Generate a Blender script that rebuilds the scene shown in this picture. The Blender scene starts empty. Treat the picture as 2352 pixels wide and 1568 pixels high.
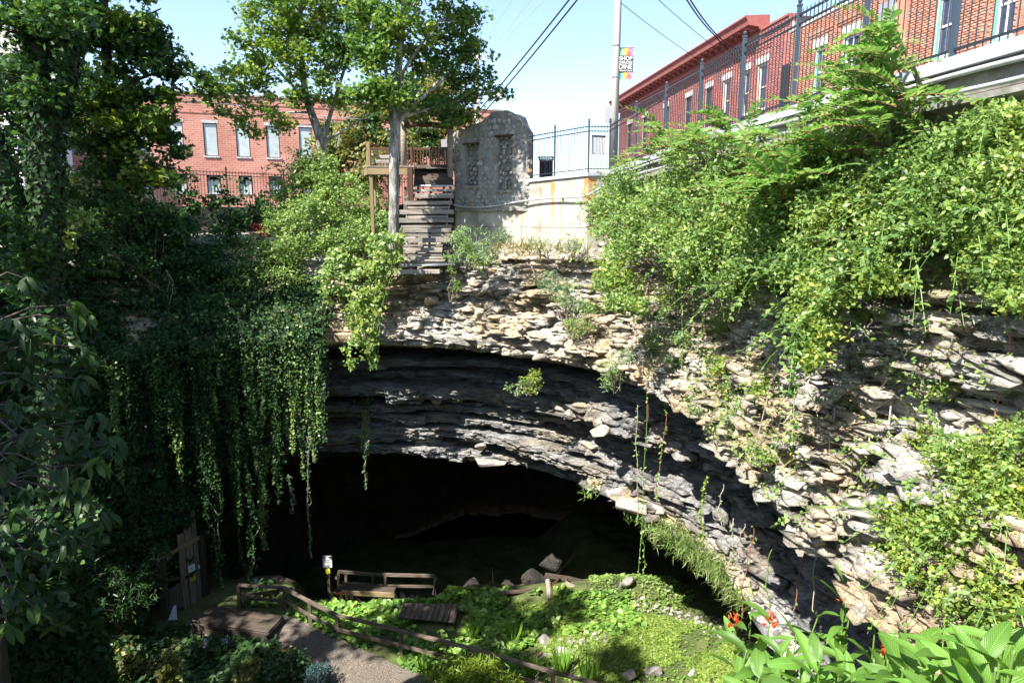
import bpy, bmesh, math, random
import numpy as np
from mathutils import Vector, Matrix

random.seed(7)
rng = np.random.default_rng(11)
S = bpy.context.scene
COL = S.collection
rad = math.radians

# ---------------------------------------------------------------- camera, sky, sun, exposure
PITCH = rad(10.1)
cam_d = bpy.data.cameras.new('camera')
cam_d.lens = 24; cam_d.sensor_width = 36; cam_d.clip_end = 3000; cam_d.clip_start = .05
cam = bpy.data.objects.new('camera', cam_d)
cam.rotation_euler = (math.pi/2 - PITCH, 0, 0)
COL.objects.link(cam); S.camera = cam

SUN_EL, SUN_AZ = rad(51), rad(47)          # height, and angle left of straight behind the camera
to_sun = Vector((-math.sin(SUN_AZ)*math.cos(SUN_EL), -math.cos(SUN_AZ)*math.cos(SUN_EL), math.sin(SUN_EL)))
W = bpy.data.worlds.new('World'); S.world = W; W.use_nodes = True
nt = W.node_tree; nt.nodes.clear()
sky = nt.nodes.new('ShaderNodeTexSky'); sky.sky_type = 'NISHITA'; sky.sun_disc = False
sky.sun_elevation = SUN_EL; sky.sun_rotation = math.atan2(to_sun.x, to_sun.y)
sky.air_density = 1.0; sky.dust_density = .6; sky.ozone_density = 1.0
bg = nt.nodes.new('ShaderNodeBackground'); bg.inputs[1].default_value = .105
wo = nt.nodes.new('ShaderNodeOutputWorld')
nt.links.new(sky.outputs[0], bg.inputs[0]); nt.links.new(bg.outputs[0], wo.inputs[0])
sl = bpy.data.lights.new('sun', 'SUN'); sl.energy = 5.0; sl.angle = rad(.55); sl.color = (1, .955, .88)
so = bpy.data.objects.new('sun', sl); COL.objects.link(so)
so.location = to_sun*60
so.rotation_euler = to_sun.to_track_quat('Z', 'Y').to_euler()
S.view_settings.view_transform = 'Standard'; S.view_settings.look = 'None'
S.view_settings.gamma = 1; S.view_settings.use_curve_mapping = False
S.view_settings.exposure = 1.6
S.render.engine = 'CYCLES'
S.cycles.max_bounces = 6; S.cycles.diffuse_bounces = 3; S.cycles.glossy_bounces = 2
S.cycles.transmission_bounces = 4; S.cycles.transparent_max_bounces = 8
S.cycles.use_denoising = True
S.cycles.sample_clamp_indirect = 6

# ---------------------------------------------------------------- viewing geometry of the photograph (2352 x 1568 units)
FPX = 1568.0; CP, SP = math.cos(PITCH), math.sin(PITCH)
def ray(X, Y):
    u = (X-1176)/FPX; v = (784-Y)/FPX
    return Vector((u, CP+v*SP, -SP+v*CP))
def at(X, Y, D):
    r = ray(X, Y); return r*(D/r.y)
def atz(X, Y, z):
    r = ray(X, Y); return r*(z/r.z)
def mpp(X, Y, D):                            # metres per unit at that point
    r = ray(X, Y); return (D/r.y)/FPX
def project(P):
    P = np.asarray(P); y = P[..., 1]; z = P[..., 2]
    d = y*CP - z*SP; up = y*SP + z*CP
    d = np.where(d < .05, .05, d)
    return 1176+FPX*P[..., 0]/d, 784-FPX*up/d
def inpoly(X, Y, poly):
    c = np.zeros(X.shape, bool); n = len(poly); j = n-1
    for i in range(n):
        xi, yi = poly[i]; xj, yj = poly[j]
        c ^= ((yi > Y) != (yj > Y)) & (X < (xj-xi)*(Y-yi)/(yj-yi+1e-9)+xi)
        j = i
    return c

# ---------------------------------------------------------------- noise
def _h(ix, iy, iz, seed):
    h = (ix.astype(np.int64)*374761393 + iy.astype(np.int64)*668265263 + iz.astype(np.int64)*2147483647 + seed*1274126177) & 0xffffffff
    h = ((h ^ (h >> 13))*1274126177) & 0xffffffff
    h = ((h ^ (h >> 15))*2246822519) & 0xffffffff
    h ^= h >> 16
    return (h & 0xffffff)/float(0xffffff)
def vnoise(P, seed=0):
    P = np.asarray(P, float); i = np.floor(P); f = P-i; f = f*f*(3-2*f); i = i.astype(np.int64)
    r = 0
    for a in (0, 1):
        wx = f[..., 0] if a else 1-f[..., 0]
        for b in (0, 1):
            wy = f[..., 1] if b else 1-f[..., 1]
            for c in (0, 1):
                wz = f[..., 2] if c else 1-f[..., 2]
                r = r + wx*wy*wz*_h(i[..., 0]+a, i[..., 1]+b, i[..., 2]+c, seed)
    return r*2-1
def fbm(P, o=4, seed=0):
    P = np.asarray(P, float); r = 0; a = 1
    for k in range(o):
        r = r + a*vnoise(P*(2**k)+17.3*k, seed+k); a *= .5
    return r
def h1(i, seed):
    i = np.asarray(i); z = np.zeros_like(i); return _h(i, z, z, seed)
def h2(i, j, seed):
    return _h(np.asarray(i), np.asarray(j), np.zeros_like(np.asarray(i)), seed)
def sm(a, b, x):
    t = np.clip((np.asarray(x, float)-a)/(b-a), 0, 1); return t*t*(3-2*t)

# ---------------------------------------------------------------- materials
def newmat(name):
    m = bpy.data.materials.new(name); m.use_nodes = True
    n = m.node_tree; n.nodes.clear()
    out = n.nodes.new('ShaderNodeOutputMaterial'); b = n.nodes.new('ShaderNodeBsdfPrincipled')
    n.links.new(b.outputs[0], out.inputs[0])
    return m, n, b, out
def ramp(n, stops):
    r = n.nodes.new('ShaderNodeValToRGB'); e = r.color_ramp.elements
    while len(e) < len(stops): e.new(.5)
    for el, (p, c) in zip(e, stops): el.position = p; el.color = (*c, 1)
    return r
def pm(name, stops, scale=3, rough=.85, bump=.3, stretch=(1, 1, 1), detail=8, bscale=None, metal=0, spec=.3, rnd=0, dist=.02, coord='Object'):
    m, n, b, out = newmat(name); L = n.links.new
    tc = n.nodes.new('ShaderNodeTexCoord'); mp = n.nodes.new('ShaderNodeMapping')
    mp.inputs['Scale'].default_value = stretch
    L(tc.outputs[coord], mp.inputs[0]); vec = mp.outputs[0]
    oi = n.nodes.new('ShaderNodeObjectInfo')
    if rnd:
        cx = n.nodes.new('ShaderNodeCombineXYZ')
        mu = n.nodes.new('ShaderNodeMath'); mu.operation = 'MULTIPLY'; mu.inputs[1].default_value = 57.
        L(oi.outputs['Random'], mu.inputs[0])
        for k in range(3): L(mu.outputs[0], cx.inputs[k])
        ad = n.nodes.new('ShaderNodeVectorMath'); L(vec, ad.inputs[0]); L(cx.outputs[0], ad.inputs[1]); vec = ad.outputs[0]
    nz = n.nodes.new('ShaderNodeTexNoise'); nz.inputs['Scale'].default_value = scale; nz.inputs['Detail'].default_value = detail
    nz.inputs['Roughness'].default_value = .62
    L(vec, nz.inputs['Vector'])
    r = ramp(n, stops); L(nz.outputs[0], r.inputs[0]); c = r.outputs[0]
    if rnd:
        hv = n.nodes.new('ShaderNodeHueSaturation')
        mr = n.nodes.new('ShaderNodeMapRange'); mr.inputs[3].default_value = 1-rnd; mr.inputs[4].default_value = 1+rnd
        L(oi.outputs['Random'], mr.inputs[0]); L(mr.outputs[0], hv.inputs['Value']); L(c, hv.inputs['Color']); c = hv.outputs[0]
    L(c, b.inputs['Base Color'])
    b.inputs['Roughness'].default_value = rough; b.inputs['Metallic'].default_value = metal
    b.inputs['Specular IOR Level'].default_value = spec
    if bump:
        n2 = n.nodes.new('ShaderNodeTexNoise'); n2.inputs['Scale'].default_value = bscale or scale*4; n2.inputs['Detail'].default_value = 6
        L(vec, n2.inputs['Vector'])
        bp = n.nodes.new('ShaderNodeBump'); bp.inputs['Strength'].default_value = bump; bp.inputs['Distance'].default_value = dist
        L(n2.outputs[0], bp.inputs['Height']); L(bp.outputs[0], b.inputs['Normal'])
    return m
def leafmat(name, cols, trans=.35, rough=.42, nscale=.7, spec=.4):
    """cols: 3-5 colours, dark to light; each leaf picks its own place in them"""
    m, n, b, out = newmat(name); L = n.links.new
    g = n.nodes.new('ShaderNodeNewGeometry')
    tc = n.nodes.new('ShaderNodeTexCoord'); nz = n.nodes.new('ShaderNodeTexNoise'); nz.inputs['Scale'].default_value = nscale; nz.inputs['Detail'].default_value = 2
    L(tc.outputs['Object'], nz.inputs['Vector'])
    mx = n.nodes.new('ShaderNodeMath'); mx.operation = 'MULTIPLY_ADD'; mx.inputs[1].default_value = .75; 
    sb = n.nodes.new('ShaderNodeMath'); sb.operation = 'SUBTRACT'; sb.inputs[1].default_value = .42
    L(nz.outputs[0], sb.inputs[0]); L(g.outputs['Random Per Island'], mx.inputs[0]); L(sb.outputs[0], mx.inputs[2])
    k = len(cols); r = ramp(n, [(.02+.96*i/(k-1), c) for i, c in enumerate(cols)])
    L(mx.outputs[0], r.inputs[0]); L(r.outputs[0], b.inputs['Base Color'])
    b.inputs['Roughness'].default_value = rough; b.inputs['Specular IOR Level'].default_value = spec
    t = n.nodes.new('ShaderNodeBsdfTranslucent'); hv = n.nodes.new('ShaderNodeHueSaturation')
    hv.inputs['Hue'].default_value = .485; hv.inputs['Saturation'].default_value = 1.1; hv.inputs['Value'].default_value = 1.5
    L(r.outputs[0], hv.inputs['Color']); L(hv.outputs[0], t.inputs[0])
    ms = n.nodes.new('ShaderNodeMixShader'); ms.inputs[0].default_value = trans
    L(b.outputs[0], ms.inputs[1]); L(t.outputs[0], ms.inputs[2]); L(ms.outputs[0], out.inputs[0])
    return m
def plain(name, c, rough=.5, metal=0, spec=.4):
    return pm(name, [(.3, tuple(x*.85 for x in c)), (.7, tuple(min(1, x*1.1) for x in c))], 9, rough, .08, metal=metal, spec=spec)

def rockmat(name, dark, mid, light, tan, moss, mossamt=.35):
    m, n, b, out = newmat(name); L = n.links.new
    tc = n.nodes.new('ShaderNodeTexCoord')
    mp = n.nodes.new('ShaderNodeMapping'); mp.inputs['Scale'].default_value = (1, 1, 2.6); L(tc.outputs['Object'], mp.inputs[0])
    n1 = n.nodes.new('ShaderNodeTexNoise'); n1.inputs['Scale'].default_value = 1.5; n1.inputs['Detail'].default_value = 9; n1.inputs['Roughness'].default_value = .68
    L(mp.outputs[0], n1.inputs['Vector'])
    r1 = ramp(n, [(.30, dark), (.46, mid), (.66, light)]); L(n1.outputs[0], r1.inputs[0])
    n2 = n.nodes.new('ShaderNodeTexNoise'); n2.inputs['Scale'].default_value = .55; n2.inputs['Detail'].default_value = 5
    L(tc.outputs['Object'], n2.inputs['Vector'])
    r2 = ramp(n, [(.44, (0, 0, 0)), (.6, (1, 1, 1))]); L(n2.outputs[0], r2.inputs[0])
    m1 = n.nodes.new('ShaderNodeMixRGB'); L(r2.outputs[0], m1.inputs[0]); L(r1.outputs[0], m1.inputs[1])
    mm = n.nodes.new('ShaderNodeMixRGB'); mm.blend_type = 'MULTIPLY'; mm.inputs[0].default_value = 1
    mm.inputs[2].default_value = (*tan, 1); L(r1.outputs[0], mm.inputs[1]); L(mm.outputs[0], m1.inputs[2])
    n3 = n.nodes.new('ShaderNodeTexNoise'); n3.inputs['Scale'].default_value = 1.1; n3.inputs['Detail'].default_value = 6
    mo = n.nodes.new('ShaderNodeMapping'); mo.inputs['Location'].default_value = (31, 7, 4); L(tc.outputs['Object'], mo.inputs[0]); L(mo.outputs[0], n3.inputs['Vector'])
    r3 = ramp(n, [(.6-.0*mossamt, (0, 0, 0)), (.72, (mossamt,)*3)]); L(n3.outputs[0], r3.inputs[0])
    m2 = n.nodes.new('ShaderNodeMixRGB'); L(r3.outputs[0], m2.inputs[0]); L(m1.outputs[0], m2.inputs[1]); m2.inputs[2].default_value = (*moss, 1)
    L(m2.outputs[0], b.inputs['Base Color'])
    b.inputs['Roughness'].default_value = .85; b.inputs['Specular IOR Level'].default_value = .25
    n4 = n.nodes.new('ShaderNodeTexNoise'); n4.inputs['Scale'].default_value = 7; n4.inputs['Detail'].default_value = 8; n4.inputs['Roughness'].default_value = .7
    L(mp.outputs[0], n4.inputs['Vector'])
    bp = n.nodes.new('ShaderNodeBump'); bp.inputs['Strength'].default_value = .9; bp.inputs['Distance'].default_value = .09
    vo = n.nodes.new('ShaderNodeTexVoronoi'); vo.feature = 'DISTANCE_TO_EDGE'; vo.inputs['Scale'].default_value = 5.5
    ns_ = n.nodes.new('ShaderNodeMixRGB'); ns_.inputs[0].default_value = .12; L(mp.outputs[0], ns_.inputs[1]); L(n4.outputs['Color'], ns_.inputs[2]); L(ns_.outputs[0], vo.inputs['Vector'])
    rv = ramp(n, [(.0, (0, 0, 0)), (.045, (1, 1, 1))]); L(vo.outputs['Distance'], rv.inputs[0])
    ah = n.nodes.new('ShaderNodeMath'); ah.operation = 'MULTIPLY_ADD'; ah.inputs[1].default_value = .35; L(rv.outputs[0], ah.inputs[0]); L(n4.outputs[0], ah.inputs[2])
    L(ah.outputs[0], bp.inputs['Height']); L(bp.outputs[0], b.inputs['Normal'])
    return m

M = {}
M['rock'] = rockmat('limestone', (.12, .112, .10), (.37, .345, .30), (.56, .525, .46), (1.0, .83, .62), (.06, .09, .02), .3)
M['cave'] = rockmat('shade_dark_cave_rock', (.016, .016, .015), (.038, .036, .032), (.07, .066, .06), (.95, .8, .55), (.03, .045, .012), .5)  # cave darkness put into the colour: near-black copy of the limestone
M['ledge'] = rockmat('shade_dark_ledge_limestone', (.05, .05, .052), (.17, .167, .163), (.34, .335, .325), (.95, .85, .7), (.04, .06, .015), .4)  # overhang shade put into the colour: darkened copy of the limestone
M['stone'] = pm('fieldstone', [(.25, (.15, .14, .13)), (.5, (.32, .30, .27)), (.75, (.48, .44, .39))], 3.2, .9, .6, rnd=.24)
M['palestone'] = pm('pale_limestone', [(.25, (.15, .14, .125)), (.5, (.27, .25, .23)), (.75, (.40, .375, .34))], 3.2, .9, .6, rnd=.2)
M['orangestone'] = pm('ochre_stone', [(.3, (.33, .19, .09)), (.7, (.45, .30, .17))], 4, .9, .5)
M['mortar'] = pm('old_mortar', [(.3, (.15, .14, .13)), (.55, (.27, .26, .24)), (.75, (.36, .345, .32))], 2.2, .95, .8, bscale=14, dist=.04)
M['soil'] = pm('soil', [(.3, (.018, .014, .01)), (.7, (.05, .038, .026))], 2.5, 1, .6)
M['floor'] = pm('mossy_soil', [(.3, (.03, .03, .016)), (.5, (.065, .085, .025)), (.7, (.12, .125, .05))], 1.1, 1, .7, bscale=9, dist=.05)
M['street'] = pm('asphalt', [(.3, (.04, .04, .04)), (.7, (.06, .06, .058))], 4, .95, .2)
M['gravel'] = pm('gravel', [(.38, (.05, .04, .03)), (.5, (.12, .10, .08)), (.62, (.22, .19, .16))], 30, 1, .9, bscale=42, dist=.02)
def concretemat():
    m, n, b, out = newmat('stained_concrete'); L = n.links.new
    tc = n.nodes.new('ShaderNodeTexCoord')
    n1 = n.nodes.new('ShaderNodeTexNoise'); n1.inputs['Scale'].default_value = 1.3; n1.inputs['Detail'].default_value = 9; L(tc.outputs['Object'], n1.inputs['Vector'])
    r1 = ramp(n, [(.32, (.24, .215, .175)), (.5, (.38, .35, .30)), (.68, (.47, .44, .38))]); L(n1.outputs[0], r1.inputs[0])
    mp = n.nodes.new('ShaderNodeMapping'); mp.inputs['Scale'].default_value = (5, 5, .28); L(tc.outputs['Object'], mp.inputs[0])
    n2 = n.nodes.new('ShaderNodeTexNoise'); n2.inputs['Scale'].default_value = 1.; n2.inputs['Detail'].default_value = 4; L(mp.outputs[0], n2.inputs['Vector'])
    r2 = ramp(n, [(.52, (1, 1, 1)), (.72, (.55, .40, .24))]); L(n2.outputs[0], r2.inputs[0])
    mm = n.nodes.new('ShaderNodeMixRGB'); mm.blend_type = 'MULTIPLY'; mm.inputs[0].default_value = .5; L(r1.outputs[0], mm.inputs[1]); L(r2.outputs[0], mm.inputs[2])
    L(mm.outputs[0], b.inputs['Base Color']); b.inputs['Roughness'].default_value = .9
    n4 = n.nodes.new('ShaderNodeTexNoise'); n4.inputs['Scale'].default_value = 14; n4.inputs['Detail'].default_value = 6; L(tc.outputs['Object'], n4.inputs['Vector'])
    bp = n.nodes.new('ShaderNodeBump'); bp.inputs['Strength'].default_value = .3; bp.inputs['Distance'].default_value = .02
    L(n4.outputs[0], bp.inputs['Height']); L(bp.outputs[0], b.inputs['Normal'])
    return m
M['concrete'] = concretemat()
M['oldconcrete'] = pm('weathered_concrete', [(.3, (.10, .095, .085)), (.55, (.22, .21, .19)), (.75, (.34, .325, .30))], 2.4, .95, .6, stretch=(1, 1, 1.4))
M['capstone'] = pm('pale_curb', [(.3, (.30, .33, .36)), (.7, (.42, .45, .48))], 3, .85, .2)
M['rust'] = pm('rust_stain', [(.3, (.33, .12, .03)), (.5, (.46, .24, .09)), (.7, (.5, .36, .2))], 3, .95, .2, stretch=(1, 1, .4))
M['wood'] = pm('weathered_plank', [(.3, (.12, .10, .085)), (.52, (.27, .24, .205)), (.72, (.40, .36, .315))], 1.6, .85, .5, stretch=(1, 14, 14), rnd=.22)
M['darkwood'] = pm('dark_damp_wood', [(.3, (.035, .026, .02)), (.55, (.075, .057, .044)), (.75, (.13, .10, .08))], 1.6, .85, .5, stretch=(1, 14, 14), rnd=.25)
M['newwood'] = pm('yellow_lumber', [(.3, (.17, .12, .06)), (.7, (.30, .225, .13))], 1.6, .8, .3, stretch=(1, 14, 14), rnd=.12)
M['brownwood'] = pm('brown_stained_wood', [(.3, (.045, .022, .014)), (.7, (.105, .055, .032))], 1.6, .75, .3, stretch=(1, 14, 14), rnd=.2)
M['railwood'] = pm('grey_brown_rail_wood', [(.3, (.06, .045, .034)), (.55, (.13, .10, .078)), (.75, (.22, .18, .145))], 1.6, .85, .5, stretch=(1, 14, 14), rnd=.2)
M['gatewood'] = pm('rough_brown_plank', [(.3, (.10, .075, .058)), (.55, (.21, .165, .13)), (.75, (.32, .26, .21))], 1.6, .85, .5, stretch=(1, 14, 14), rnd=.2)
M['log'] = pm('grey_log', [(.3, (.15, .12, .095)), (.7, (.33, .28, .23))], 2.5, .85, .6, stretch=(1, 9, 9))
M['iron'] = plain('black_iron', (.018, .022, .03), .42, .0, .5)
M['bluepost'] = plain('blue_grey_painted_iron', (.045, .06, .085), .4, 0, .5)
M['rustiron'] = plain('brown_iron', (.035, .02, .016), .6)
M['pipe'] = plain('pale_conduit', (.42, .43, .45), .45, .2)
M['steel'] = plain('galvanised_steel', (.5, .52, .56), .35, .8)
M['white'] = plain('white_paint', (.78, .78, .76), .5)
M['black'] = plain('black_paint', (.012, .012, .013), .5)
M['ink'] = plain('dark_print', (.03, .035, .045), .6)
M['yellow'] = plain('yellow_sign_paint', (.62, .58, .03), .5)
M['orange'] = plain('orange_plastic', (.6, .16, .02), .5)
M['signgreen'] = plain('teal_print', (.02, .09, .09), .5)
M['greysign'] = plain('sign_back_aluminium', (.42, .41, .46), .45, .5)
M['cable'] = plain('black_cable', (.006, .008, .013), .6)
M['polewood'] = pm('bleached_pole_wood', [(.3, (.36, .35, .30)), (.55, (.50, .48, .42)), (.75, (.56, .55, .50))], 3, .9, .5, stretch=(8, 8, .5))
M['bark'] = pm('grey_bark', [(.36, (.07, .06, .05)), (.5, (.22, .205, .18)), (.62, (.44, .42, .385))], 2.6, .95, .9, stretch=(2.2, 2.2, .6), bscale=9, dist=.05)
M['darkbark'] = pm('dark_bark', [(.3, (.03, .026, .022)), (.55, (.075, .065, .055)), (.75, (.15, .13, .11))], 3.5, .95, .9, stretch=(2.2, 2.2, .6), bscale=9, dist=.05)
M['twig'] = pm('twig_bark', [(.3, (.13, .10, .075)), (.7, (.32, .27, .22))], 6, .9, .4)
M['redstem'] = plain('red_stem', (.24, .085, .05), .6)
M['greenstem'] = plain('green_stem', (.13, .22, .05), .5)
M['greystem'] = plain('dry_grey_stem', (.36, .31, .26), .8)
G = lambda r, g, b: (r, g, b)
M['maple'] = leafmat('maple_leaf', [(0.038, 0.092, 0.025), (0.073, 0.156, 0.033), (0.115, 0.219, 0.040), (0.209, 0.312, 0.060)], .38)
M['maple2'] = leafmat('pale_maple_leaf', [(0.056, 0.118, 0.027), (0.112, 0.202, 0.039), (0.206, 0.302, 0.051), (0.356, 0.403, 0.078)], .42)  # paler leaf tone, mixed through the crowns by noise
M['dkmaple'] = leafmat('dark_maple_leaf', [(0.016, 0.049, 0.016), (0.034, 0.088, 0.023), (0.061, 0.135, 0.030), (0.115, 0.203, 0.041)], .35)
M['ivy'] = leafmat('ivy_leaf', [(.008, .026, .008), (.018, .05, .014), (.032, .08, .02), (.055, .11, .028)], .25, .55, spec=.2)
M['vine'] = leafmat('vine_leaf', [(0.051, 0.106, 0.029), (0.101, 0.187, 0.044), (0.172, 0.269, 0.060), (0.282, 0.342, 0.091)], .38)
M['bright'] = leafmat('bright_shrub_leaf', [(0.086, 0.159, 0.043), (0.162, 0.268, 0.070), (0.248, 0.357, 0.093), (0.397, 0.457, 0.146)], .38, nscale=1.2)
M['yellowleaf'] = leafmat('yellow_green_leaf', [(0.105, 0.170, 0.035), (0.178, 0.270, 0.053), (0.283, 0.355, 0.070), (0.446, 0.425, 0.088)], .42, nscale=1.2)
M['greyleaf'] = leafmat('grey_green_needle', [(0.077, 0.129, 0.067), (0.144, 0.221, 0.106), (0.230, 0.313, 0.163), (0.326, 0.386, 0.230)], .3)
M['thicket'] = leafmat('autumn_thicket_leaf', [(0.042, 0.084, 0.022), (0.126, 0.154, 0.035), (0.252, 0.238, 0.063), (0.420, 0.308, 0.112)], .4)
M['redleaf'] = leafmat('red_leaf', [(.08, .015, .012), (.18, .03, .02), (.28, .07, .03)], .35)
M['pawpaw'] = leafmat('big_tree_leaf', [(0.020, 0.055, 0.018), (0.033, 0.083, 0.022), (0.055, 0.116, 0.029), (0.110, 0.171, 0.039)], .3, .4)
M['pawlit'] = leafmat('big_tree_leaf_sunlit', [(0.075, 0.150, 0.031), (0.112, 0.200, 0.037), (0.175, 0.250, 0.044)], .4, .4)  # sunlight put into the leaf colour, for the clusters marked lit
M['frond'] = leafmat('tree_of_heaven_leaflet', [(0.092, 0.213, 0.048), (0.154, 0.302, 0.077), (0.230, 0.376, 0.108), (0.338, 0.425, 0.196)], .42, .45, nscale=1.5)
M['canna'] = leafmat('canna_leaf', [(0.105, 0.246, 0.044), (0.157, 0.334, 0.061), (0.229, 0.412, 0.088), (0.334, 0.474, 0.124)], .45, .38, nscale=1.5)
def veined(m):
    n = m.node_tree; L = n.links.new; b = next(x for x in n.nodes if x.type == 'BSDF_PRINCIPLED'); src = b.inputs['Base Color'].links[0].from_socket
    tc = n.nodes.new('ShaderNodeTexCoord'); sx = n.nodes.new('ShaderNodeSeparateXYZ'); L(tc.outputs['Generated'], sx.inputs[0])
    a = n.nodes.new('ShaderNodeMath'); a.operation = 'SUBTRACT'; a.inputs[1].default_value = .5; L(sx.outputs[0], a.inputs[0])
    ab = n.nodes.new('ShaderNodeMath'); ab.operation = 'ABSOLUTE'; L(a.outputs[0], ab.inputs[0])
    v = n.nodes.new('ShaderNodeMath'); v.operation = 'MULTIPLY_ADD'; v.inputs[1].default_value = -.75; L(ab.outputs[0], v.inputs[0]); L(sx.outputs[1], v.inputs[2])
    w = n.nodes.new('ShaderNodeMath'); w.operation = 'MULTIPLY'; w.inputs[1].default_value = 95; L(v.outputs[0], w.inputs[0])
    sn = n.nodes.new('ShaderNodeMath'); sn.operation = 'SINE'; L(w.outputs[0], sn.inputs[0])
    r = ramp(n, [(0, (.62, .68, .55)), (1, (1.08, 1.05, 1.))]); mr = n.nodes.new('ShaderNodeMapRange'); mr.inputs[1].default_value = -1; L(sn.outputs[0], mr.inputs[0]); L(mr.outputs[0], r.inputs[0])
    rm = ramp(n, [(.0, (1.5, 1.4, 1.6)), (.035, (1, 1, 1)), (.42, (1, 1, 1)), (.5, (.9, .72, .5))]); L(ab.outputs[0], rm.inputs[0])
    m1 = n.nodes.new('ShaderNodeMixRGB'); m1.blend_type = 'MULTIPLY'; m1.inputs[0].default_value = 1; L(src, m1.inputs[1]); L(r.outputs[0], m1.inputs[2])
    m2 = n.nodes.new('ShaderNodeMixRGB'); m2.blend_type = 'MULTIPLY'; m2.inputs[0].default_value = 1; L(m1.outputs[0], m2.inputs[1]); L(rm.outputs[0], m2.inputs[2])
    oi = n.nodes.new('ShaderNodeObjectInfo'); hv = n.nodes.new('ShaderNodeHueSaturation'); q = n.nodes.new('ShaderNodeMapRange'); q.inputs[3].default_value = .6; q.inputs[4].default_value = 1.15
    L(oi.outputs['Random'], q.inputs[0]); L(q.outputs[0], hv.inputs['Value']); L(m2.outputs[0], hv.inputs['Color'])
    for l_ in list(src.links): 
        if l_.to_node not in (m1,): 
            t_ = l_.to_socket; n.links.remove(l_); L(hv.outputs[0], t_)
    bp = n.nodes.new('ShaderNodeBump'); bp.inputs['Strength'].default_value = .35; bp.inputs['Distance'].default_value = .01; L(sn.outputs[0], bp.inputs['Height']); L(bp.outputs[0], b.inputs['Normal'])
veined(M['canna']); veined(M['pawpaw']); veined(M['pawlit'])
M['hosta'] = leafmat('hosta_leaf', [(.025, .065, .02), (.045, .10, .03), (.08, .14, .045)], .3, .45, nscale=2)
M['ground'] = leafmat('ground_cover_leaf', [(0.081, 0.162, 0.039), (0.150, 0.283, 0.056), (0.245, 0.402, 0.074), (0.380, 0.500, 0.113)], .35)
M['lawn'] = leafmat('lawn_leaf', [(0.129, 0.198, 0.039), (0.216, 0.309, 0.065), (0.287, 0.385, 0.090), (0.389, 0.419, 0.145)], .4)
M['grass'] = leafmat('grass_blade', [(0.075, 0.165, 0.024), (0.128, 0.270, 0.036), (0.195, 0.345, 0.051), (0.300, 0.390, 0.090)], .4)
M['palegrass'] = leafmat('pale_hanging_grass', [(.10, .17, .04), (.17, .26, .07), (.25, .31, .11), (.33, .31, .17)], .4)
M['drygrass'] = leafmat('dry_grass', [(0.156, 0.169, 0.052), (0.286, 0.260, 0.117), (0.442, 0.377, 0.208)], .35)
M['lime'] = leafmat('lime_conifer_spray', [(0.084, 0.140, 0.011), (0.154, 0.224, 0.017), (0.252, 0.308, 0.028)], .35)
M['blueleaf'] = leafmat('blue_green_sprig', [(.02, .05, .05), (.04, .085, .085), (.07, .13, .13)], .3)
M['flower'] = leafmat('red_petal', [(.5, .03, .012), (.66, .08, .02), (.72, .2, .05)], .3)
M['lilac'] = leafmat('lilac_petal', [(.45, .36, .6), (.6, .52, .7)], .3)
M['drysprig'] = plain('dried_seed_head', (.05, .04, .035), .9)

# ---------------------------------------------------------------- object helpers
WL = {}
def link(o, parent=None):
    COL.objects.link(o)
    if parent is not None: o.parent = parent
    return o
def wl(o): return WL.get(o.name, Vector((0, 0, 0))) if o is not None else Vector((0, 0, 0))
def tag(o, label=None, cat=None, group=None, kind=None):
    if label: o['label'] = label
    if cat: o['category'] = cat
    if group: o['group'] = group
    if kind: o['kind'] = kind
    return o
def thing(name, loc, label, cat, group=None):
    o = bpy.data.objects.new(name, None); o.empty_display_size = .2
    link(o); o.location = loc; WL[o.name] = Vector(loc)
    return tag(o, label, cat, group)
def rawmesh(name, V, F, mat, smooth=False):
    me = bpy.data.meshes.new(name)
    V = np.asarray(V, dtype=np.float32)
    if isinstance(F, np.ndarray):
        nf, k = F.shape
        me.vertices.add(len(V)); me.vertices.foreach_set('co', V.ravel())
        me.loops.add(nf*k); me.loops.foreach_set('vertex_index', F.astype(np.int32).ravel())
        me.polygons.add(nf); me.polygons.foreach_set('loop_start', np.arange(0, nf*k, k, dtype=np.int32))
        if smooth: me.polygons.foreach_set('use_smooth', np.ones(nf, bool))
        me.update(calc_edges=True)
    else:
        me.from_pydata([tuple(map(float, v)) for v in V], [], [tuple(f) for f in F])
        if smooth:
            for p in me.polygons: p.use_smooth = True
    if mat is not None: me.materials.append(mat)
    return me
def obj(name, V, F, mat, parent=None, smooth=False, kind=None):
    """a mesh given in world coordinates"""
    off = np.array(wl(parent), dtype=np.float32)
    V = np.asarray(V, dtype=np.float32)-off
    o = bpy.data.objects.new(name, rawmesh(name, V, F, mat, smooth)); link(o, parent)
    WL[o.name] = wl(parent)
    if kind: o['kind'] = kind
    return o
def inst(name, me, parent, loc, rot=None, scale=None):
    o = bpy.data.objects.new(name, me); link(o, parent)
    o.location = Vector(loc)-wl(parent)
    if rot is not None:
        o.rotation_mode = 'QUATERNION'
        o.rotation_quaternion = rot if not isinstance(rot, Matrix) else rot.to_quaternion()
    if scale is not None: o.scale = scale if hasattr(scale, '__len__') else (scale,)*3
    WL[o.name] = Vector(loc)
    return o
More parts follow.
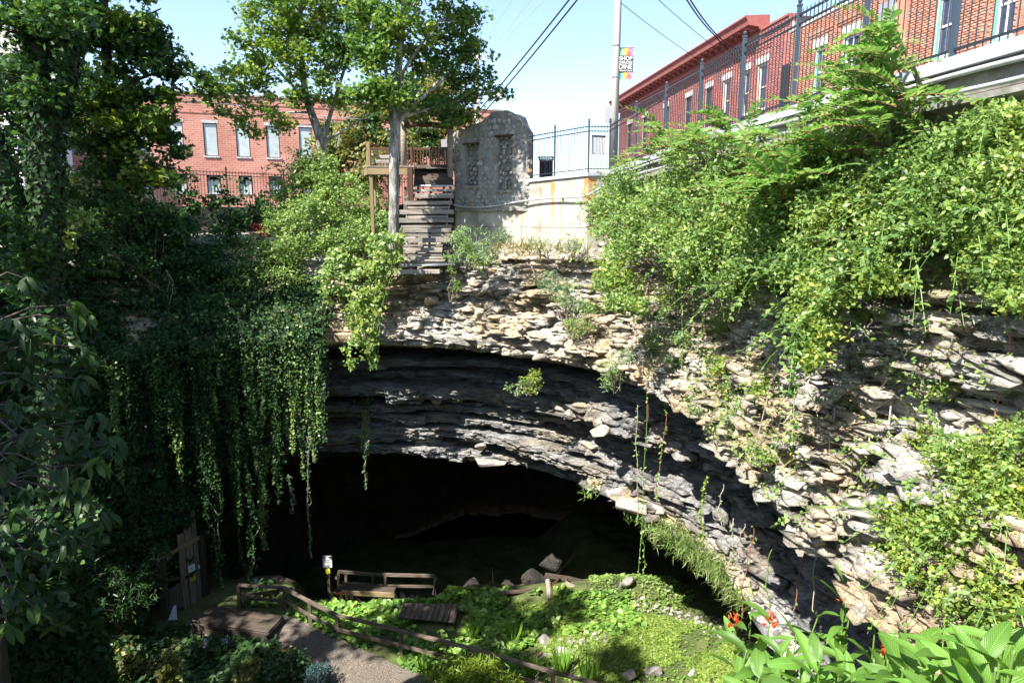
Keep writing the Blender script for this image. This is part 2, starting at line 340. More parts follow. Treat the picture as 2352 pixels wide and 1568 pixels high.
class MB:
    """collects shapes for one mesh, in world coordinates"""
    def __init__(s): s.V = []; s.F = []
    def add(s, V, F):
        b = len(s.V); s.V += [tuple(v) for v in V]; s.F += [tuple(i+b for i in f) for f in F]
    def box(s, c, dx, dy, dz, ex=(1, 0, 0), ey=(0, 1, 0), ez=(0, 0, 1)):
        c = Vector(c); ex, ey, ez = (Vector(e).normalized() for e in (ex, ey, ez))
        V = [c+ex*(i*dx/2)+ey*(j*dy/2)+ez*(k*dz/2) for k in (-1, 1) for j in (-1, 1) for i in (-1, 1)]
        s.add(V, [(0, 2, 3, 1), (4, 5, 7, 6), (0, 1, 5, 4), (2, 6, 7, 3), (0, 4, 6, 2), (1, 3, 7, 5)])
    def tube(s, pts, r, n=6, cap=True):
        V, F = tube(pts, r, n, cap); s.add(V, F)
    def build(s, name, mat, parent=None, smooth=False, kind=None):
        return obj(name, s.V, s.F, mat, parent, smooth, kind)
def tube(pts, r, n=6, cap=True):
    pts = [Vector(p) for p in pts]; m = len(pts)
    rs = list(r) if hasattr(r, '__len__') else [r]*m
    if len(rs) != m: rs = list(np.interp(np.linspace(0, 1, m), np.linspace(0, 1, len(rs)), rs))
    V = []; F = []; up = Vector((0, 0, 1)); prev = None
    for i, p in enumerate(pts):
        t = (pts[min(i+1, m-1)]-pts[max(i-1, 0)]).normalized()
        if prev is None:
            a = t.cross(up if abs(t.z) < .9 else Vector((0, 1, 0))).normalized()
        else:
            a = (prev-t*prev.dot(t)).normalized()
        prev = a; b = t.cross(a)
        for k in range(n):
            an = 2*math.pi*k/n; V.append(p+(a*math.cos(an)+b*math.sin(an))*rs[i])
    for i in range(m-1):
        for k in range(n):
            k2 = (k+1) % n; F.append((i*n+k, i*n+k2, (i+1)*n+k2, (i+1)*n+k))
    if cap: F.append(tuple(range(n))[::-1]); F.append(tuple((m-1)*n+k for k in range(n)))
    return V, F
def smoothline(pts, k=2):
    P = [np.array(p, float) for p in pts]
    for _ in range(k):
        Q = [P[0]]
        for a, b in zip(P[:-1], P[1:]): Q += [a*.75+b*.25, a*.25+b*.75]
        Q.append(P[-1]); P = Q
    return P
_bc = {}
def beam(name, p0, p1, w, h, mat, parent=None, up=(0, 0, 1), bevel=.006, jit=.0):
    """a squared timber from p0 to p1; its own x axis runs along it"""
    p0, p1 = Vector(p0), Vector(p1); L = (p1-p0).length
    key = (round(L, 2), round(w, 3), round(h, 3), mat.name, jit > 0 and len(_bc))
    if key not in _bc:
        bm = bmesh.new(); bmesh.ops.create_cube(bm, size=1)
        for v in bm.verts: v.co = Vector((v.co.x*L, v.co.y*w, v.co.z*h))
        if jit:
            bmesh.ops.subdivide_edges(bm, edges=[e for e in bm.edges if abs(e.verts[0].co.x-e.verts[1].co.x) > L*.5], cuts=3)
            for v in bm.verts: v.co += Vector((0, random.uniform(-jit, jit), random.uniform(-jit, jit)))
        if bevel: bmesh.ops.bevel(bm, geom=bm.edges[:] if not jit else [e for e in bm.edges if e.calc_face_angle(0) > .6], offset=bevel, segments=1, affect='EDGES')
        me = bpy.data.meshes.new(name); bm.to_mesh(me); bm.free(); me.materials.append(mat); _bc[key] = me
    x = (p1-p0).normalized(); u = Vector(up); y = u.cross(x)
    if y.length < 1e-4: y = Vector((0, 1, 0)).cross(x)
    y.normalize(); z = x.cross(y)
    R = Matrix((x, y, z)).transposed()
    return inst(name, _bc[key], parent, (p0+p1)/2, R)

# leaf shapes: x across, y along, z off the blade
KITE = (np.array([(0, 0, 0), (.30, .42, .07), (0, 1, 0), (-.30, .42, .07)]), np.array([(0, 1, 2), (0, 2, 3)]))
OVAL = (np.array([(0, 0, 0), (.2, .22, .04), (.27, .55, .05), (0, 1, -.08), (-.27, .55, .05), (-.2, .22, .04), (0, .5, 0)]),
        np.array([(0, 1, 6), (1, 2, 6), (2, 3, 6), (3, 4, 6), (4, 5, 6), (5, 0, 6)]))
_mp = [(0, 0), (.16, .12), (.46, .10), (.36, .30), (.58, .58), (.26, .56), (0, 1), (-.26, .56), (-.58, .58), (-.36, .30), (-.46, .10), (-.16, .12)]
MAPLE = (np.array([(x, y, -.10*abs(x)) for x, y in _mp]+[(0, .38, .03)]), np.array([(i, (i+1) % 12, 12) for i in range(12)]))
ROUND = (np.array([(.0, 0, 0), (.35, .06, .03), (.5, .4, .06), (.32, .8, .03), (0, .95, -.03), (-.32, .8, .03), (-.5, .4, .06), (-.35, .06, .03)]),
         np.array([(0, 1, 2), (0, 2, 3), (0, 3, 4), (0, 4, 5), (0, 5, 6), (0, 6, 7)]))
BLADE = (np.array([(-.045, 0, 0), (.045, 0, 0), (.03, .55, .05), (-.03, .55, .05), (0, 1, .2)]), np.array([(0, 1, 2), (0, 2, 3), (3, 2, 4)]))
NEEDLE = (np.array([(-.06, 0, 0), (.06, 0, 0), (.09, .5, .04), (0, 1, 0), (-.09, .5, .04)]), np.array([(0, 1, 2), (0, 2, 4), (4, 2, 3)]))
IVYL = (np.array([(0, 0, 0), (.42, .12, .03), (.36, .45, .0), (0, 1, -.06), (-.36, .45, .0), (-.42, .12, .03)]), np.array([(0, 1, 2), (0, 2, 3), (0, 3, 4), (0, 4, 5)]))
def unit(a): return a/np.maximum(np.linalg.norm(a, axis=-1, keepdims=True), 1e-9)
def leaves(shape, P, Nrm, size, along=None, spin=True):
    """verts and tris of one leaf per point: Nrm the blade's normal, along its direction"""
    SV, SF = shape; n = len(P); P = np.asarray(P, float)
    Nrm = unit(np.asarray(Nrm, float))
    if along is None: along = rng.normal(size=(n, 3))
    y = along-Nrm*np.sum(along*Nrm, -1, keepdims=True); y = unit(y); x = np.cross(y, Nrm)
    R = np.stack([x, y, Nrm], 1)                                 # rows
    sz = np.broadcast_to(np.asarray(size, float), (n,))
    V = P[:, None, :]+np.einsum('kj,njd->nkd', SV, R)*sz[:, None, None]
    F = SF[None]+(np.arange(n)*len(SV))[:, None, None]
    return V.reshape(-1, 3), F.reshape(-1, SF.shape[1])
def merge(parts):
    Vs, Fs, b = [], [], 0
    for V, F in parts:
        Vs.append(V); Fs.append(F+b); b += len(V)
    return np.concatenate(Vs), np.concatenate(Fs)
def ball(n, inner=.0):
    d = unit(rng.normal(size=(n, 3))); r = (inner**3+(1-inner**3)*rng.random(n))**(1/3)
    return d*r[:, None]
def clumpy(blobs, per_m3=None, total=1000, clump_r=.45, fill=.45, spread=1.):
    """points spread in clumps through ellipsoids (centre, radii). Returns points and clump centres"""
    vol = np.array([r[0]*r[1]*r[2] for c, r in blobs])**.75
    cnt = np.maximum((vol/vol.sum()*total).astype(int), 20)
    Pts, Cs = [], []
    for (c, r), k in zip(blobs, cnt):
        c = np.array(c); r = np.array(r)
        nc = max(4, int(k/ max(18, 60*(clump_r/.45)**2)))
        dd_ = ball(nc, fill); dd_ = dd_*(1+.38*vnoise(dd_*1.7+c*.37, 5)+np.where(rng.random(nc) < .14, .30*rng.random(nc), 0))[:, None]
        cc = c+dd_*r*.93
        Cs.append(cc)
        w = rng.random(nc)+.35; idx = rng.choice(nc, k, p=w/w.sum())
        g = rng.normal(size=(k, 3))*np.array([.55, .55, .34])*clump_r
        p = cc[idx]+g
        Pts.append(p)
    return np.concatenate(Pts), np.concatenate(Cs)
def upish(n, k=.8, bias=(0, 0, 1)):
    return rng.normal(size=(n, 3))*k+np.array(bias)
def blob(X, Y, D, rx, ry, rd): 
    c = at(X, Y, D); m = mpp(X, Y, D); return (tuple(c), (rx*m, rd, ry*m))

# ================================================================ GROUND AND CLIFF
def fz(x, y):
    """floor of the hollow and the bank below the camera"""
    x = np.asarray(x, float); y = np.asarray(y, float)
    P = np.stack([x, y, np.zeros_like(x)], -1)
    z = -15.0+.18*fbm(P*.35, 3, 5)+.05*fbm(P*1.6, 3, 9)
    ys = 26.6-2.3*sm(-9.6, -8.4, x)+1.7*sm(-3.2, -1.6, x)
    z = z-4.6*sm(0, 5.5, y-ys)*(1-.45*sm(1.5, 4.5, x))      # falls away into the cave
    z = z+.65*np.exp(-(((x-5.2)/1.2)**2+((y-25.0)/1.3)**2))            # mossy mound by the right wall
    z = z+.5*np.exp(-(((x-2.2)/3.0)**2+((y-25.2)/1.0)**2))
    z = z+.9*sm(5, 9, x)*sm(27, 20, y)
    z = z-.35*sm(-9.3, -10.3, x)*sm(22.0, 21.4, y)
    m = .86-.24*sm(1.4, 3.4, x)
    bank = -2.2-m*np.maximum(y, 0)-.5*sm(11, 14, y)*10
    bank = bank+.15*fbm(P*.8, 3, 3)
    bank = np.where(y < 0, -2.2+3.4*sm(0, -11, y), bank)
    left = -26+19.8*sm(-8.0, -9.8, x)*sm(17.4, 13.6, y)+.25*fbm(P*.7, 3, 13)
    return np.maximum(np.maximum(z, bank), left)
def floor_at(X, Y):
    r = ray(X, Y); lo, hi = 14., 60.
    for d in np.arange(15., 40., .05):
        p = r*(d/r.y)
        if p.z < float(fz(p.x, p.y)): return Vector((p.x, p.y, float(fz(p.x, p.y))))
    return r*(25/r.y)

xs = np.arange(-26, 15, .16); ys = np.concatenate([np.arange(-12, 14, .4), np.arange(14, 40, .16)])
gx, gy = np.meshgrid(xs, ys); gz = fz(gx, gy)
V = np.stack([gx, gy, gz], -1).reshape(-1, 3); nx, ny = len(xs), len(ys)
i, j = np.meshgrid(np.arange(nx-1), np.arange(ny-1)); a = (j*nx+i).ravel()
o = obj('sinkhole_floor', V, np.stack([a, a+1, a+nx+1, a+nx], 1), M['floor'], smooth=True); tag(o, kind='structure')

# the ring of the cliff's lip, left to right as seen, and the profile (offset into the hollow, height) along it
RING = [(-23, -12), (-23, 4), (-20.5, 14), (-17.5, 21), (-13, 25.3), (-9, 26.9), (-4.8, 26.7), (-2.5, 26.2), (-.1, 24.9), (1.8, 22.6), (3.2, 20.6), (3.9, 18.3), (4.15, 15), (4.2, 12), (4.25, 9), (4.4, 6.5), (4.9, 4), (5.6, 1), (6.5, -3), (8, -12)]
ring = np.array(smoothline(RING, 3)); seg = np.r_[0, np.cumsum(np.linalg.norm(np.diff(ring, axis=0), axis=1))]
rawseg = [float(seg[np.argmin(np.hypot(ring[:, 0]-p[0], ring[:, 1]-p[1]))]) for p in RING]
PL = [(-10, -.5), (-3, -.8), (-1.5, -1.5), (-.8, -3.1), (0, -4.6), (-.1, -5.0), (-.7, -5.5), (-.5, -6.2), (-.5, -7.2), (-.8, -7.5), (-.4, -8.0), (-.2, -9.6), (-.1, -11), (0, -12.6), (.2, -20)]
PB = [(-10, -.5), (-2.2, -.9), (-.9, -1.6), (-.6, -3.2), (0, -4.45), (-.15, -4.9), (-4.6, -5.9), (-3.0, -6.7), (-2.7, -7.7), (-4.8, -8.1), (-3.1, -8.8), (-2.7, -10.3), (-5.2, -10.8), (-14.5, -11.9), (-17.5, -20)]
PC = [(-7, -.6), (-3.1, -.8), (-2.3, -1.4), (-1.4, -3.0), (-.1, -4.4), (-.15, -4.8), (-3.0, -5.7), (-1.4, -6.4), (-.8, -7.0), (-3.3, -7.5), (-2.3, -8.3), (-1.55, -9.7), (-4.0, -10.4), (-9.5, -11.8), (-12.5, -20)]
PR = [(-5.5, 1.3), (-2.6, 1.15), (-1.55, -.5), (-.85, -2.1), (-.15, -4.0), (-.05, -4.6), (-3.0, -5.3), (-3.9, -6.4), (-4.0, -7.5), (-4.2, -8.4), (-3.4, -9.1), (-2.1, -9.9), (-3.9, -10.8), (-5.6, -12.2), (-6.8, -20)]
PN = [(-5.0, 1.3), (-2.4, 1.15), (-1.5, -.4), (-.95, -1.6), (-.1, -3.0), (.3, -4.4), (.2, -5.2), (0, -6), (-.5, -7), (-.6, -8), (-.6, -9), (-.6, -10), (-.6, -11), (-.6, -12), (-.6, -20)]
STN = [PL, PL, PL, PL, PL, [(a[0]*.35+b[0]*.65, a[1]*.35+b[1]*.65) for a, b in zip(PL, PB)], PB, PB, PB, PC, PC, [(a[0]*.5+b[0]*.5, a[1]*.5+b[1]*.5) for a, b in zip(PC, PR)], PR, PR, PR, PN, PN, PN, PN, PN]
prof = np.array(STN)                                              # station, key, (offset, z)
def sgrid():
    s0 = np.interp(0, [0], [0]); out = []; s = 0.
    sA, sB, sC = rawseg[4], rawseg[6], rawseg[16]
    while s < seg[-1]:
        out.append(s); s += .5 if s < rawseg[3] else (.085 if s < sB-1.5 else (.042 if s < sC else .4))
    return np.array(out)
sv = sgrid(); ns = len(sv)
cx = np.interp(sv, seg, ring[:, 0]); cy = np.interp(sv, seg, ring[:, 1])
tx = np.gradient(cx, sv); ty = np.gradient(cy, sv); k = np.ones(9)/9
tl = np.hypot(tx, ty); tx /= tl; ty /= tl
inx, iny = ty, -tx                                                # into the hollow
nk = prof.shape[1]
dens = [6, 14, 34, 56, 18, 26, 40, 40, 16, 22, 50, 24, 14, 12]    # rows between keys
tk = np.concatenate([np.linspace(kk, kk+1, d, endpoint=False) for kk, d in enumerate(dens)]+[[nk-1]])
ntv = len(tk)
OFF = np.empty((ns, ntv)); ZZ = np.empty((ns, ntv))
for kk in range(1): pass
sp_off = np.stack([np.interp(sv, rawseg, prof[:, q, 0]) for q in range(nk)], 1)
sp_z = np.stack([np.interp(sv, rawseg, prof[:, q, 1]) for q in range(nk)], 1)
ki = np.minimum(tk.astype(int), nk-2); kf = tk-ki
OFF = sp_off[:, ki]*(1-kf)+sp_off[:, ki+1]*kf; ZZ = sp_z[:, ki]*(1-kf)+sp_z[:, ki+1]*kf
SV = np.broadcast_to(sv[:, None], OFF.shape)
X0 = cx[:, None]+inx[:, None]*OFF; Y0 = cy[:, None]+iny[:, None]*OFF
P0 = np.stack([X0, Y0, ZZ], -1)
# bedding: layers of uneven thickness, each broken into blocks
lay = [-21.]
while lay[-1] < 3: lay.append(lay[-1]+random.choice([.1, .13, .16, .2, .24, .3, .42])*random.uniform(.8, 1.2))
lay = np.array(lay)
warp = fbm(np.stack([SV*.12, ZZ*.1, ZZ*0], -1), 3, 41)*.35+fbm(np.stack([SV*.9, ZZ*.7, ZZ*0], -1), 3, 45)*.07
zz = ZZ+warp
Li = np.clip(np.searchsorted(lay, zz)-1, 0, len(lay)-2); th = lay[Li+1]-lay[Li]; f = (zz-lay[Li])/th
wid = .22+.9*h1(Li, 3)**1.6
uu = SV+h1(Li, 4)*9+.3*fbm(np.stack([SV*1.1, zz*1.4, zz*0], -1), 2, 51)
Bi = np.floor(uu/wid).astype(np.int64); g = uu/wid-Bi
big = fbm(np.stack([SV*.28, ZZ*.35, ZZ*0], -1), 3, 61)
rubble = np.clip(.55+.6*fbm(np.stack([SV*.2, ZZ*.25, ZZ*0+4], -1), 2, 77), .15, 1.1)
pro = (h1(Li, 7)-.5)*.40+(h2(Li, Bi, 8)-.5)*.62*rubble+(g-.5)*(h2(Li, Bi, 9)-.5)*.3+(f-.5)*(h2(Li, Bi, 10)-.5)*.26
ed = np.minimum(np.minimum(f, 1-f)*th, np.minimum(g, 1-g)*wid)
Lk = np.floor(zz/.62).astype(np.int64); B2 = np.floor((SV+h1(Lk, 14)*7)/(1.1+2.2*h1(Lk, 15))).astype(np.int64)
inner = (sm(5.0, 5.6, tk)*sm(11.2, 10.6, tk))[None, :]
pro = pro*(1-.25*inner)+inner*((h1(Lk, 16)-.5)*.55+(h2(Lk, B2, 17)-.5)*.45)
pro = pro-.12*np.exp(-(ed/.03)**2)+.22*big
keyw = np.interp(tk, [0, .8, 1.3, 2, 4.5, 5, 6, 9, 11, 12, 14], [.1, .25, .7, 1.05, 1, .8, 1.0, 1.1, 1.1, .9, 1.2])[None, :]
fine = .05*fbm(P0*2.3, 4, 21)
d = pro*keyw*1.15+fine
vd = .05*fbm(P0*1.7, 3, 31)*keyw
CPt = P0+np.stack([inx[:, None]*d, iny[:, None]*d, vd], -1)
ii, jj = np.meshgrid(np.arange(ns-1), np.arange(ntv-1), indexing='ij'); a = (ii*ntv+jj)
q = np.stack([a, a+ntv, a+ntv+1, a+1], -1)
iscave = (jj >= np.searchsorted(tk, 11.05))
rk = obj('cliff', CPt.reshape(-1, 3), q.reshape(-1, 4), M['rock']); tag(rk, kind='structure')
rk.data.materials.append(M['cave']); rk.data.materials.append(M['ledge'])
isledge = (jj >= np.searchsorted(tk, 5.15)) & (jj < np.searchsorted(tk, 10.0)) | ((jj >= np.searchsorted(tk, 10.0)) & ~iscave & (cx[ii] < 1.0)) | ((jj >= np.searchsorted(tk, 10.0)) & (jj < np.searchsorted(tk, 10.72)))  # faces in the overhang's shade take the darkened rock
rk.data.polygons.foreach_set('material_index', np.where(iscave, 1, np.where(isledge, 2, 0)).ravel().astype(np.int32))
du = np.gradient(CPt, axis=0); dv = np.gradient(CPt, axis=1)
CN = unit(np.cross(du, dv)); 
flip = (CN[..., 0]*inx[:, None]+CN[..., 1]*iny[:, None]) < 0
CAREA = np.linalg.norm(np.cross(du, dv), axis=-1)
SN = np.stack([np.broadcast_to(inx[:, None], OFF.shape), np.broadcast_to(iny[:, None], OFF.shape), np.full(OFF.shape, .35)], -1)   # broad outward direction
PXX, PXY = project(CPt)
TK = np.broadcast_to(tk[None, :], OFF.shape)
def on_cliff(poly, dens_m2, k0=0.5, k1=5.2, holes=.45, seed=1, scale=.9):
    """points over the part of the rock face inside an outline, in patches"""
    m = inpoly(PXX, PXY, poly) & (TK >= k0) & (TK <= k1)
    pn = sm(holes-.25, holes+.25, .5+.5*fbm(CPt*scale, 2, seed))
    w = (CAREA*m*pn).ravel(); A = w.sum(); n = int(A*dens_m2)
    if n < 1: return np.zeros((0, 3)), np.zeros((0, 3))
    idx = rng.choice(len(w), n, p=w/A)
    return CPt.reshape(-1, 3)[idx]+rng.normal(size=(n, 3))*.04, SN.reshape(-1, 3)[idx]

# street-level ground, one sheet out to the horizon around the hollow
def fence_x(D): return 6.85-.131*D
def street_z(x): return .6+1.1*float(sm(-8, 1, x))
hole = [(fence_x(-14)+.6, -14), (fence_x(25.4)+.6, 25.4), (3.2, 26.4), (.5, 28.2), (-2.3, 29.6), (-7.5, 39.2), (-11.8, 36), (-16.2, 32.3), (-24.5, 25), (-26.5, 0), (-26, -14)]
cz = [1.62, 1.50, 1.45, 1.4, 1.3, .5, .55, .55, .5, .5, .5]
ctr = Vector((-8, 10, 0)); V = []; F = []
for kx, (hp, z) in enumerate(zip(hole, cz)):
    dirv = (Vector((hp[0], hp[1], 0))-ctr).normalized()
    for rr in (0, 6, 30, 120, 900): V.append((hp[0]+dirv.x*rr, hp[1]+dirv.y*rr, z))
nh = len(hole)
for kx in range(nh):
    k2 = (kx+1) % nh
    for r_ in range(4): F.append((kx*5+r_, k2*5+r_, k2*5+r_+1, kx*5+r_+1))
o = obj('street_ground', V, F, M['street']); tag(o, kind='structure')
# ================================================================ RETAINING WALLS, SLAB, RUIN
A_ = Vector((-2.35, 28.7, 0)); B_ = Vector((.32, 27.4, 0)); C1 = Vector((2.74, 25.2, 0)); C2 = Vector((3.53, 25.45, 0))
def curb_z(D): return float(np.interp(D, [4, 15, 25.5, 27.5], [2.0, 2.0, 1.70, 1.53]))
wroot = thing('concrete_retaining_wall', B_, 'pale rust-streaked concrete retaining wall under the corner of the iron fence', 'wall')
def wallsec(name, p, q, zb, zp, zq, th, mat, parent, push=0.):
    d = (q-p).normalized(); n = Vector((d.y, -d.x, 0)); p = p+n*push; q = q+n*push
    b = -n*th
    pts = [(p, zb), (q, zb), (q, zq), (p, zp)]
    V = [Vector((a.x, a.y, z)) for a, z in pts]+[Vector((a.x+b.x, a.y+b.y, z)) for a, z in pts]
    return obj(name, V, [(0, 1, 2, 3), (7, 6, 5, 4), (1, 0, 4, 5), (3, 2, 6, 7), (0, 3, 7, 4), (2, 1, 5, 6)], mat, parent)
wallsec('wall_section', A_, B_, -1.6, .42, .46, .5, M['concrete'], wroot)
wallsec('wall_section', B_, C1, -1.6, 1.43, 1.55, .5, M['concrete'], wroot)
wallsec('wall_section', C1, C2, -1.6, 1.55, 1.58, .5, M['concrete'], wroot)
for p, q, zp, zq in ((B_, C1, 1.53, 1.67), (C1, C2, 1.67, 1.70)):
    d = (q-p).normalized(); n = Vector((d.y, -d.x, 0))
    V = []
    for a, z in ((p, zp), (q+d*.05, zq)):
        for o_, zz_ in ((.07, -.12), (.07, 0), (-.5, 0), (-.5, -.12)): V.append((a.x+n.x*o_, a.y+n.y*o_, z+zz_))
    obj('cap_slab', V, [(0, 1, 5, 4), (1, 2, 6, 5), (2, 3, 7, 6), (3, 0, 4, 7), (3, 2, 1, 0), (4, 5, 6, 7)], M['capstone'], wroot)
# rust streaks running down the face, ragged sheets a few mm proud
d = (C1-B_).normalized(); n = Vector((d.y, -d.x, 0))
def streak(u, w, z1, z0, dd, nn, base):
    k = 14; V = []; F = []
    for i in range(k+1):
        t = i/k; ww = w*(1-.75*t)*(.8+.4*random.random()); z = z1+(z0-z1)*t
        c = base+dd*(u+.02*math.sin(i))+nn*.004
        V += [(c.x-dd.x*ww/2, c.y-dd.y*ww/2, z), (c.x+dd.x*ww/2, c.y+dd.y*ww/2, z)]
        if i: F.append((2*i-2, 2*i-1, 2*i+1, 2*i))
    obj('rust_streak', V, F, M['rust'], wroot)
L_ = (C1-B_).length
streak(L_*.5, .20, 1.38, -.1, d, n, B_); streak(.08, .16, 1.3, -.9, d, n, B_); streak(L_-.1, .18, 1.5, .3, d, n, B_)
d2 = (C2-C1).normalized(); n2 = Vector((d2.y, -d2.x, 0)); streak(.14, .26, 1.5, -.6, d2, n2, C1)
# formwork line along the wall: a shallow recessed-looking board mark
mb = MB()
for p, q in ((A_, B_), (B_, C1)):
    dd = (q-p).normalized(); nn = Vector((dd.y, -dd.x, 0)); c = (p+q)/2+nn*.004
    mb.box((c.x, c.y, -.28), (q-p).length, .012, .018, dd, nn)
mb.build('form_line', M['oldconcrete'], wroot)
# conduit clipped along the wall
pts = [at(1042, 470, 28.4), at(1062, 476, 28.35), at(1100, 477, 27.95), at(1150, 472, 27.6), at(1195, 462, 27.15), at(1260, 455, 26.25), at(1335, 452, 25.15), at(1352, 448, 25.0), at(1380, 430, 25.1), at(1412, 416, 24.6)]
o = MB(); o.tube(smoothline(pts, 2), .035, 7); o = o.build('wall_conduit', M['pipe'], None, True); tag(o, 'pale conduit pipe sagging along the concrete wall below the ruin', 'pipe')
for X, Y, D in ((1120, 475, 27.85), (1190, 464, 27.25), (1290, 454, 25.9)):
    c = at(X, Y, D); b = MB(); b.box(c+Vector((.02, .03, 0)), .03, .10, .10); k_ = b.build('clip', M['steel'], o)

# right-hand slab edge carrying the street above the cliff
sroot = thing('street_edge_slab', (fence_x(12), 12, 1.9), 'stained concrete slab edge with two pipes under the long iron fence', 'wall')
adir = Vector((-.131, .991, 0)).normalized(); anrm = Vector((-.991, -.131, 0)).normalized()
def fpt(D, out=0, z=0): return Vector((fence_x(D)+anrm.x*out, D+anrm.y*out, z))
def extrude(name, sect, D0, D1, mat, parent, zoff=True, steps=12):
    V = []; F = []; k = len(sect); Ds = np.linspace(D0, D1, steps+1)
    for D in Ds:
        zc = curb_z(D) if zoff else 0
        for o_, z in sect: V.append(fpt(D, o_, z+zc))
    for i_ in range(steps):
        for q_ in range(k): F.append((i_*k+q_, i_*k+(q_+1) % k, (i_+1)*k+(q_+1) % k, (i_+1)*k+q_))
    F += [tuple(range(k))[::-1], tuple(range(steps*k, steps*k+k))]
    return obj(name, V, F, mat, parent)
extrude('kerb', [(.20, -.16), (.20, 0), (-.35, 0), (-.35, -.16)], -4, 25.2, M['capstone'], sroot)
extrude('slab', [(.10, -.17), (.12, -.62), (-.1, -.82), (-3.2, -.82), (-3.2, -.17)], -4, 25.1, M['oldconcrete'], sroot)
extrude('drip_ledge', [(.125, -.50), (.20, -.53), (.20, -.60), (.125, -.64)], -4, 25.0, M['oldconcrete'], sroot)
for zz_, rr in ((-.25, .035), (-.44, .03)):
    pts = [fpt(D, .17+.015*math.sin(D*1.7), curb_z(D)+zz_+.018*math.sin(D*1.1+zz_*9)) for D in np.arange(0, 24.5, .7)]
    b = MB(); b.tube(pts, rr, 6); b.build('pipe', M['pipe'], sroot, True)
wallsec('wall_section', C2, fpt(25.2, -1.6), -1.6, 1.5, 1.5, .3, M['concrete'], wroot)
wallsec('under_wall', fpt(-4, -1.6), fpt(25.2, -1.6), -2.2, 1.2, .9, .3, M['oldconcrete'], sroot) if False else None
b = MB(); V = []
o = obj('back_wall', [fpt(25.2, -1.5, -1.5), fpt(-4, -1.5, -1.5), fpt(-4, -1.5, 1.3), fpt(25.2, -1.5, 1.0)], [(0, 1, 2, 3)], M['oldconcrete'], sroot)

# old concrete wall on the left under the far fence
lroot = thing('old_boundary_wall', (-13, 34.5, 0), 'shaded stained concrete wall below the vine-hung iron fence', 'wall')
LW = [Vector((-24.5, 25, 0)), Vector((-16.2, 32.3, 0)), Vector((-11.8, 36.0, 0)), Vector((-7.6, 39.4, 0)), Vector((-2.6, 40.5, 0))]
for p, q in zip(LW[:-1], LW[1:]): wallsec('wall_section', p, q, -1.2, .62, .62, .45, M['oldconcrete'], lroot)

# ruined fieldstone wall: mortar body with its own stones set in it
rdir = (Vector((.60, 27.1, 0))-Vector((-2.35, 28.55, 0))); rlen = rdir.length; rdir.normalize(); rn = Vector((rdir.y, -rdir.x, 0))
r0 = Vector((-2.35, 28.55, 0))
ruin = thing('ruined_stone_wall', (r0.x+rdir.x*1.6, r0.y+rdir.y*1.6, .4), 'ruined grey fieldstone wall with two blocked-up window openings', 'wall')
tops = [(0, 3.45), (.25, 3.62), (.5, 3.55), (.75, 3.75), (1.0, 3.72), (1.3, 3.82), (1.6, 4.02), (1.75, 4.12), (2.1, 4.16), (2.5, 4.14), (2.75, 4.02), (2.95, 3.98), (3.1, 3.62), (rlen, 3.35)]
def rtop(u): return float(np.interp(u, [t[0] for t in tops], [t[1] for t in tops]))
OPEN = [(.55, 1.12, 1.35, 2.95), (1.98, 2.62, 1.15, 3.18)]       # u0 u1 z0 z1
def inopen(u, z): return any(a < u < b and c < z < e for a, b, c, e in OPEN)
nu, nz_ = 70, 76; V = []; F = []
for iu in range(nu+1):
    for iz in range(nz_+1):
        u = rlen*iu/nu; zt = rtop(u); z = .35+(zt-.35)*iz/nz_
        dep = -.26 if inopen(u, z) else 0.
        nzv = float(fbm(np.array([u*3, z*3, 2.]), 3, 5))*.035
        p = r0+rdir*u+rn*(dep+nzv); V.append((p.x, p.y, z+.03*float(vnoise(np.array([u*6, z*6, 0]), 8))))
nf_ = len(V)
for iu in range(nu):
    for iz in range(nz_):
        a = iu*(nz_+1)+iz; F.append((a, a+nz_+1, a+nz_+2, a+1))
TH = .55
for iu in range(nu+1):
    for z in (.35, None):
        u = rlen*iu/nu; zz_ = rtop(u)-.05 if z is None else z
        p = r0+rdir*u-rn*TH; V.append((p.x, p.y, zz_))
for iu in range(nu):
    b_ = nf_+iu*2; F.append((b_, b_+1, b_+3, b_+2))
    a = iu*(nz_+1)+nz_; F.append((a, a+nz_+1, b_+3, b_+1))
F.append(tuple([nu*(nz_+1)+k_ for k_ in range(nz_+1)]+[nf_+nu*2+1, nf_+nu*2])); F.append(tuple([k_ for k_ in range(nz_, -1, -1)]+[nf_, nf_+1]))
obj('mortar_body', V, F, M['mortar'], ruin)
# stone shapes
def rockmesh(name, mat, dims, n=16, seed=0, flat=1.):
    rnd = random.Random(seed); bm = bmesh.new()
    for _ in range(n):
        v = Vector((rnd.gauss(0, 1), rnd.gauss(0, 1), rnd.gauss(0, 1))).normalized()
        k = max(abs(v.x), abs(v.y), abs(v.z)); v = v*(.55/k*.6+.45) 
        bm.verts.new((v.x*dims[0]*.5, v.y*dims[1]*.5, v.z*dims[2]*.5))
    r = bmesh.ops.convex_hull(bm, input=bm.verts)
    bmesh.ops.delete(bm, geom=[g_ for g_ in r['geom_interior'] if isinstance(g_, bmesh.types.BMVert)], context='VERTS')
    bmesh.ops.bevel(bm, geom=bm.edges[:], offset=min(dims)*.05, segments=1, affect='EDGES')
    me = bpy.data.meshes.new(name); bm.to_mesh(me); bm.free(); me.materials.append(mat); return me
FS = [rockmesh('stone', M['stone'], (1, .5, 1), 15, k) for k in range(9)]
FSO = rockmesh('stone', M['orangestone'], (1, .5, 1), 14, 77)
Rw = Matrix((rdir, -rn, Vector((0, 0, 1)))).transposed()
nst = 0
z = .45
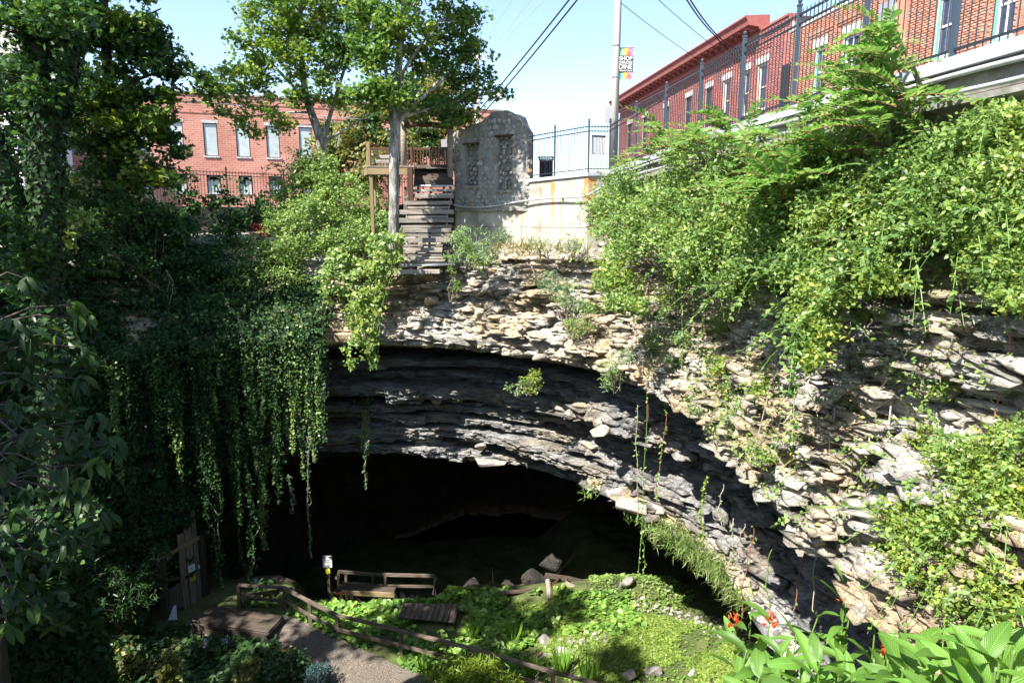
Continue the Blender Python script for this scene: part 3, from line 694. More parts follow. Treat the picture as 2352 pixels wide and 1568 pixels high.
while z < 4.1:
    hrow = random.uniform(.17, .27); u = random.uniform(-.05, .1)
    while u < rlen-.03 and nst < 262:
        w = random.uniform(.16, .34); uc, zc_ = u+w/2, z+hrow/2+random.uniform(-.05, .05)
        if zc_ < rtop(min(uc, rlen))-.06:
            op = inopen(uc, zc_)
            dep = -.24+random.uniform(0, .13) if op else random.uniform(-.02, .012)
            ww = min(w, .2) if op else w
            p = r0+rdir*uc+rn*dep; rot = (Rw @ Matrix.Rotation(random.uniform(-.35, .35), 3, 'Y')).to_quaternion()
            me = FSO if random.random() < .03 else random.choice(FS)
            if random.random() < (1. if op or zc_ > 3.1 or uc > 2.6 else .72):
                inst('stone', me, ruin, (p.x, p.y, zc_), rot, (ww*1.15, .15 if not op else .26, hrow*1.2)); nst += 1
        u += w
    z += hrow*.9
for zc_ in np.arange(.5, 3.6, .24):                               # stones on the broken end
    p = r0+rdir*(rlen+.0)-rn*random.uniform(.1, .45); inst('stone', random.choice(FS), ruin, (p.x, p.y, zc_), (Rw @ Matrix.Rotation(1.57, 3, 'Z')).to_quaternion(), (.3, .22, .24))
for a, b, c, e in OPEN:                                           # old timber lintels and stone sills of the openings
    p = r0+rdir*((a+b)/2)+rn*.0; bm_ = MB(); bm_.box((p.x, p.y, e+.03), b-a+.16, .16, .07, rdir, rn); bm_.build('lintel', M['brownwood'], ruin)
    bm_ = MB(); bm_.box((p.x, p.y, c-.05), b-a+.14, .14, .09, rdir, rn); bm_.build('sill', M['mortar'], ruin)

# ================================================================ IRON FENCES
def picket_mesh(h, r, mat, cone=True):
    b = MB(); b.tube([(0, 0, 0), (0, 0, h-.06), (0, 0, h)], [r, r, r*.25], 4); return rawmesh('picket', b.V, b.F, mat)
def post_mesh(h, w, mat):
    b = MB(); b.box((0, 0, h/2), w, w, h); b.box((0, 0, h+.012), w*1.3, w*1.3, .03); b.box((0, 0, .01), w*1.7, w*1.7, .02)
    b.tube([(0, 0, h+.03), (0, 0, h+.05), (0, 0, h+.085), (0, 0, h+.11), (0, 0, h+.125)], [.018, .03, .042, .03, .006], 7)
    return rawmesh('post', b.V, b.F, mat)
def iron_fence(root, stations, h, pitch, mat, pmat, rails, pr=.010, pw=.065):
    """stations: post feet (x, y, z)"""
    pm_, po = picket_mesh(h*.955-.06, pr, mat), post_mesh(h*.985, pw, pmat)
    for k_, st in enumerate(stations): inst('post', po, root, st)
    for p, q in zip(stations[:-1], stations[1:]):
        p, q = Vector(p), Vector(q); L = (q-p).length; nn = max(2, round(L/pitch))
        for i_ in range(1, nn): 
            c = p.lerp(q, i_/nn); inst('picket', pm_, root, (c.x, c.y, c.z+.06))
        for rz in rails:
            beam('rail', (p.x, p.y, p.z+rz), (q.x, q.y, q.z+rz), .03, .032, mat, root, bevel=0)
fr = thing('iron_fence', fpt(12, 0, 2.0), 'long black iron picket fence along the slab edge before the brick buildings', 'fence')
stD = [25.4, 22.4, 19.75, 17.35, 15.15, 13.05, 11.1, 9.25, 7.45, 5.7]
iron_fence(fr, [tuple(fpt(D, 0, curb_z(D))) for D in stD], 1.78, .125, M['iron'], M['bluepost'], (.13, 1.44, 1.60))
fc = thing('iron_fence', C1, 'short black iron fence on the concrete wall corner with a white sign board', 'fence')
dB = (C1-B_).normalized()
cs = [B_+dB*.12, B_+dB*1.72, C1, C2]
iron_fence(fc, [(p.x, p.y, z) for p, z in zip(cs, (1.53, 1.61, 1.68, 1.70))], 1.76, .125, M['iron'], M['bluepost'], (.12, 1.42, 1.58))
b = MB(); c = (C1.lerp(C2, .47)); b.box((c.x, c.y+.05, 2.62), .52, .02, .62, d2, n2); sg = b.build('sign_board', M['white']); tag(sg, 'blank white sign board hung on the corner fence pickets', 'sign')
b = MB(); b.box((c.x, c.y+.045, 2.945), .54, .03, .05, d2, n2); b.build('top_strip', M['iron'], sg)
for i_ in range(4): 
    b = MB(); p = c+d2*(-.2+.13*i_); b.box((p.x, p.y+.03, 2.36 if i_ in (0, 3) else 2.32), .03, .03, .04); b.build('clip', M['steel'], sg)
fl = thing('iron_fence', (-13, 34.5, .62), 'dark brown iron picket fence hung with vines before the far brick building', 'fence')
sts = []
for p, q in zip(LW[:-1], LW[1:]):
    m_ = max(1, round((q-p).length/2.4))
    for i_ in range(m_): c = p.lerp(q, i_/m_); sts.append((c.x, c.y+.2, .62))
sts = [s_ for s_ in sts if s_[0] > -19]
iron_fence(fl, sts, 1.85, .15, M['rustiron'], M['rustiron'], (.12, 1.5, 1.66), .012)

# litter bin behind the corner fence
tb = thing('litter_bin', at(1254, 408, 27.9), 'round black slatted metal litter bin behind the corner fence', 'litter bin')
bc = Vector(WL[tb.name]); bc.z = 1.53; tb.location = bc; WL[tb.name] = bc
sb_ = MB(); sb_.box((0, 0, .41), .035, .012, .78); slat = rawmesh('slat', sb_.V, sb_.F, M['iron'])
for i_ in range(22):
    an = 2*math.pi*i_/22; inst('slat', slat, tb, bc+Vector((math.cos(an)*.265, math.sin(an)*.265, 0)), Matrix.Rotation(an+math.pi/2, 3, 'Z'))
for zz_, rr in ((.06, .265), (.42, .27), (.80, .29), (.90, .325)):
    b = MB(); b.tube([bc+Vector((math.cos(t)*rr, math.sin(t)*rr, zz_)) for t in np.linspace(0, 2*math.pi, 25)], .016, 5, False); b.build('ring', M['iron'], tb)
b = MB(); b.tube([bc+Vector((0, 0, .08)), bc+Vector((0, 0, .74))], [.2, .235], 14); b.build('liner', M['black'], tb, True)
for i_ in range(22):
    an = 2*math.pi*i_/22; b = MB(); b.tube([bc+Vector((math.cos(an)*.265, math.sin(an)*.265, .79)), bc+Vector((math.cos(an)*.325, math.sin(an)*.325, .9))], .009, 4); b.build('flare', M['iron'], tb)

# ================================================================ BUILDINGS
RA = 16.7
def fac(D, z, out=0.): return Vector((RA-.131*D+anrm.x*out, D+anrm.y*out, z))
def facD(X, Y):
    r = ray(X, Y); return RA/(r.x/r.y+.131)
def facbox(mb, Da, Db, z0, z1, o0, o1):
    Da, Db = min(Da, Db), max(Da, Db); a = fac((Da+Db)/2, (z0+z1)/2, (o0+o1)/2)
    mb.box(a, (Db-Da)/.9914, o1-o0, z1-z0, adir, -anrm)
def brickmat(name, c1, c2):
    m = pm(name, [(.25, c1), (.75, c2)], .8, .9, .35, bscale=30, rnd=.16)
    n = m.node_tree; g = n.nodes.new('ShaderNodeNewGeometry'); b = next(x for x in n.nodes if x.type == 'BSDF_PRINCIPLED')
    hv = n.nodes.new('ShaderNodeHueSaturation'); mr = n.nodes.new('ShaderNodeMapRange'); mr.inputs[3].default_value = .78; mr.inputs[4].default_value = 1.2
    n.links.new(g.outputs['Random Per Island'], mr.inputs[0]); n.links.new(mr.outputs[0], hv.inputs['Value'])
    src = b.inputs['Base Color'].links[0].from_socket; n.links.new(src, hv.inputs['Color']); n.links.new(hv.outputs[0], b.inputs['Base Color'])
    return m
M['brick_o'] = brickmat('orange_brick', (.37, .15, .095), (.48, .235, .16))
M['brick_r'] = brickmat('red_brick', (.31, .10, .088), (.42, .165, .145))
M['lime_mortar'] = pm('lime_mortar', [(.3, (.40, .36, .32)), (.7, (.52, .48, .44))], 6, .95, .3)
M['cornice'] = pm('red_painted_cornice', [(.3, (.26, .075, .065)), (.7, (.34, .115, .10))], 3, .6, .15)
M['roughstone'] = pm('rough_white_stone', [(.3, (.42, .41, .39)), (.7, (.66, .65, .62))], 5, .9, 1., bscale=12, dist=.06)
def glassmat(name, tint, mixv):
    m, n, b, out = newmat(name); b.inputs['Base Color'].default_value = (*tint, 1); b.inputs['Roughness'].default_value = .06; b.inputs['Specular IOR Level'].default_value = .9
    t = n.nodes.new('ShaderNodeBsdfTransparent'); ms = n.nodes.new('ShaderNodeMixShader'); ms.inputs[0].default_value = mixv
    n.links.new(b.outputs[0], ms.inputs[1]); n.links.new(t.outputs[0], ms.inputs[2]); n.links.new(ms.outputs[0], out.inputs[0]); return m
M['glass'] = glassmat('window_glass', (.03, .05, .10), .45)
M['darkglass'] = glassmat('dark_window_glass', (.02, .035, .07), .2)
M['curtain'] = pm('pink_curtain', [(.35, (.50, .30, .38)), (.65, (.62, .42, .46))], 1.2, .9, .3, stretch=(6, 6, .6))
M['room'] = plain('dark_room', (.02, .025, .06), .9)
M['greenframe'] = plain('green_window_frame', (.10, .33, .27), .5)
M['darkframe'] = plain('dark_window_frame', (.05, .045, .045), .5)
M['creamframe'] = plain('cream_window_frame', (.55, .52, .42), .6)

def brick_face(root, Da, Db, z0, z1, holes, mat, nmax, bl=.225, bh=.081, base=0., cut=None):
    """every brick of a wall face as its own block standing proud of the mortar; nearest ones are parts"""
    Da, Db = min(Da, Db), max(Da, Db); LB = (Db-Da)/.9914
    row = 0; z = z0; out = []
    while z+bh <= z1+.001:
        u = -(bl/2 if row % 2 else 0)
        while u < LB:
            a, b_ = max(u, 0)+.006, min(u+bl, LB)-.006
            if b_-a > .03:
                out.append((a, b_, z+.006, z+bh-.006))
            u += bl
        z += bh; row += 1
    keep = []
    for a, b_, za, zb in out:
        segs = [(a, b_)]
        for (h0, h1_, hz0, hz1) in holes:
            if zb > hz0 and za < hz1:
                q0, q1 = (h0-Da)/.9914, (h1_-Da)/.9914; ns_ = []
                for (s0, s1) in segs:
                    if s1 <= q0 or s0 >= q1: ns_.append((s0, s1)); continue
                    if s0 < q0-.02: ns_.append((s0, q0-.003))
                    if s1 > q1+.02: ns_.append((q1+.003, s1))
                segs = ns_
        keep += [(s0, s1, za, zb) for s0, s1 in segs if s1-s0 > .025]
    arr = np.array(keep); Dc = Da+.9914*(arr[:, 0]+arr[:, 1])/2; zc_ = (arr[:, 2]+arr[:, 3])/2
    Pc = np.stack([RA-.131*Dc, Dc, zc_], -1); Xp, Yp = project(Pc)
    dist = Dc+np.where((Xp > 2360) | (Yp < -5) | (Xp < 0), 100, 0)+np.where(arr[:, 1]-arr[:, 0] < bl*.8, 60, 0)
    order = np.argsort(dist); solo = set(order[:nmax].tolist())
    me = None; mbv = []; ad = np.array(adir); an = np.array(anrm); ez = np.array([0, 0, 1.])
    outp = base+.008+rng.random(len(arr))*.007
    c = np.array([fac(Da, 0, 0)])
    S8 = [(0, 0, 0), (1, 0, 0), (1, 0, 1), (0, 0, 1), (0, 1, 0), (1, 1, 0), (1, 1, 1), (0, 1, 1)]
    FQ = np.array([(4, 5, 6, 7), (0, 1, 5, 4), (3, 7, 6, 2), (0, 4, 7, 3), (1, 2, 6, 5)])
    if nmax:
        b0 = MB(); b0.box((0, 0, 0), bl-.012, .05, bh-.012, adir, -anrm); me = rawmesh('brick', b0.V, b0.F, mat)
    rest = [i_ for i_ in range(len(arr)) if i_ not in solo]
    Vv = []
    for i_ in rest:
        a, b_, za, zb = arr[i_]
        for sx, sy, sz in S8:
            Vv.append(c[0]+ad*((b_ if sx else a))+an*(outp[i_] if sy else base-.03)+ez*(zb if sz else za))
    Ff = (FQ[None]+(np.arange(len(rest))*8)[:, None, None]).reshape(-1, 4)
    obj('brickwork', np.array(Vv), Ff, mat, root, kind='stuff')
    for i_ in solo:
        a, b_, za, zb = arr[i_]; p = c[0]+ad*((a+b_)/2)+an*(outp[i_]-.025)+ez*((za+zb)/2)
        inst('brick', me, root, p)
def wall_with_holes(name, root, Da, Db, z0, z1, holes, out, mat, thick=.3):
    Ds = sorted({Da, Db, *[h[0] for h in holes], *[h[1] for h in holes]}); Zs = sorted({z0, z1, *[h[2] for h in holes], *[h[3] for h in holes]})
    Ds = [d_ for d_ in Ds if min(Da, Db) <= d_ <= max(Da, Db)]; Zs = [q for q in Zs if z0 <= q <= z1]
    mb = MB()
    for a, b_ in zip(Ds[:-1], Ds[1:]):
        run = None
        for c_, e in zip(Zs[:-1], Zs[1:]):
            solid = not any(h[0] < (a+b_)/2 < h[1] and h[2] < (c_+e)/2 < h[3] for h in holes)
            if solid: facbox(mb, a, b_, c_, e, out-thick, out)
    return mb.build(name, mat, root)

def sash_window(root, h, frame, glass, curtain=None, lintel=True, muntin=True):
    D0, D1, z0, z1 = h; w = D1-D0
    fm = MB(); t = .07
    facbox(fm, D0, D0+t, z0, z1, -.16, -.06); facbox(fm, D1-t, D1, z0, z1, -.16, -.06)
    facbox(fm, D0+t, D1-t, z1-t*1.3, z1, -.16, -.06); facbox(fm, D0+t, D1-t, z0, z0+t, -.16, -.06)
    f = fm.build('window', frame, root)
    s_ = MB(); zm = (z0+z1)/2
    facbox(s_, D0+t, D0+t+.05, z0+t, z1-t*1.3, -.15, -.09); facbox(s_, D1-t-.05, D1-t, z0+t, z1-t*1.3, -.15, -.09)
    facbox(s_, D0+t+.05, D1-t-.05, zm-.03, zm+.03, -.15, -.085); facbox(s_, D0+t+.05, D1-t-.05, z0+t, z0+t+.05, -.15, -.09); facbox(s_, D0+t+.05, D1-t-.05, z1-t*1.3-.05, z1-t*1.3, -.15, -.09)
    if muntin: facbox(s_, (D0+D1)/2-.018, (D0+D1)/2+.018, z0+t+.05, zm-.03, -.145, -.095); facbox(s_, (D0+D1)/2-.018, (D0+D1)/2+.018, zm+.03, z1-t*1.3-.05, -.145, -.095)
    s_.build('sash', M['white'] if curtain else frame, f)
    for za, zb in ((z0+t+.05, zm-.03), (zm+.03, z1-t*1.3-.05)):
        g_ = MB(); facbox(g_, D0+t+.05, D1-t-.05, za, zb, -.128, -.122); g_.build('pane', glass, f)
    if curtain:
        for ca, cb in ((D0+t, D0+t+w*.26), (D1-t-w*.36, D1-t)):
            V = []; F = []; kk = 26
            for i_ in range(kk+1):
                Dd = ca+(cb-ca)*i_/kk; o_ = -.30+.035*math.sin(i_*1.55)
                V += [fac(Dd, z0-.1, o_), fac(Dd, z1, o_)]
                if i_: F.append((2*i_-2, 2*i_, 2*i_+1, 2*i_-1))
            obj('curtain', V, F, M['curtain'], f)
    bk = MB(); facbox(bk, D0-.2, D1+.2, z0-.2, z1+.2, -.95, -.9); bk.build('dark_interior', M['room'], f)
    if lintel:
        l_ = MB(); facbox(l_, D0-.16, D1+.16, z1+.003, z1+.30, -.10, .045); l_.build('lintel', M['roughstone'], root)
    l_ = MB(); facbox(l_, D0-.10, D1+.10, z0-.13, z0-.003, -.12, .06); l_.build('sill', M['roughstone'], root)
def panel(root, D0, D1, z0, z1, mat, n_, rows=3):
    """stepped corbel panel: small blocks in rows with deep gaps"""
    mb = MB(); w = (D1-D0)/(2*n_-1); hh = (z1-z0)/rows
    for r_ in range(rows):
        for k_ in range(n_):
            o_ = .02+.03*r_
            a = D0+2*k_*w-(w*.15*r_); facbox(mb, a, a+w*(1+.3*r_), z0+r_*hh, z0+(r_+1)*hh-.01, -.1, o_)
    mb.build('corbel', mat, root)

# orange-red brick building nearest on the right
ob = thing('brick_building', fac(24, 1.5, -4), 'orange brick building with white stone lintels and pink curtains behind the long fence', 'building')
oh = []
for Xa, Xb, Yc in ((1870, 1893, 165), (1935, 1970, 130), (2040, 2063, 100), (2149, 2191, 70), (2281, 2331, 40)):
    a, b_ = facD(Xb, Yc), facD(Xa, Yc); oh.append((a, b_, 5.05, 7.05))
low = [(a, b_, 1.6, 3.6) for a, b_, _, _ in oh]
cor = [(a-.45, b_+.45, 7.40, 7.72) for a, b_, _, _ in oh]
wall_with_holes('wall', ob, 12, 32.4, .9, 8.2, oh+low+cor, 0, M['lime_mortar'])
brick_face(ob, 12, 32.4, 1.4, 8.14, oh+low+cor+[(a-.16, b_+.16, z1_, z1_+.3) for a, b_, _, z1_ in oh], M['brick_o'], 300)
for h in oh: sash_window(ob, h, M['greenframe'], M['glass'], True)
for h in low: sash_window(ob, h, M['greenframe'], M['darkglass'], None)
for a, b_, z0_, z1_ in cor: panel(ob, a, b_, z0_, z1_, M['brick_o'], 8); bk = MB(); facbox(bk, a-.05, b_+.05, z0_-.05, z1_+.05, -.34, -.31); bk.build('recess_back', M['brick_o'], ob)
b = MB(); facbox(b, 12, 32.4, 8.2, 8.34, -.35, .07); b.build('coping', M['roughstone'], ob)
b = MB(); facbox(b, 12, 32.4, 1.0, 8.1, -9, -8.7); facbox(b, 12, 12.3, 1, 8.1, -8.7, -.3); facbox(b, 32.1, 32.4, 1, 8.1, -8.7, -.3); b.build('side_walls', M['brick_o'], ob)
b = MB(); facbox(b, 12, 32.4, 7.9, 8.05, -8.7, -.3); b.build('roof', M['street'], ob)
Dp = facD(2073, 70)
bp_ = MB(); facbox(bp_, Dp-.28, Dp+.28, 1.4, 8.0, .016, .10); bp_.build('pilaster', M['brick_o'], ob)
# black downpipe and shutter gap at the joint of the two buildings
b = MB(); facbox(b, facD(1812, 200)-.1, facD(1796, 200), 4.9, 6.9, .02, .07); b.build('shutter', M['black'], ob)

# red brick building with the bracketed cornice
rb = thing('brick_building', fac(46, 1.5, -4), 'red brick building with a bracketed red cornice beyond the fence', 'building')
rh = []
for Xa, Xb, Yc in ((1739, 1759, 210), (1705, 1720, 215), (1660.5, 1676, 230), (1621, 1635.5, 240), (1575, 1588, 255), (1524.6, 1535.6, 275), (1476, 1486.5, 300), (1441, 1452, 310)):
    a, b_ = facD(Xb, Yc), facD(Xa, Yc); rh.append((a, b_, 5.25, 7.45))
D1r, D0r = 59., 32.46
low = [(a, b_, 1.6, 3.9) for a, b_, _, _ in rh]; cor = [(a-.3, b_+.3, 7.95, 8.3) for a, b_, _, _ in rh]
wall_with_holes('wall', rb, D0r, D1r, .9, 9.0, rh+low+cor, 0, M['lime_mortar'])
brick_face(rb, D0r, D1r, 1.6, 8.7, rh+low+cor+[(a-.16, b_+.16, z1_, z1_+.3) for a, b_, _, z1_ in rh], M['brick_r'], 180)
for h in rh: sash_window(rb, h, M['creamframe'] if h[0] < 40 else M['darkframe'], M['darkglass'], None, muntin=False)
for h in low: sash_window(rb, h, M['darkframe'], M['darkglass'], None, muntin=False)
for a, b_, z0_, z1_ in cor: panel(rb, a, b_, z0_, z1_, M['brick_r'], 6); bk = MB(); facbox(bk, a-.05, b_+.05, z0_-.05, z1_+.05, -.34, -.31); bk.build('recess_back', M['brick_r'], rb)
def facextrude(name, sect, Da, Db, mat, root):
    V = [fac(D, z, o_) for D in (Da, Db) for o_, z in sect]; k = len(sect)
    F = [(q_, (q_+1) % k, k+(q_+1) % k, k+q_) for q_ in range(k)]+[tuple(range(k))[::-1], tuple(range(k, 2*k))]
    return obj(name, V, F, mat, root)
facextrude('cornice', [(.03, 8.72), (.10, 8.76), (.10, 9.02), (.22, 9.06), (.24, 9.14), (.78, 9.20), (.84, 9.42), (.95, 9.55), (.95, 9.62), (-.3, 9.7), (-.3, 8.72)], 35.0, D1r+.25, M['cornice'], rb)
br = MB(); br.box((0, 0, 0), .16, .50, .10, adir, -anrm); br.box(tuple(-anrm*.12+Vector((0, 0, -.09))), .16, .26, .1, adir, -anrm); brm = rawmesh('bracket', br.V, br.F, M['cornice'])
D = 35.4
while D < D1r: inst('bracket', brm, rb, fac(D, 9.13, .45)); D += .80
b = MB(); facbox(b, D0r, 34.98, 8.7, 8.95, -.5, .10); facbox(b, D0r-.0, 34.98, 8.95, 9.05, -.55, .16); b.build('pier_cap', M['cornice'], rb)
b = MB(); facbox(b, D0r, D1r, 1, 8.9, -9, -8.7); facbox(b, D0r, D0r+.3, 1, 8.9, -8.7, -.3); facbox(b, D1r-.3, D1r, 1, 8.9, -8.7, -.3); b.build('side_walls', M['brick_r'], rb)
b = MB(); facbox(b, D0r, D1r, 8.75, 8.95, -8.7, -.3); b.build('roof', M['street'], rb)
# wall sign post between fence and orange building
sp = thing('street_sign', fpt(13.2, -3.5, 1.95), 'grey sign back on a black post behind the long fence', 'sign')
c = at(2035, 40, 13.6); b = MB(); b.box(c, .44, .012, .56, adir, -anrm); b.build('sign_plate', M['greysign'], sp)
b = MB(); b.box((c.x+.03, c.y+.03, (c.z-.1+1.95)/2), .06, .06, c.z-.1-1.95); b.build('post', M['black'], sp); sp.location = (c.x, c.y, 1.95)
for ch in sp.children: ch.location = WL['street_sign']-Vector((c.x, c.y, 1.95))

# far red building on the left, its windows boarded up
ldir = Vector((.937, .35, 0)).normalized(); ln = Vector((ldir.y, -ldir.x, 0)); LO = Vector((-23.4, 54, 0))
def lf(t, z, out=0): return LO+ldir*t+ln*out+Vector((0, 0, z))
def lft(X, Y):
    r = ray(X, Y); k = r.x/r.y; return (k*LO.y-LO.x)/(ldir.x-k*ldir.y)
lb = thing('brick_building', lf(4, .4, -5), 'long red brick building on the left with boarded pale windows', 'building')
def lbox(mb, t0, t1, z0, z1, o0, o1): mb.box(lf((t0+t1)/2, (z0+z1)/2, (o0+o1)/2), t1-t0, o1-o0, z1-z0, ldir, -ln)
def farbrick():
    m, n, b_, out = newmat('far_brick'); L = n.links.new
    tc = n.nodes.new('ShaderNodeTexCoord'); dt = n.nodes.new('ShaderNodeVectorMath'); dt.operation = 'DOT_PRODUCT'; dt.inputs[1].default_value = ldir
    L(tc.outputs['Object'], dt.inputs[0]); sx = n.nodes.new('ShaderNodeSeparateXYZ'); L(tc.outputs['Object'], sx.inputs[0]); cx_ = n.nodes.new('ShaderNodeCombineXYZ')
    L(dt.outputs['Value'], cx_.inputs[0]); L(sx.outputs[2], cx_.inputs[1])
    bt = n.nodes.new('ShaderNodeTexBrick'); bt.inputs['Scale'].default_value = 1; bt.inputs['Brick Width'].default_value = .42; bt.inputs['Row Height'].default_value = .16; bt.inputs['Mortar Size'].default_value = .014; bt.inputs['Bias'].default_value = 0
    bt.inputs['Color1'].default_value = (.45, .155, .105, 1); bt.inputs['Color2'].default_value = (.53, .215, .15, 1); bt.inputs['Mortar'].default_value = (.54, .36, .29, 1)
    L(cx_.outputs[0], bt.inputs['Vector'])
    nz = n.nodes.new('ShaderNodeTexNoise'); nz.inputs['Scale'].default_value = .5; nz.inputs['Detail'].default_value = 6; L(tc.outputs['Object'], nz.inputs['Vector'])
    r = ramp(n, [(.35, (.85, .82, .8)), (.7, (1.15, 1.2, 1.25))]); L(nz.outputs[0], r.inputs[0])
    mm = n.nodes.new('ShaderNodeMixRGB'); mm.blend_type = 'MULTIPLY'; mm.inputs[0].default_value = 1; L(bt.outputs[0], mm.inputs[1]); L(r.outputs[0], mm.inputs[2]); L(mm.outputs[0], b_.inputs['Base Color'])
    b_.inputs['Roughness'].default_value = .9
    bp = n.nodes.new('ShaderNodeBump'); bp.inputs['Strength'].default_value = .5; bp.inputs['Distance'].default_value = .02; bp.invert = True; L(bt.outputs['Fac'], bp.inputs['Height']); L(bp.outputs[0], b_.inputs['Normal'])
    return m
M['farbrick'] = farbrick(); M['board'] = pm('pale_window_board', [(.3, (.36, .42, .42)), (.7, (.50, .56, .55))], 1.5, .8, .2, rnd=.08)
wt = [lft(x, 320) for x in (405, 484, 558, 627, 702)]
pitchw = (wt[4]-wt[0])/4
wt = [wt[0]-pitchw*k_ for k_ in (3, 2, 1)]+wt+[wt[4]+pitchw*k_ for k_ in (1, 2, 3)]
ztop = 9.35; zs, zh = 4.82, 7.25
mb = MB(); ts = [-14.]+sum([[t-.5, t+.5] for t in wt], [])+[24.]
for k_ in range(0, len(ts), 2): lbox(mb, ts[k_], ts[k_+1], 0, ztop, -.4, 0)
for t in wt: lbox(mb, t-.5, t+.5, zh, ztop, -.4, 0); lbox(mb, t-.5, t+.5, 3.4, zs, -.4, 0); lbox(mb, t-.5, t+.5, 0, 1.9, -.4, 0)
lbox(mb, -14, 24, 0, 9, -12, -11.6); lbox(mb, -14, -13.6, 0, 9, -11.6, -.4); lbox(mb, 23.6, 24, 0, 9, -11.6, -.4)
mb.build('wall', M['farbrick'], lb)
b = MB(); lbox(b, -14, 24, 8.6, 8.8, -11.6, -.4); b.build('roof', M['street'], lb)
b = MB(); lbox(b, -14.1, 24.1, ztop, ztop+.12, -.5, .08); b.build('coping', M['concrete'], lb)
for zz_ in (8.75, 7.95): 
    b = MB(); lbox(b, -14, 24, zz_, zz_+.07, .002, .035); b.build('string_course', M['farbrick'], lb)
    b = MB()
    for t in np.arange(-13.6, 24, .9): lbox(b, t, t+.07, zz_+.07, zz_+.26, .002, .03)
    b.build('dentil', M['farbrick'], lb, kind='stuff')
for k_, t in enumerate(wt):
    b = MB(); lbox(b, t-.5, t-.44, zs, zh, -.2, -.1); lbox(b, t+.44, t+.5, zs, zh, -.2, -.1); lbox(b, t-.44, t+.44, zh-.07, zh, -.2, -.1); lbox(b, t-.44, t+.44, zs, zs+.06, -.2, -.1); f = b.build('window', M['darkframe'], lb)
    b = MB(); lbox(b, t-.43, t+.43, zs+.06, zh-.07, -.15, -.08); b.build('board', M['board'], f)
    b = MB(); lbox(b, t-.58, t+.58, zh+.003, zh+.22, -.1, .02); b.build('lintel', M['roughstone'], lb)
    b = MB(); lbox(b, t-.56, t+.56, zs-.12, zs-.003, -.15, .06); b.build('sill', M['roughstone'], lb)
    # ground-floor opening with a segmental head
    b = MB(); lbox(b, t-.5, t+.5, 1.95, 2.0, -.2, .04); b.build('sill', M['roughstone'], lb)
    b = MB(); lbox(b, t-.42, t+.42, 2.0, 3.05, -.22, -.14); b.build('board', M['board'], lb)
    arc = MB()
    for q in range(9):
        an = math.pi*(q+.5)/9*.62+math.pi*.19; p = lf(t+.62*math.cos(an)*.82, 2.72+.62*math.sin(an), -.02)
        arc.box(p, .15, .1, .12, ldir*math.sin(an)-Vector((0, 0, 1))*math.cos(an)*.6, ln)
    arc.build('arch', M['darkframe'], lb)
# white clapboard house behind the ivy trunk
wh = thing('white_house', at(-60, 380, 44), 'white clapboard house glimpsed behind the ivy-covered trunk', 'house')
hc = at(52, 360, 46); hx0 = hc.x
bd = MB()
bdm = MB(); bdm.box((0, 0, 0), 9, .05, .19, (1, 0, 0), (0, 1, 0), (0, 0, 1)); bmesh_ = rawmesh('clapboard', [(-4.5, -.03, 0), (4.5, -.03, 0), (4.5, 0, .19), (-4.5, 0, .19), (4.5, .02, 0), (-4.5, .02, 0)], [(0, 1, 2, 3), (0, 5, 4, 1)], M['white'])
for k_ in range(52): inst('clapboard', bmesh_, wh, (hx0-4.5, 46, .2+.185*k_))
b = MB(); b.box((hx0-4.5, 49, 5), 9, 5.9, 9.8); b.build('wall', M['white'], wh)
b = MB(); b.box((hx0, 45.93, 5), .22, .1, 9.8); b.box((hx0+.6, 48, 4), .9, 3, 7.8); b.build('corner_board', M['white'], wh)
zc_ = at(40, 290, 46).z
b = MB(); b.box((hx0-.1, 45.6, zc_), 2.2, .9, .16); b.box((hx0-.1, 45.7, zc_-.18), 1.9, .7, .14); b.build('eave', M['white'], wh)
b = MB(); b.tube([(hx0+.25, 45.5, .3), (hx0+.25, 45.5, zc_-.2)], .1, 8); b.build('porch_column', M['white'], wh)
b = MB(); zt = 10.1; b.add([(hx0-9.5, 45.4, zt), (hx0+.5, 45.4, zt), (hx0+.5, 52.4, zt), (hx0-9.5, 52.4, zt), (hx0-9.5, 49, zt+2.6), (hx0+.5, 49, zt+2.6)], [(0, 1, 5, 4), (2, 3, 4, 5), (1, 2, 5), (3, 0, 4), (0, 3, 2, 1)]); b.build('roof', M['oldconcrete'], wh)

# ================================================================ POLES, WIRES, BANNER
pp = at(1410, 330, 29.5); pole = thing('utility_pole', (pp.x, pp.y, 1.5), 'tall bleached wooden utility pole carrying the shop banner beside the corner', 'utility pole')
b = MB(); b.tube([(pp.x, pp.y, 1.4), (pp.x+.01, pp.y, 7), (pp.x+.03, pp.y, 16)], [.155, .14, .115], 14); b.build('shaft', M['polewood'], pole, True)
b = MB(); b.box((pp.x-.24, pp.y-.05, at(1397, 266, 29.5).z), .30, .05, .62); b.build('meter_box', M['greysign'], pole)
b = MB(); b.tube([(pp.x+.15, pp.y-.02, 1.5), (pp.x+.13, pp.y-.02, 15)], .022, 6); b.build('ground_wire', M['bluepost'], pole)
for Y in (105, 178): 
    z = at(1410, Y, 29.5).z; b = MB(); b.tube([(pp.x+math.cos(t)*.152, pp.y+math.sin(t)*.152, z+.0) for t in np.linspace(0, 6.283, 20)], .014, 4, False); b.build('strap', M['steel'], pole)
tl, brr = at(1421, 110.5, 29.45), at(1453.5, 181.5, 29.45)
bw, bh_ = brr.x-tl.x, tl.z-brr.z
ban = thing('banner', ((tl.x+brr.x)/2, tl.y, brr.z), 'rainbow street banner with a black SHOP EXPLORE DINE panel on the pole', 'banner')
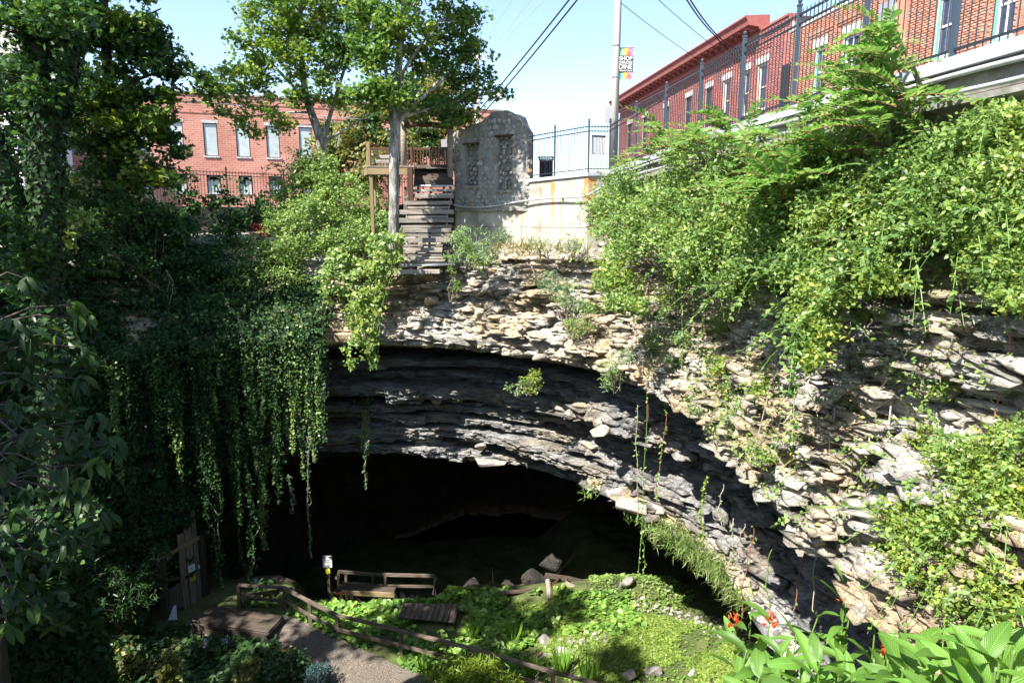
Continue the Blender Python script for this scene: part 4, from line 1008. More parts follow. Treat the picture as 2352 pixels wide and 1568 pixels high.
def bannermat():
    m, n, b_, out = newmat('rainbow_print'); L = n.links.new
    tc = n.nodes.new('ShaderNodeTexCoord'); sx = n.nodes.new('ShaderNodeSeparateXYZ'); L(tc.outputs['Object'], sx.inputs[0])
    vo = n.nodes.new('ShaderNodeTexVoronoi'); vo.inputs['Scale'].default_value = 7; L(tc.outputs['Object'], vo.inputs['Vector'])
    s2 = n.nodes.new('ShaderNodeSeparateXYZ'); L(vo.outputs['Position'], s2.inputs[0])
    mr = n.nodes.new('ShaderNodeMapRange'); mr.inputs[1].default_value = -bw/2; mr.inputs[2].default_value = bw/2; L(s2.outputs[0], mr.inputs[0])
    r = ramp(n, [(0, (.05, .25, .55)), (.2, (.08, .5, .38)), (.38, (.65, .55, .12)), (.55, (.7, .35, .08)), (.72, (.68, .12, .12)), (.88, (.65, .22, .6)), (1, (.7, .45, .65))]); L(mr.outputs[0], r.inputs[0])
    v2 = n.nodes.new('ShaderNodeTexVoronoi'); v2.feature = 'DISTANCE_TO_EDGE'; v2.inputs['Scale'].default_value = 9; L(tc.outputs['Object'], v2.inputs['Vector'])
    r2 = ramp(n, [(.02, (.55, .5, .55)), (.07, (1, 1, 1))]); L(v2.outputs['Distance'], r2.inputs[0])
    mm = n.nodes.new('ShaderNodeMixRGB'); mm.blend_type = 'MULTIPLY'; mm.inputs[0].default_value = 1; L(r.outputs[0], mm.inputs[1]); L(r2.outputs[0], mm.inputs[2]); L(mm.outputs[0], b_.inputs['Base Color']); b_.inputs['Roughness'].default_value = .7
    return m
M['rainbow'] = bannermat()
kx = 6; V = []; F = []
for i_ in range(kx+1):
    for j_ in (0, 1): V.append((tl.x+bw*i_/kx, tl.y+.012*math.sin(i_*1.1), brr.z if j_ == 0 else tl.z))
    if i_: F.append((2*i_-2, 2*i_, 2*i_+1, 2*i_-1))
V2 = [(x, y+.012, z) for x, y, z in V]; F2 = [tuple(q+len(V) for q in f[::-1]) for f in F]
obj('cloth', V+V2, F+F2, M['rainbow'], ban)
pz1, pz0 = tl.z-bh_*.25, tl.z-bh_*.77
b = MB(); b.box((tl.x+bw/2, tl.y-.018, (pz0+pz1)/2), bw*.985, .006, pz1-pz0); b.build('text_panel', M['ink'], ban)
def text(s_, name, x0, z0, w, h, y, mat, parent, nrm=None):
    cu = bpy.data.curves.new(name, 'FONT'); cu.body = s_; cu.size = 1; cu.offset = .012; cu.materials.append(mat)
    t_ = bpy.data.objects.new('tmp', cu); COL.objects.link(t_); bpy.context.view_layer.update()
    me = bpy.data.meshes.new_from_object(t_.evaluated_get(bpy.context.evaluated_depsgraph_get())); bpy.data.objects.remove(t_)
    me.materials.clear(); me.materials.append(mat)
    o_ = bpy.data.objects.new(name, me); link(o_, parent); o_['kind'] = 'stuff'
    bb = [Vector(v) for v in o_.bound_box]; x_0, x_1 = min(v.x for v in bb), max(v.x for v in bb); y_0, y_1 = min(v.y for v in bb), max(v.y for v in bb)
    sx_, sy_ = w/(x_1-x_0), h/(y_1-y_0)
    o_.scale = (sx_, sy_, 1); o_.rotation_euler = (math.pi/2, 0, 0)
    o_.location = Vector((x0-x_0*sx_, y, z0-y_0*sy_))-wl(parent); return o_
H = pz1-pz0
for s_, za, zb in (('SHOP', .70, .96), ('EXPLORE', .49, .66), ('DINE', .17, .46), ('Horse Cave', .02, .14)):
    text(s_, 'lettering', tl.x+bw*.05, pz0+H*za, bw*.88, H*(zb-za), tl.y-.0225, M['white'], ban)
for z in (tl.z+.02, brr.z-.01):
    b = MB(); b.tube([(tl.x-.16, tl.y, z), (tl.x+bw+.03, tl.y, z)], .016, 6); b.build('arm', M['steel'], ban)

def wire(pts, r, label, mat='cable', sag=.4):
    P = []
    for p, q in zip(pts[:-1], pts[1:]):
        p, q = Vector(p), Vector(q)
        for k_ in range(13):
            t = k_/12; c = p.lerp(q, t); c.z -= sag*4*t*(1-t)*.25; P.append(c)
    b = MB(); b.tube(P, r, 5); o_ = b.build('overhead_wire', M[mat], None, True); return tag(o_, label, 'wire', 'overhead wires')
wire([at(1480, -190, 28), at(1350, -30, 34), at(1100, 272, 52), at(1010, 385, 75)], .042, 'thick black overhead cable crossing the sky, the lower of the close pair')
wire([at(1461, -190, 28), at(1331, -30, 34), at(1085, 272, 52), at(1000, 385, 75)], .042, 'thick black overhead cable crossing the sky, the upper of the close pair')
wire([at(1190, -20, 45), at(1105, 100, 56)], .012, 'thin pale wire in the sky nearest the central tree', 'pipe')
wire([at(1252, -40, 45), at(1108, 134, 60)], .012, 'thin pale wire from the crossarm, second from the tree', 'pipe')
wire([at(1290, -40, 45), at(1113, 134, 60)], .012, 'thin pale wire from the crossarm, nearest the thick cables', 'pipe')
wire([at(1405, -10, 30), at(1610, 140, 40)], .014, 'thin grey wire from the pole to the red cornice')
wire([at(1480, -30, 28), at(1665, 125, 38)], .014, 'thin grey wire high above the red building roof')
wire([at(1570, -12, 26), at(1640, 80, 34), at(1730, 165, 38)], .03, 'black cable drooping down to the red building, left of two')
wire([at(1578, -12, 26), at(1652, 86, 34), at(1700, 115, 38)], .03, 'black cable drooping down to the red building, right of two')
wire([at(0, 160, 30), at(110, 178, 30), at(542, 242, 36), at(830, 274, 39)], .02, 'pale cable strung across the trees before the left brick building', 'pipe')
fp = thing('crossarm_pole', at(1098, 300, 58), 'distant wooden pole with a crossarm behind the central tree', 'utility pole'); p = Vector(WL[fp.name])
b = MB(); b.tube([(p.x, p.y, 0), (p.x, p.y, at(1098, 110, 58).z)], .15, 9); b.build('shaft', M['polewood'], fp)
beam('crossarm', at(1085, 134, 57.7), at(1121, 137, 57.7), .12, .14, M['polewood'], fp)
for X in (1090, 1105, 1118): b = MB(); c = at(X, 130, 57.7); b.tube([c+Vector((0, 0, -.1)), c+Vector((0, 0, .12)), c+Vector((0, 0, .2))], [.05, .07, .03], 7); b.build('insulator', M['greysign'], fp)
slp = thing('street_light', at(1090, 330, 45), 'pale cobra-head street light poking out beside the central tree', 'street light'); p = Vector(WL[slp.name])
b = MB(); b.tube(smoothline([(p.x, p.y, 1), (p.x, p.y, at(1090, 240, 45).z), at(1110, 225, 45), at(1135, 221, 45)], 2), .05, 7); b.build('mast', M['white'], slp, True)
c = at(1147, 222, 45); b = MB(); b.tube([c+Vector((-.45, 0, 0)), c+Vector((-.2, 0, .05)), c+Vector((.2, 0, .06)), c+Vector((.42, 0, 0))], [.07, .16, .17, .05], 8); b.build('lamp_head', M['white'], slp, True)
b = MB(); b.tube([c+Vector((.12, 0, -.04)), c+Vector((.12, 0, -.13)), c+Vector((.12, 0, -.2))], [.16, .13, .04], 9); b.build('lens', M['greysign'], slp, True)
# ================================================================ WOODEN DECK, PLANKED STEPS, LOG FRAME
def Q(zx, zy): return 803.9+.2454*zx, 258.4+.2454*zy             # a detail's own units
DD = 27.2
deck = thing('lookout_deck', at(900, 392, DD), 'small wooden lookout deck on posts with a dark baluster rail behind the grey trunk', 'deck')
dz = at(900, 384, DD).z; dz0 = dz-.27
pl = lambda X, D, z: Vector((at(X, 385, D).x, D, z))
xl, xr = pl(845, DD, 0).x, pl(952, DD, 0).x
beam('rim_joist', (xl, DD, dz-.14), (xr, DD, dz-.14), .06, .28, M['newwood'], deck)
beam('rim_joist', (xl-.02, DD+.04, dz-.14), (xl-.35, DD+1.0, dz-.14), .06, .28, M['newwood'], deck)
beam('rim_joist', (xl-.35, DD+1.0, dz-.14), (xl-.2, DD+2.4, dz-.14), .06, .28, M['newwood'], deck)
for k in range(15):
    y = DD+.02+k*.155
    beam('deck_board', (xl-.05-.3*min(1, k/6), y, dz+.02), (xr+(1.5 if k > 5 else 0), y, dz+.02), .145, .035, M['wood'], deck)
for X, D in ((852, DD+.1), (858, DD+1.2), (893, DD+1.6)): 
    p = pl(X, D, 0); beam('support_post', (p.x, D, -1.0), (p.x, D, dz-.02), .13, .13, M['newwood'], deck)
p0, p1 = at(944, 460, DD-.06), at(944, 390, DD-.06); beam('support_post', (p0.x, DD-.1, p0.z-.3), (p0.x, DD-.1, dz-.02), .2, .16, M['brownwood'], deck)
xa = [xl-.02, xl-.35]; 
for X, D in ((848, DD+.05), (846, DD+.95)): 
    p = pl(X, D, 0); beam('rail_post', (p.x, D, dz-.25), (p.x, D, dz+.95), .12, .12, M['newwood'], deck)
ry = DD+2.5; xb = pl(1030, ry, 0).x; xs_ = pl(853, ry, 0).x
for zt_ in (.12, .93): beam('rail', (xs_-.1, ry, dz+zt_), (xb, ry, dz+zt_), .05, .10, M['brownwood'], deck)
for q in np.linspace(0, 1, 26): x = xs_+(xb-xs_)*q; beam('baluster', (x, ry-.03, dz+.07), (x, ry-.03, dz+.9), .035, .035, M['brownwood'], deck, bevel=0)
for X in (893, 946, 990): p = pl(X, ry, 0); beam('rail_post', (p.x, ry-.02, dz), (p.x, ry-.02, dz+1.), .1, .1, M['brownwood'], deck)
for zt_ in (.07, .93): beam('rail', (xl-.05, DD+.08, dz+zt_), (xl-.38, DD+1.0, dz+zt_), .05, .09, M['newwood'], deck)
x0_, x1_ = pl(990, DD+.9, 0).x, pl(1031, DD+.9, 0).x
gz0, gz1 = at(1010, 381, DD+.9).z, at(1010, 341, DD+.9).z
for z in (gz0, gz1): beam('gate_rail', (x0_, DD+.9, z), (x1_, DD+.9, z), .06, .1, M['darkwood'], deck)
for q in np.linspace(0, 1, 9): x = x0_+(x1_-x0_)*q; beam('baluster', (x, DD+.88, gz0), (x, DD+.88, gz1), .045, .045, M['darkwood'], deck, bevel=0)
bench = thing('plank_stack', at(882, 372, DD+.5), 'two pale planks forming a step on the lookout deck', 'planks')
for X0, X1, Y, k in ((864, 902, 361, .5), (860, 905, 372, .3)): beam('plank', at(X0, Y, DD+k), at(X1, Y, DD+k), .28, .13, M['wood'], bench)
lg = thing('log_frame', at(980, 380, DD+.3), 'rustic log frame of two posts and a crossbeam over the top of the steps', 'log frame')
for Xa, Ya, Yb, r in ((927, 288, 374, .125), (1034, 283, 383, .115)):
    a, c = at(Xa, Yb, DD+.3), at(Xa, Ya-8, DD+.3); b = MB(); b.tube([(a.x, a.y, a.z-.4), a.lerp(c, .5), c], [r, r*.96, r*.9], 10); b.build('log_post', M['log'], lg, True)
b = MB(); b.tube([at(929, 285, DD+.25), at(980, 286, DD+.25), at(1040, 291, DD+.25)], [.11, .115, .11], 10); b.build('crossbeam', M['brownwood'], lg, True)
b = MB(); c = at(960, 304, DD+.2); 
for X, Y, k in ((958, 293, 0), (990, 294, 0)): b = MB(); b.box(at(X, Y, DD+.12), .12, .05, .06); b.build('cleat', M['steel'], lg)
pass
b = MB(); b.box(at(1020, 332, DD+2), .24, .05, .4); o = b.build('meter_box', M['greysign'], None); tag(o, 'small pale grey utility box behind the deck gate', 'box')

st = thing('plank_steps', at(980, 628, 26.2), 'steep weathered timber steps of stacked planks below the deck', 'steps')
def SD(Y): return 26.0+1.5*(628-Y)/205                               # the steps lean back as they rise
rows = [(580, 968, 720, 745, 0), (578, 968, 760, 800, 1), (510, 965, 788, 804, 1), (505, 955, 830, 868, 1), (538, 925, 880, 905, 0), (468, 970, 910, 955, 1), (530, 915, 965, 988, 0), (462, 968, 988, 1034, 1), (480, 955, 1055, 1082, 0), (500, 945, 1086, 1126, 1), (520, 940, 1138, 1166, 0), (505, 940, 1172, 1220, 1), (510, 872, 1234, 1258, 0), (505, 868, 1264, 1292, 0), (500, 865, 1296, 1312, 1), (480, 860, 1318, 1342, 0), (475, 885, 1348, 1374, 0), (470, 890, 1378, 1396, 1), (465, 905, 1400, 1428, 0), (458, 842, 1468, 1512, 1)]
for xa_, xb_, ya_, yb_, fwd in rows:
    X0, Ya = Q(xa_, ya_); X1, Yb = Q(xb_, yb_); Ym = (Ya+Yb)/2; D = SD(Ym)-(.10 if fwd else 0)
    p, q = at(X0, Ym, D), at(X1, Ym-1.0, D-.05); hh = (at(X0, Ya, D).z-at(X0, Yb, D).z)
    beam('plank', p, q, .2, max(.07, hh*.93), M['wood'], st, jit=.008)
for xq in (520, 640, 760, 880, 940):                                  # carriers behind the planks
    Xq, Y0 = Q(xq, 700); _, Y1 = Q(xq, 1500); beam('carrier', at(Xq, Y0, SD(Y0)+.16), at(Xq-6, Y1, SD(Y1)+.16), .09, .12, M['darkwood'], st, up=(0, -1, 0))
for xa_, xb_, y in ((582, 976, 687), (455, 978, 1440)):
    X0, Y = Q(xa_, y); X1, _ = Q(xb_, y); b = MB(); b.tube([at(X0, Y, SD(Y)-.15), at(X1, Y-(0 if y < 900 else 5), SD(Y)-.2)], .04, 8); b.build('pipe', M['steel'], st, True)
for xs1, ys1, xs2, ys2 in ((958, 690, 885, 1180), (545, 690, 520, 1000)):
    pts = [at(*Q(xs1+(xs2-xs1)*t+4*math.sin(9*t), ys1+(ys2-ys1)*t), SD(Q(0, ys1+(ys2-ys1)*t)[1])-.18) for t in np.linspace(0, 1, 12)]
    b = MB(); b.tube(pts, .012, 4); b.build('cable', M['steel'], st)
# dark sloping ramp of boards above the steps
rp = thing('board_ramp', at(996, 420, 27.5), 'dark sloping board ramp with a nailed chevron above the steps', 'ramp')
for k in range(9):
    Y = 385+k*4.2; D = 28.9-k*.165; X0 = 953-.9*k*.3; X1 = 1030+k*1.4
    beam('plank', at(X0, Y, D), at(X1, Y, D), .24, .05, M['darkwood'], rp, jit=.006, up=(0, -.8, .6))
for a, c in (((958, 398), (992, 410)), ((992, 410), (1032, 395))):
    beam('chevron_strip', at(*a, 28.25), at(*c, 28.2), .08, .05, M['darkwood'], rp)

# ================================================================ FLOOR OF THE HOLLOW: RAILS, GATE, BRIDGES, SIGNS
def fl_(X, Y): return floor_at(X, Y)
hr = thing('handrail_fence', fl_(772, 1462), 'weathered two-rail wooden fence running down beside the gravel path', 'fence')
TOPS = [(547, 1340), (653, 1349), (711, 1381), (774, 1412), (921, 1448), (1084, 1489), (1270, 1542), (1380, 1572), (1520, 1612)]
tp = [atz(X, Y, -13.98) for X, Y in TOPS]
tp[0].z -= .04
for k, p in enumerate(tp):
    zf = float(fz(p.x, p.y))-.25; beam('post', (p.x, p.y, zf), (p.x, p.y, p.z-.03), .13, .13, M['railwood'], hr)
for p, q in zip(tp[:-1], tp[1:]):
    d_ = (q-p).normalized()*.02; n_ = Vector((d_.y, -d_.x, 0)).normalized()*.0
    beam('top_rail', p-d_, q+d_, .15, .07, M['railwood'], hr, jit=.008)
    dn = Vector((0, 0, -.50)); o_ = Vector((0, -.085, 0)); beam('mid_rail', p+dn+o_, q+dn+o_, .045, .14, M['railwood'], hr, jit=.006)
beam('back_rail', tp[0]+Vector((0, 0, -.5)), tp[1]+Vector((0, .9, -.55)), .05, .12, M['darkwood'], hr)
# footbridge slab with timber skirt
pf = thing('timber_platform', fl_(560, 1440), 'flat dark timber platform at the head of the gravel path', 'platform')
zt = -14.62
cor_ = [atz(487, 1391, zt), atz(652, 1414, zt), atz(616, 1452, zt), atz(440, 1426, zt)]
u_ = (cor_[1]-cor_[0]); v_ = (cor_[3]-cor_[0]); nb = 15
for k in range(nb):
    a = cor_[0].lerp(cor_[3], (k+.5)/nb); c = cor_[1].lerp(cor_[2], (k+.5)/nb)
    beam('deck_board', a, c, v_.length/nb*.97, .04, M['darkwood'], pf)
for a, c in ((3, 2), (2, 1), (0, 3)):
    for kz in range(3): beam('skirt_board', cor_[a]+Vector((0, -.02, -.12-kz*.19)), cor_[c]+Vector((0, -.02, -.12-kz*.19)), .06, .175, M['darkwood'], pf)
for t in (.02, .5, .98): p = cor_[3].lerp(cor_[2], t)+Vector((0, -.07, 0)); beam('skirt_post', p+Vector((0, 0, -.75)), p+Vector((0, 0, -.03)), .12, .12, M['darkwood'], pf)
gt = thing('plank_gate', fl_(420, 1400), 'tall rough plank gate with warning signs between dark posts', 'gate')
g0, g1 = Vector((-13.35, 23.95, 0)), Vector((-12.45, 25.35, 0)); gd = (g1-g0).normalized()
gp = lambda t: g0.lerp(g1, t)
zb = -15.0
def gline(X):                                                        # where the gate's plane shows at X
    r = ray(X, 1300); k = r.x/r.y; t = (k*g0.y-g0.x)/((g1.x-g0.x)-k*(g1.y-g0.y)); return g0+(g1-g0)*t
def gz_(X, Y): p = gline(X); return at(X, Y, p.y).z
for X0, X1, Yt, Yb, m_ in ((412, 428, 1226, 1399, 'railwood'), (429, 446.5, 1209, 1388, 'railwood'), (447, 458, 1170, 1374, 'railwood')):
    a, c = gline(X0), gline(X1); mid = (a+c)/2; z1_, z0_ = gz_((X0+X1)/2, Yt), gz_((X0+X1)/2, Yb)
    beam('gate_board', (mid.x, mid.y, z0_), (mid.x, mid.y, z1_), (c-a).length*.93, .06, M['gatewood'], gt, up=(gd.y, -gd.x, 0), jit=.012)
for X, Yt, Yb, w in ((368, 1282, 1423, .26), (466, 1230, 1372, .22)):
    p = gline(X); beam('gate_post', (p.x, p.y+.06, zb-.3), (p.x, p.y+.06, gz_(X, Yt)), w, w, M['darkwood'], gt)
a, c = gline(366), gline(466); beam('crosspiece', (a.x, a.y-.1, gz_(366, 1285)), (c.x, c.y-.1, gz_(466, 1231)), .05, .14, M['newwood'], gt)
a, c = gline(378), gline(408); beam('cross_rail', (a.x, a.y+.1, gz_(378, 1334)), (c.x, c.y+.1, gz_(408, 1330)), .08, .12, M['darkwood'], gt)
for X, Yt, Yb in ((391, 1350, 1410), (402, 1342, 1400), (384, 1356, 1415)): 
    p = gline(X); beam('low_board', (p.x, p.y+.1, gz_(X, Yb)), (p.x, p.y+.1, gz_(X, Yt)), .2, .05, M['railwood'], gt, up=(gd.y, -gd.x, 0), jit=.01)
a, c = gline(412), gline(480); beam('sill_timber', (a.x+.25, a.y-.1, gz_(412, 1412)-.05), (c.x+.25, c.y, gz_(480, 1376)), .25, .38, M['railwood'], gt)
gnrm = Vector((gd.y, -gd.x, 0))
def gsign(X0, X1, Y0, Y1, mat, lines, name, label, head=None, inkm='ink'):
    a, c = gline(X0), gline(X1); mid = (a+c)/2+gnrm*.055; z1_, z0_ = gz_((X0+X1)/2, Y0), gz_((X0+X1)/2, Y1); w = (c-a).length
    b = MB(); b.box((mid.x, mid.y, (z0_+z1_)/2), w, .012, z1_-z0_, gd, gnrm); o_ = b.build(name, mat, None); tag(o_, label, 'sign')
    H = z1_-z0_
    if head: b = MB(); b.box((mid.x+gnrm.x*.008, mid.y+gnrm.y*.008, z1_-H*head[1]), w*.98, .004, H*head[2], gd, gnrm); b.build('header_band', M[head[0]], o_)
    b = MB()
    for k in range(lines): b.box((mid.x+gnrm.x*.008, mid.y+gnrm.y*.008, z0_+H*(.68-.5*k/max(1, lines-1))), w*(.6-.15*(k % 2)), .003, H*.05, gd, gnrm)
    if lines: b.build('print_lines', M[inkm], o_, kind='stuff')
gsign(430, 446, 1296, 1315, M['white'], 3, 'notice_sign', 'white notice with a dark lower band on the plank gate', ('signgreen', .88, .22))
gsign(433.5, 445, 1317, 1332, M['yellow'], 3, 'caution_sign', 'yellow caution sign under the white notice on the gate', ('orange', .12, .2))
gsign(454, 457, 1297, 1304, M['white'], 0, 'tag_plate', 'tiny pale tag on the tall narrow gate board')
# white folded placard leaning at the gate foot
c = fl_(402, 1415); zc_ = c.z+.1; b = MB()
b.add([(c.x-.13, c.y-.3, zc_-.1), (c.x+.2, c.y-.25, zc_-.1), (c.x+.13, c.y-.1, zc_+.42), (c.x+.05, c.y-.12, zc_+.4), (c.x-.13, c.y-.28, zc_-.1), (c.x+.2, c.y-.23, zc_-.1), (c.x+.13, c.y-.08, zc_+.42), (c.x+.05, c.y-.1, zc_+.4)], [(0, 1, 2, 3), (7, 6, 5, 4), (0, 3, 7, 4), (1, 5, 6, 2), (3, 2, 6, 7), (0, 4, 5, 1)])
o = b.build('placard', M['white']); tag(o, 'crumpled white placard leaning at the foot of the plank gate', 'placard')
# cave bridges
cb = thing('cave_footbridge', at(890, 1372, 27.2), 'wooden footbridge with a two-rail fence leading into the dark cave', 'footbridge')
cbz = at(880, 1358, 26.6).z
bx = lambda X, Y, D: at(X, Y, D)
pa, pb_ = bx(770, 1355, 27), bx(905, 1362, 26.2)
for k in range(3): beam('deck_board', pa+Vector((0, .18*k, 0)), pb_+Vector((0, .18*k, 0)), .165, .05, M['darkwood'], cb)
beam('rim_joist', bx(786, 1360, 26.2), bx(906, 1366, 26.0), .06, .2, M['newwood'], cb)
for X, Y0, Y1 in ((797, 1362, 1395), (808, 1362, 1392), (859, 1364, 1385), (904, 1364, 1376), (783, 1360, 1394), (762, 1360, 1385)):
    a, c = bx(X, Y0, 26.2), bx(X, Y1, 26.2); beam('support_post', c+Vector((0, 0, -.3)), a, .13, .13, M['newwood'], cb)
beam('brace', bx(812, 1370, 26.3), bx(850, 1402, 26.1), .05, .16, M['darkwood'], cb)
for (X, Yt, Yb, D) in ((778, 1313, 1358, 27.6), (795, 1316, 1360, 28.3), (857, 1318, 1362, 28.0), (885, 1322, 1366, 27.4), (999, 1324, 1364, 26.9)):
    beam('rail_post', bx(X, Yb, D), bx(X, Yt, D), .12, .12, M['railwood'], cb)
pts = [(776, 1312, 27.6), (857, 1318, 27.9), (885, 1319, 27.4), (999, 1322, 26.9)]
for a, c in zip(pts[:-1], pts[1:]):
    beam('top_rail', bx(*a), bx(*c), .06, .15, M['railwood'], cb); beam('mid_rail', bx(a[0], a[1]+26, a[2]), bx(c[0], c[1]+24, c[2]), .05, .12, M['railwood'], cb)
beam('top_rail', bx(740, 1318, 28.8), bx(778, 1328, 27.9), .05, .12, M['darkwood'], cb)
beam('end_brace', bx(1003, 1326, 26.7), bx(996, 1364, 26.5), .05, .14, M['railwood'], cb)
rm = thing('plank_ramp', fl_(985, 1408), 'tilted dark plank ramp lying in the ground cover', 'ramp')
for k in range(10):
    p = bx(934+12.2*k, 1385+.3*k, 24.1); q = bx(920+12.8*k, 1418+1.2*k, 23.25); beam('plank', p, q, .19, .05, M['railwood'], rm, jit=.006)
p = bx(1051, 1390, 24.05); q = bx(1043, 1430, 23.2); beam('side_board', p+Vector((0, 0, -.2)), q+Vector((0, 0, -.15)), .05, .34, M['darkwood'], rm)
bs = thing('sign_post', fl_(752, 1342), 'slim post with a white notice board at the cave mouth', 'sign')
c = bx(752, 1290, 27.9); g_ = bx(752, 1345, 27.9); beam('post', (c.x, c.y+.06, g_.z-.4), (c.x, c.y+.06, c.z-.1), .12, .06, M['darkwood'], bs)
b = MB(); hw = .20; b.box((c.x, c.y, bx(752, 1289, 27.9).z), .40, .02, .54); b.build('notice_board', M['white'], bs)
b = MB(); zc_ = bx(752, 1289, 27.9).z
for k in range(5): b.box((c.x, c.y-.013, zc_+.06-.07*k), .24-.03*(k % 2), .004, .022)
b.build('print_lines', M['ink'], bs, kind='stuff')
b = MB(); b.box((c.x, c.y-.013, zc_+.2), .36, .004, .1); b.build('emblem_band', M['ink'], bs)
b = MB(); b.add([(c.x-.13, c.y-.017, zc_+.16), (c.x+.13, c.y-.017, zc_+.16), (c.x+.07, c.y-.017, zc_+.22), (c.x, c.y-.017, zc_+.24), (c.x-.07, c.y-.017, zc_+.22)], [(0, 1, 2, 3, 4)]); b.build('emblem', M['white'], bs)
b = MB(); zc_ = bx(752, 1311, 27.9).z; b.box((c.x, c.y, zc_), .19, .02, .25); b.build('caution_plate', M['yellow'], bs)
b = MB()
for k in range(3): b.box((c.x, c.y-.012, zc_+.02-.05*k), .12, .004, .018)
b.build('caution_print', M['ink'], bs, kind='stuff')
b = MB(); b.tube(smoothline([bx(767, 1358, 26.0), bx(775, 1365, 25.9), bx(795, 1358, 25.9)], 2), .03, 6); o = b.build('warning_rope', M['orange'], None, True); tag(o, 'short orange hose looped on the footbridge post', 'hose')
for kk, (X, Y, dx, lab, mt) in enumerate(((600, 1336, 1.4, 'dark overturned boat hull lying in shade behind the handrail', 'darkwood'),)):
    c = bx(X, Y, 26.6); b = MB(); b.tube([c+Vector((-dx, 0, -.1)), c+Vector((-dx*.5, 0, .03)), c+Vector((dx*.5, .1, .03)), c+Vector((dx, .15, -.1))], [.05, .22, .22, .05], 8); o = b.build('boat_hull', M[mt], None, True); tag(o, lab, 'boat')
c = bx(586, 1334, 26.3); b = MB(); b.tube([c+Vector((0, 0, -.2)), c+Vector((0, 0, .12))], [.11, .13], 12); o = b.build('bucket', M['greysign'], None, True); tag(o, 'small grey bucket in the shade beside the handrail end', 'bucket')
# gravel path
poly = [(648, 1416), (716, 1436), (800, 1478), (880, 1515), (985, 1560), (1060, 1600), (860, 1620), (760, 1570), (690, 1530), (640, 1490), (616, 1456)]
pts3 = [floor_at(X, Y) for X, Y in poly]
bm = bmesh.new(); bm.faces.new([bm.verts.new((p.x, p.y, 0)) for p in pts3]); bmesh.ops.triangulate(bm, faces=bm.faces[:])
for _ in range(4): bmesh.ops.subdivide_edges(bm, edges=[e for e in bm.edges if e.calc_length() > .35], cuts=1); bmesh.ops.triangulate(bm, faces=bm.faces[:])
for v in bm.verts: v.co.z = float(fz(v.co.x, v.co.y))+.05
me = bpy.data.meshes.new('gravel_path'); bm.to_mesh(me); bm.free(); me.materials.append(M['gravel'])
o = bpy.data.objects.new('gravel_path', me); link(o); tag(o, kind='structure')
PATH = poly

# ================================================================ ROCKS
RK = [rockmesh('rock', M['palestone'], (1, .8, .6), 18, 100+k) for k in range(8)]
SLB = [rockmesh('stone', M['rock'], (1, .75, .38), 20, 200+k) for k in range(10)]
SLV = [rockmesh('stone', M['rock'], (1, .8, .7), 11, 300+k) for k in range(8)]
def rrot(tilt=.4): return Matrix.Rotation(random.uniform(0, 6.28), 3, 'Z') @ Matrix.Rotation(random.gauss(0, tilt), 3, 'X') @ Matrix.Rotation(random.gauss(0, tilt), 3, 'Y')
def rock(X, Y, s, label, group=None, me=None, tilt=.35, lift=.12):
    p = fl_(X, Y); o_ = bpy.data.objects.new('rock', me or random.choice(RK)); link(o_); o_.location = p+Vector((0, 0, s*lift)); o_.rotation_euler = rrot(tilt).to_euler(); o_.scale = (s, s*random.uniform(.8, 1.1), s*random.uniform(.8, 1.15))
    return tag(o_, label, 'rock', group)
rock(1253, 1478, .8, 'largest smooth grey boulder in the stone pile on the grass')
rock(1232, 1512, .8, 'flat brown slab lowest in the stone pile on the grass', me=rockmesh('rock', M['orangestone'], (1, .6, .3), 16, 999))
rock(1290, 1500, .6, 'squat tan boulder right of the brown slab in the stone pile')
for k in range(46):
    t = random.random(); X = 1190+210*t+random.gauss(0, 8); Y = 1515-45*t+random.gauss(0, 11)
    rock(X, Y, random.uniform(.14, .42), 'pale jagged limestone piece in the stone pile on the sunlit grass', 'limestone pieces in the pile')
for X, Y, s, lab in ((478, 1468, .55, 'pale rounded boulder in front of the timber platform'), (903, 1372, .75, 'bright white boulder at the end of the footbridge'), (925, 1370, .6, 'grey-white boulder second from the footbridge end'), (948, 1374, .55, 'low grey boulder third from the footbridge end'),
                     (1442, 1345, 1.0, 'grey mossy boulder standing on the mound by the right wall'), (1590, 1550, .5, 'half buried reddish stone low on the right lawn'), (1445, 1556, .7, 'pale broken stone at the bottom edge of the lawn'), (1500, 1548, .8, 'pale flat stone at the bottom edge of the lawn, right piece'),
                     (1140, 1357, .5, 'pale stone at the crest beside the cave darkness'), (1115, 1365, .45, 'low pale stone left on the crest of the cave mouth')):
    rock(X, Y, s, lab)
for X, Y, D, s, lab in ((1105, 1352, 28, 1.5, 'dark boulder in the cave left of the rock heap'), (1160, 1330, 29, 2.2, 'tall dark slab in the cave heap'), (1230, 1300, 30, 2.6, 'largest shadowed boulder at the top of the cave heap'), (1200, 1345, 28.2, 1.6, 'shadowed boulder low in the middle of the cave heap'), (1300, 1330, 29, 2.2, 'shadowed boulder right in the cave heap'), (1265, 1270, 31, 2., 'leaning dark slab crowning the cave heap'), (745, 1345, 29, 1.2, 'dark rounded boulder beside the notice post'), (1080, 1330, 31, 1.8, 'dark boulder furthest left in the cave heap')):
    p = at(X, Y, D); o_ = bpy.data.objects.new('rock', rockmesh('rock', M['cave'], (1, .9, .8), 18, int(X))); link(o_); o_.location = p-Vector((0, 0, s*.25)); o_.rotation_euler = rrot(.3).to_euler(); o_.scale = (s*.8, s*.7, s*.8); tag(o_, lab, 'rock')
for k in range(64):
    t = random.random(); X = 1470+235*t+random.gauss(0, 10); Y = 1388+72*t+random.gauss(0, 8)
    rock(X, Y, random.uniform(.10, .32), 'pale rubble stone along the foot of the right wall', 'rubble stones at the wall foot', tilt=.5)
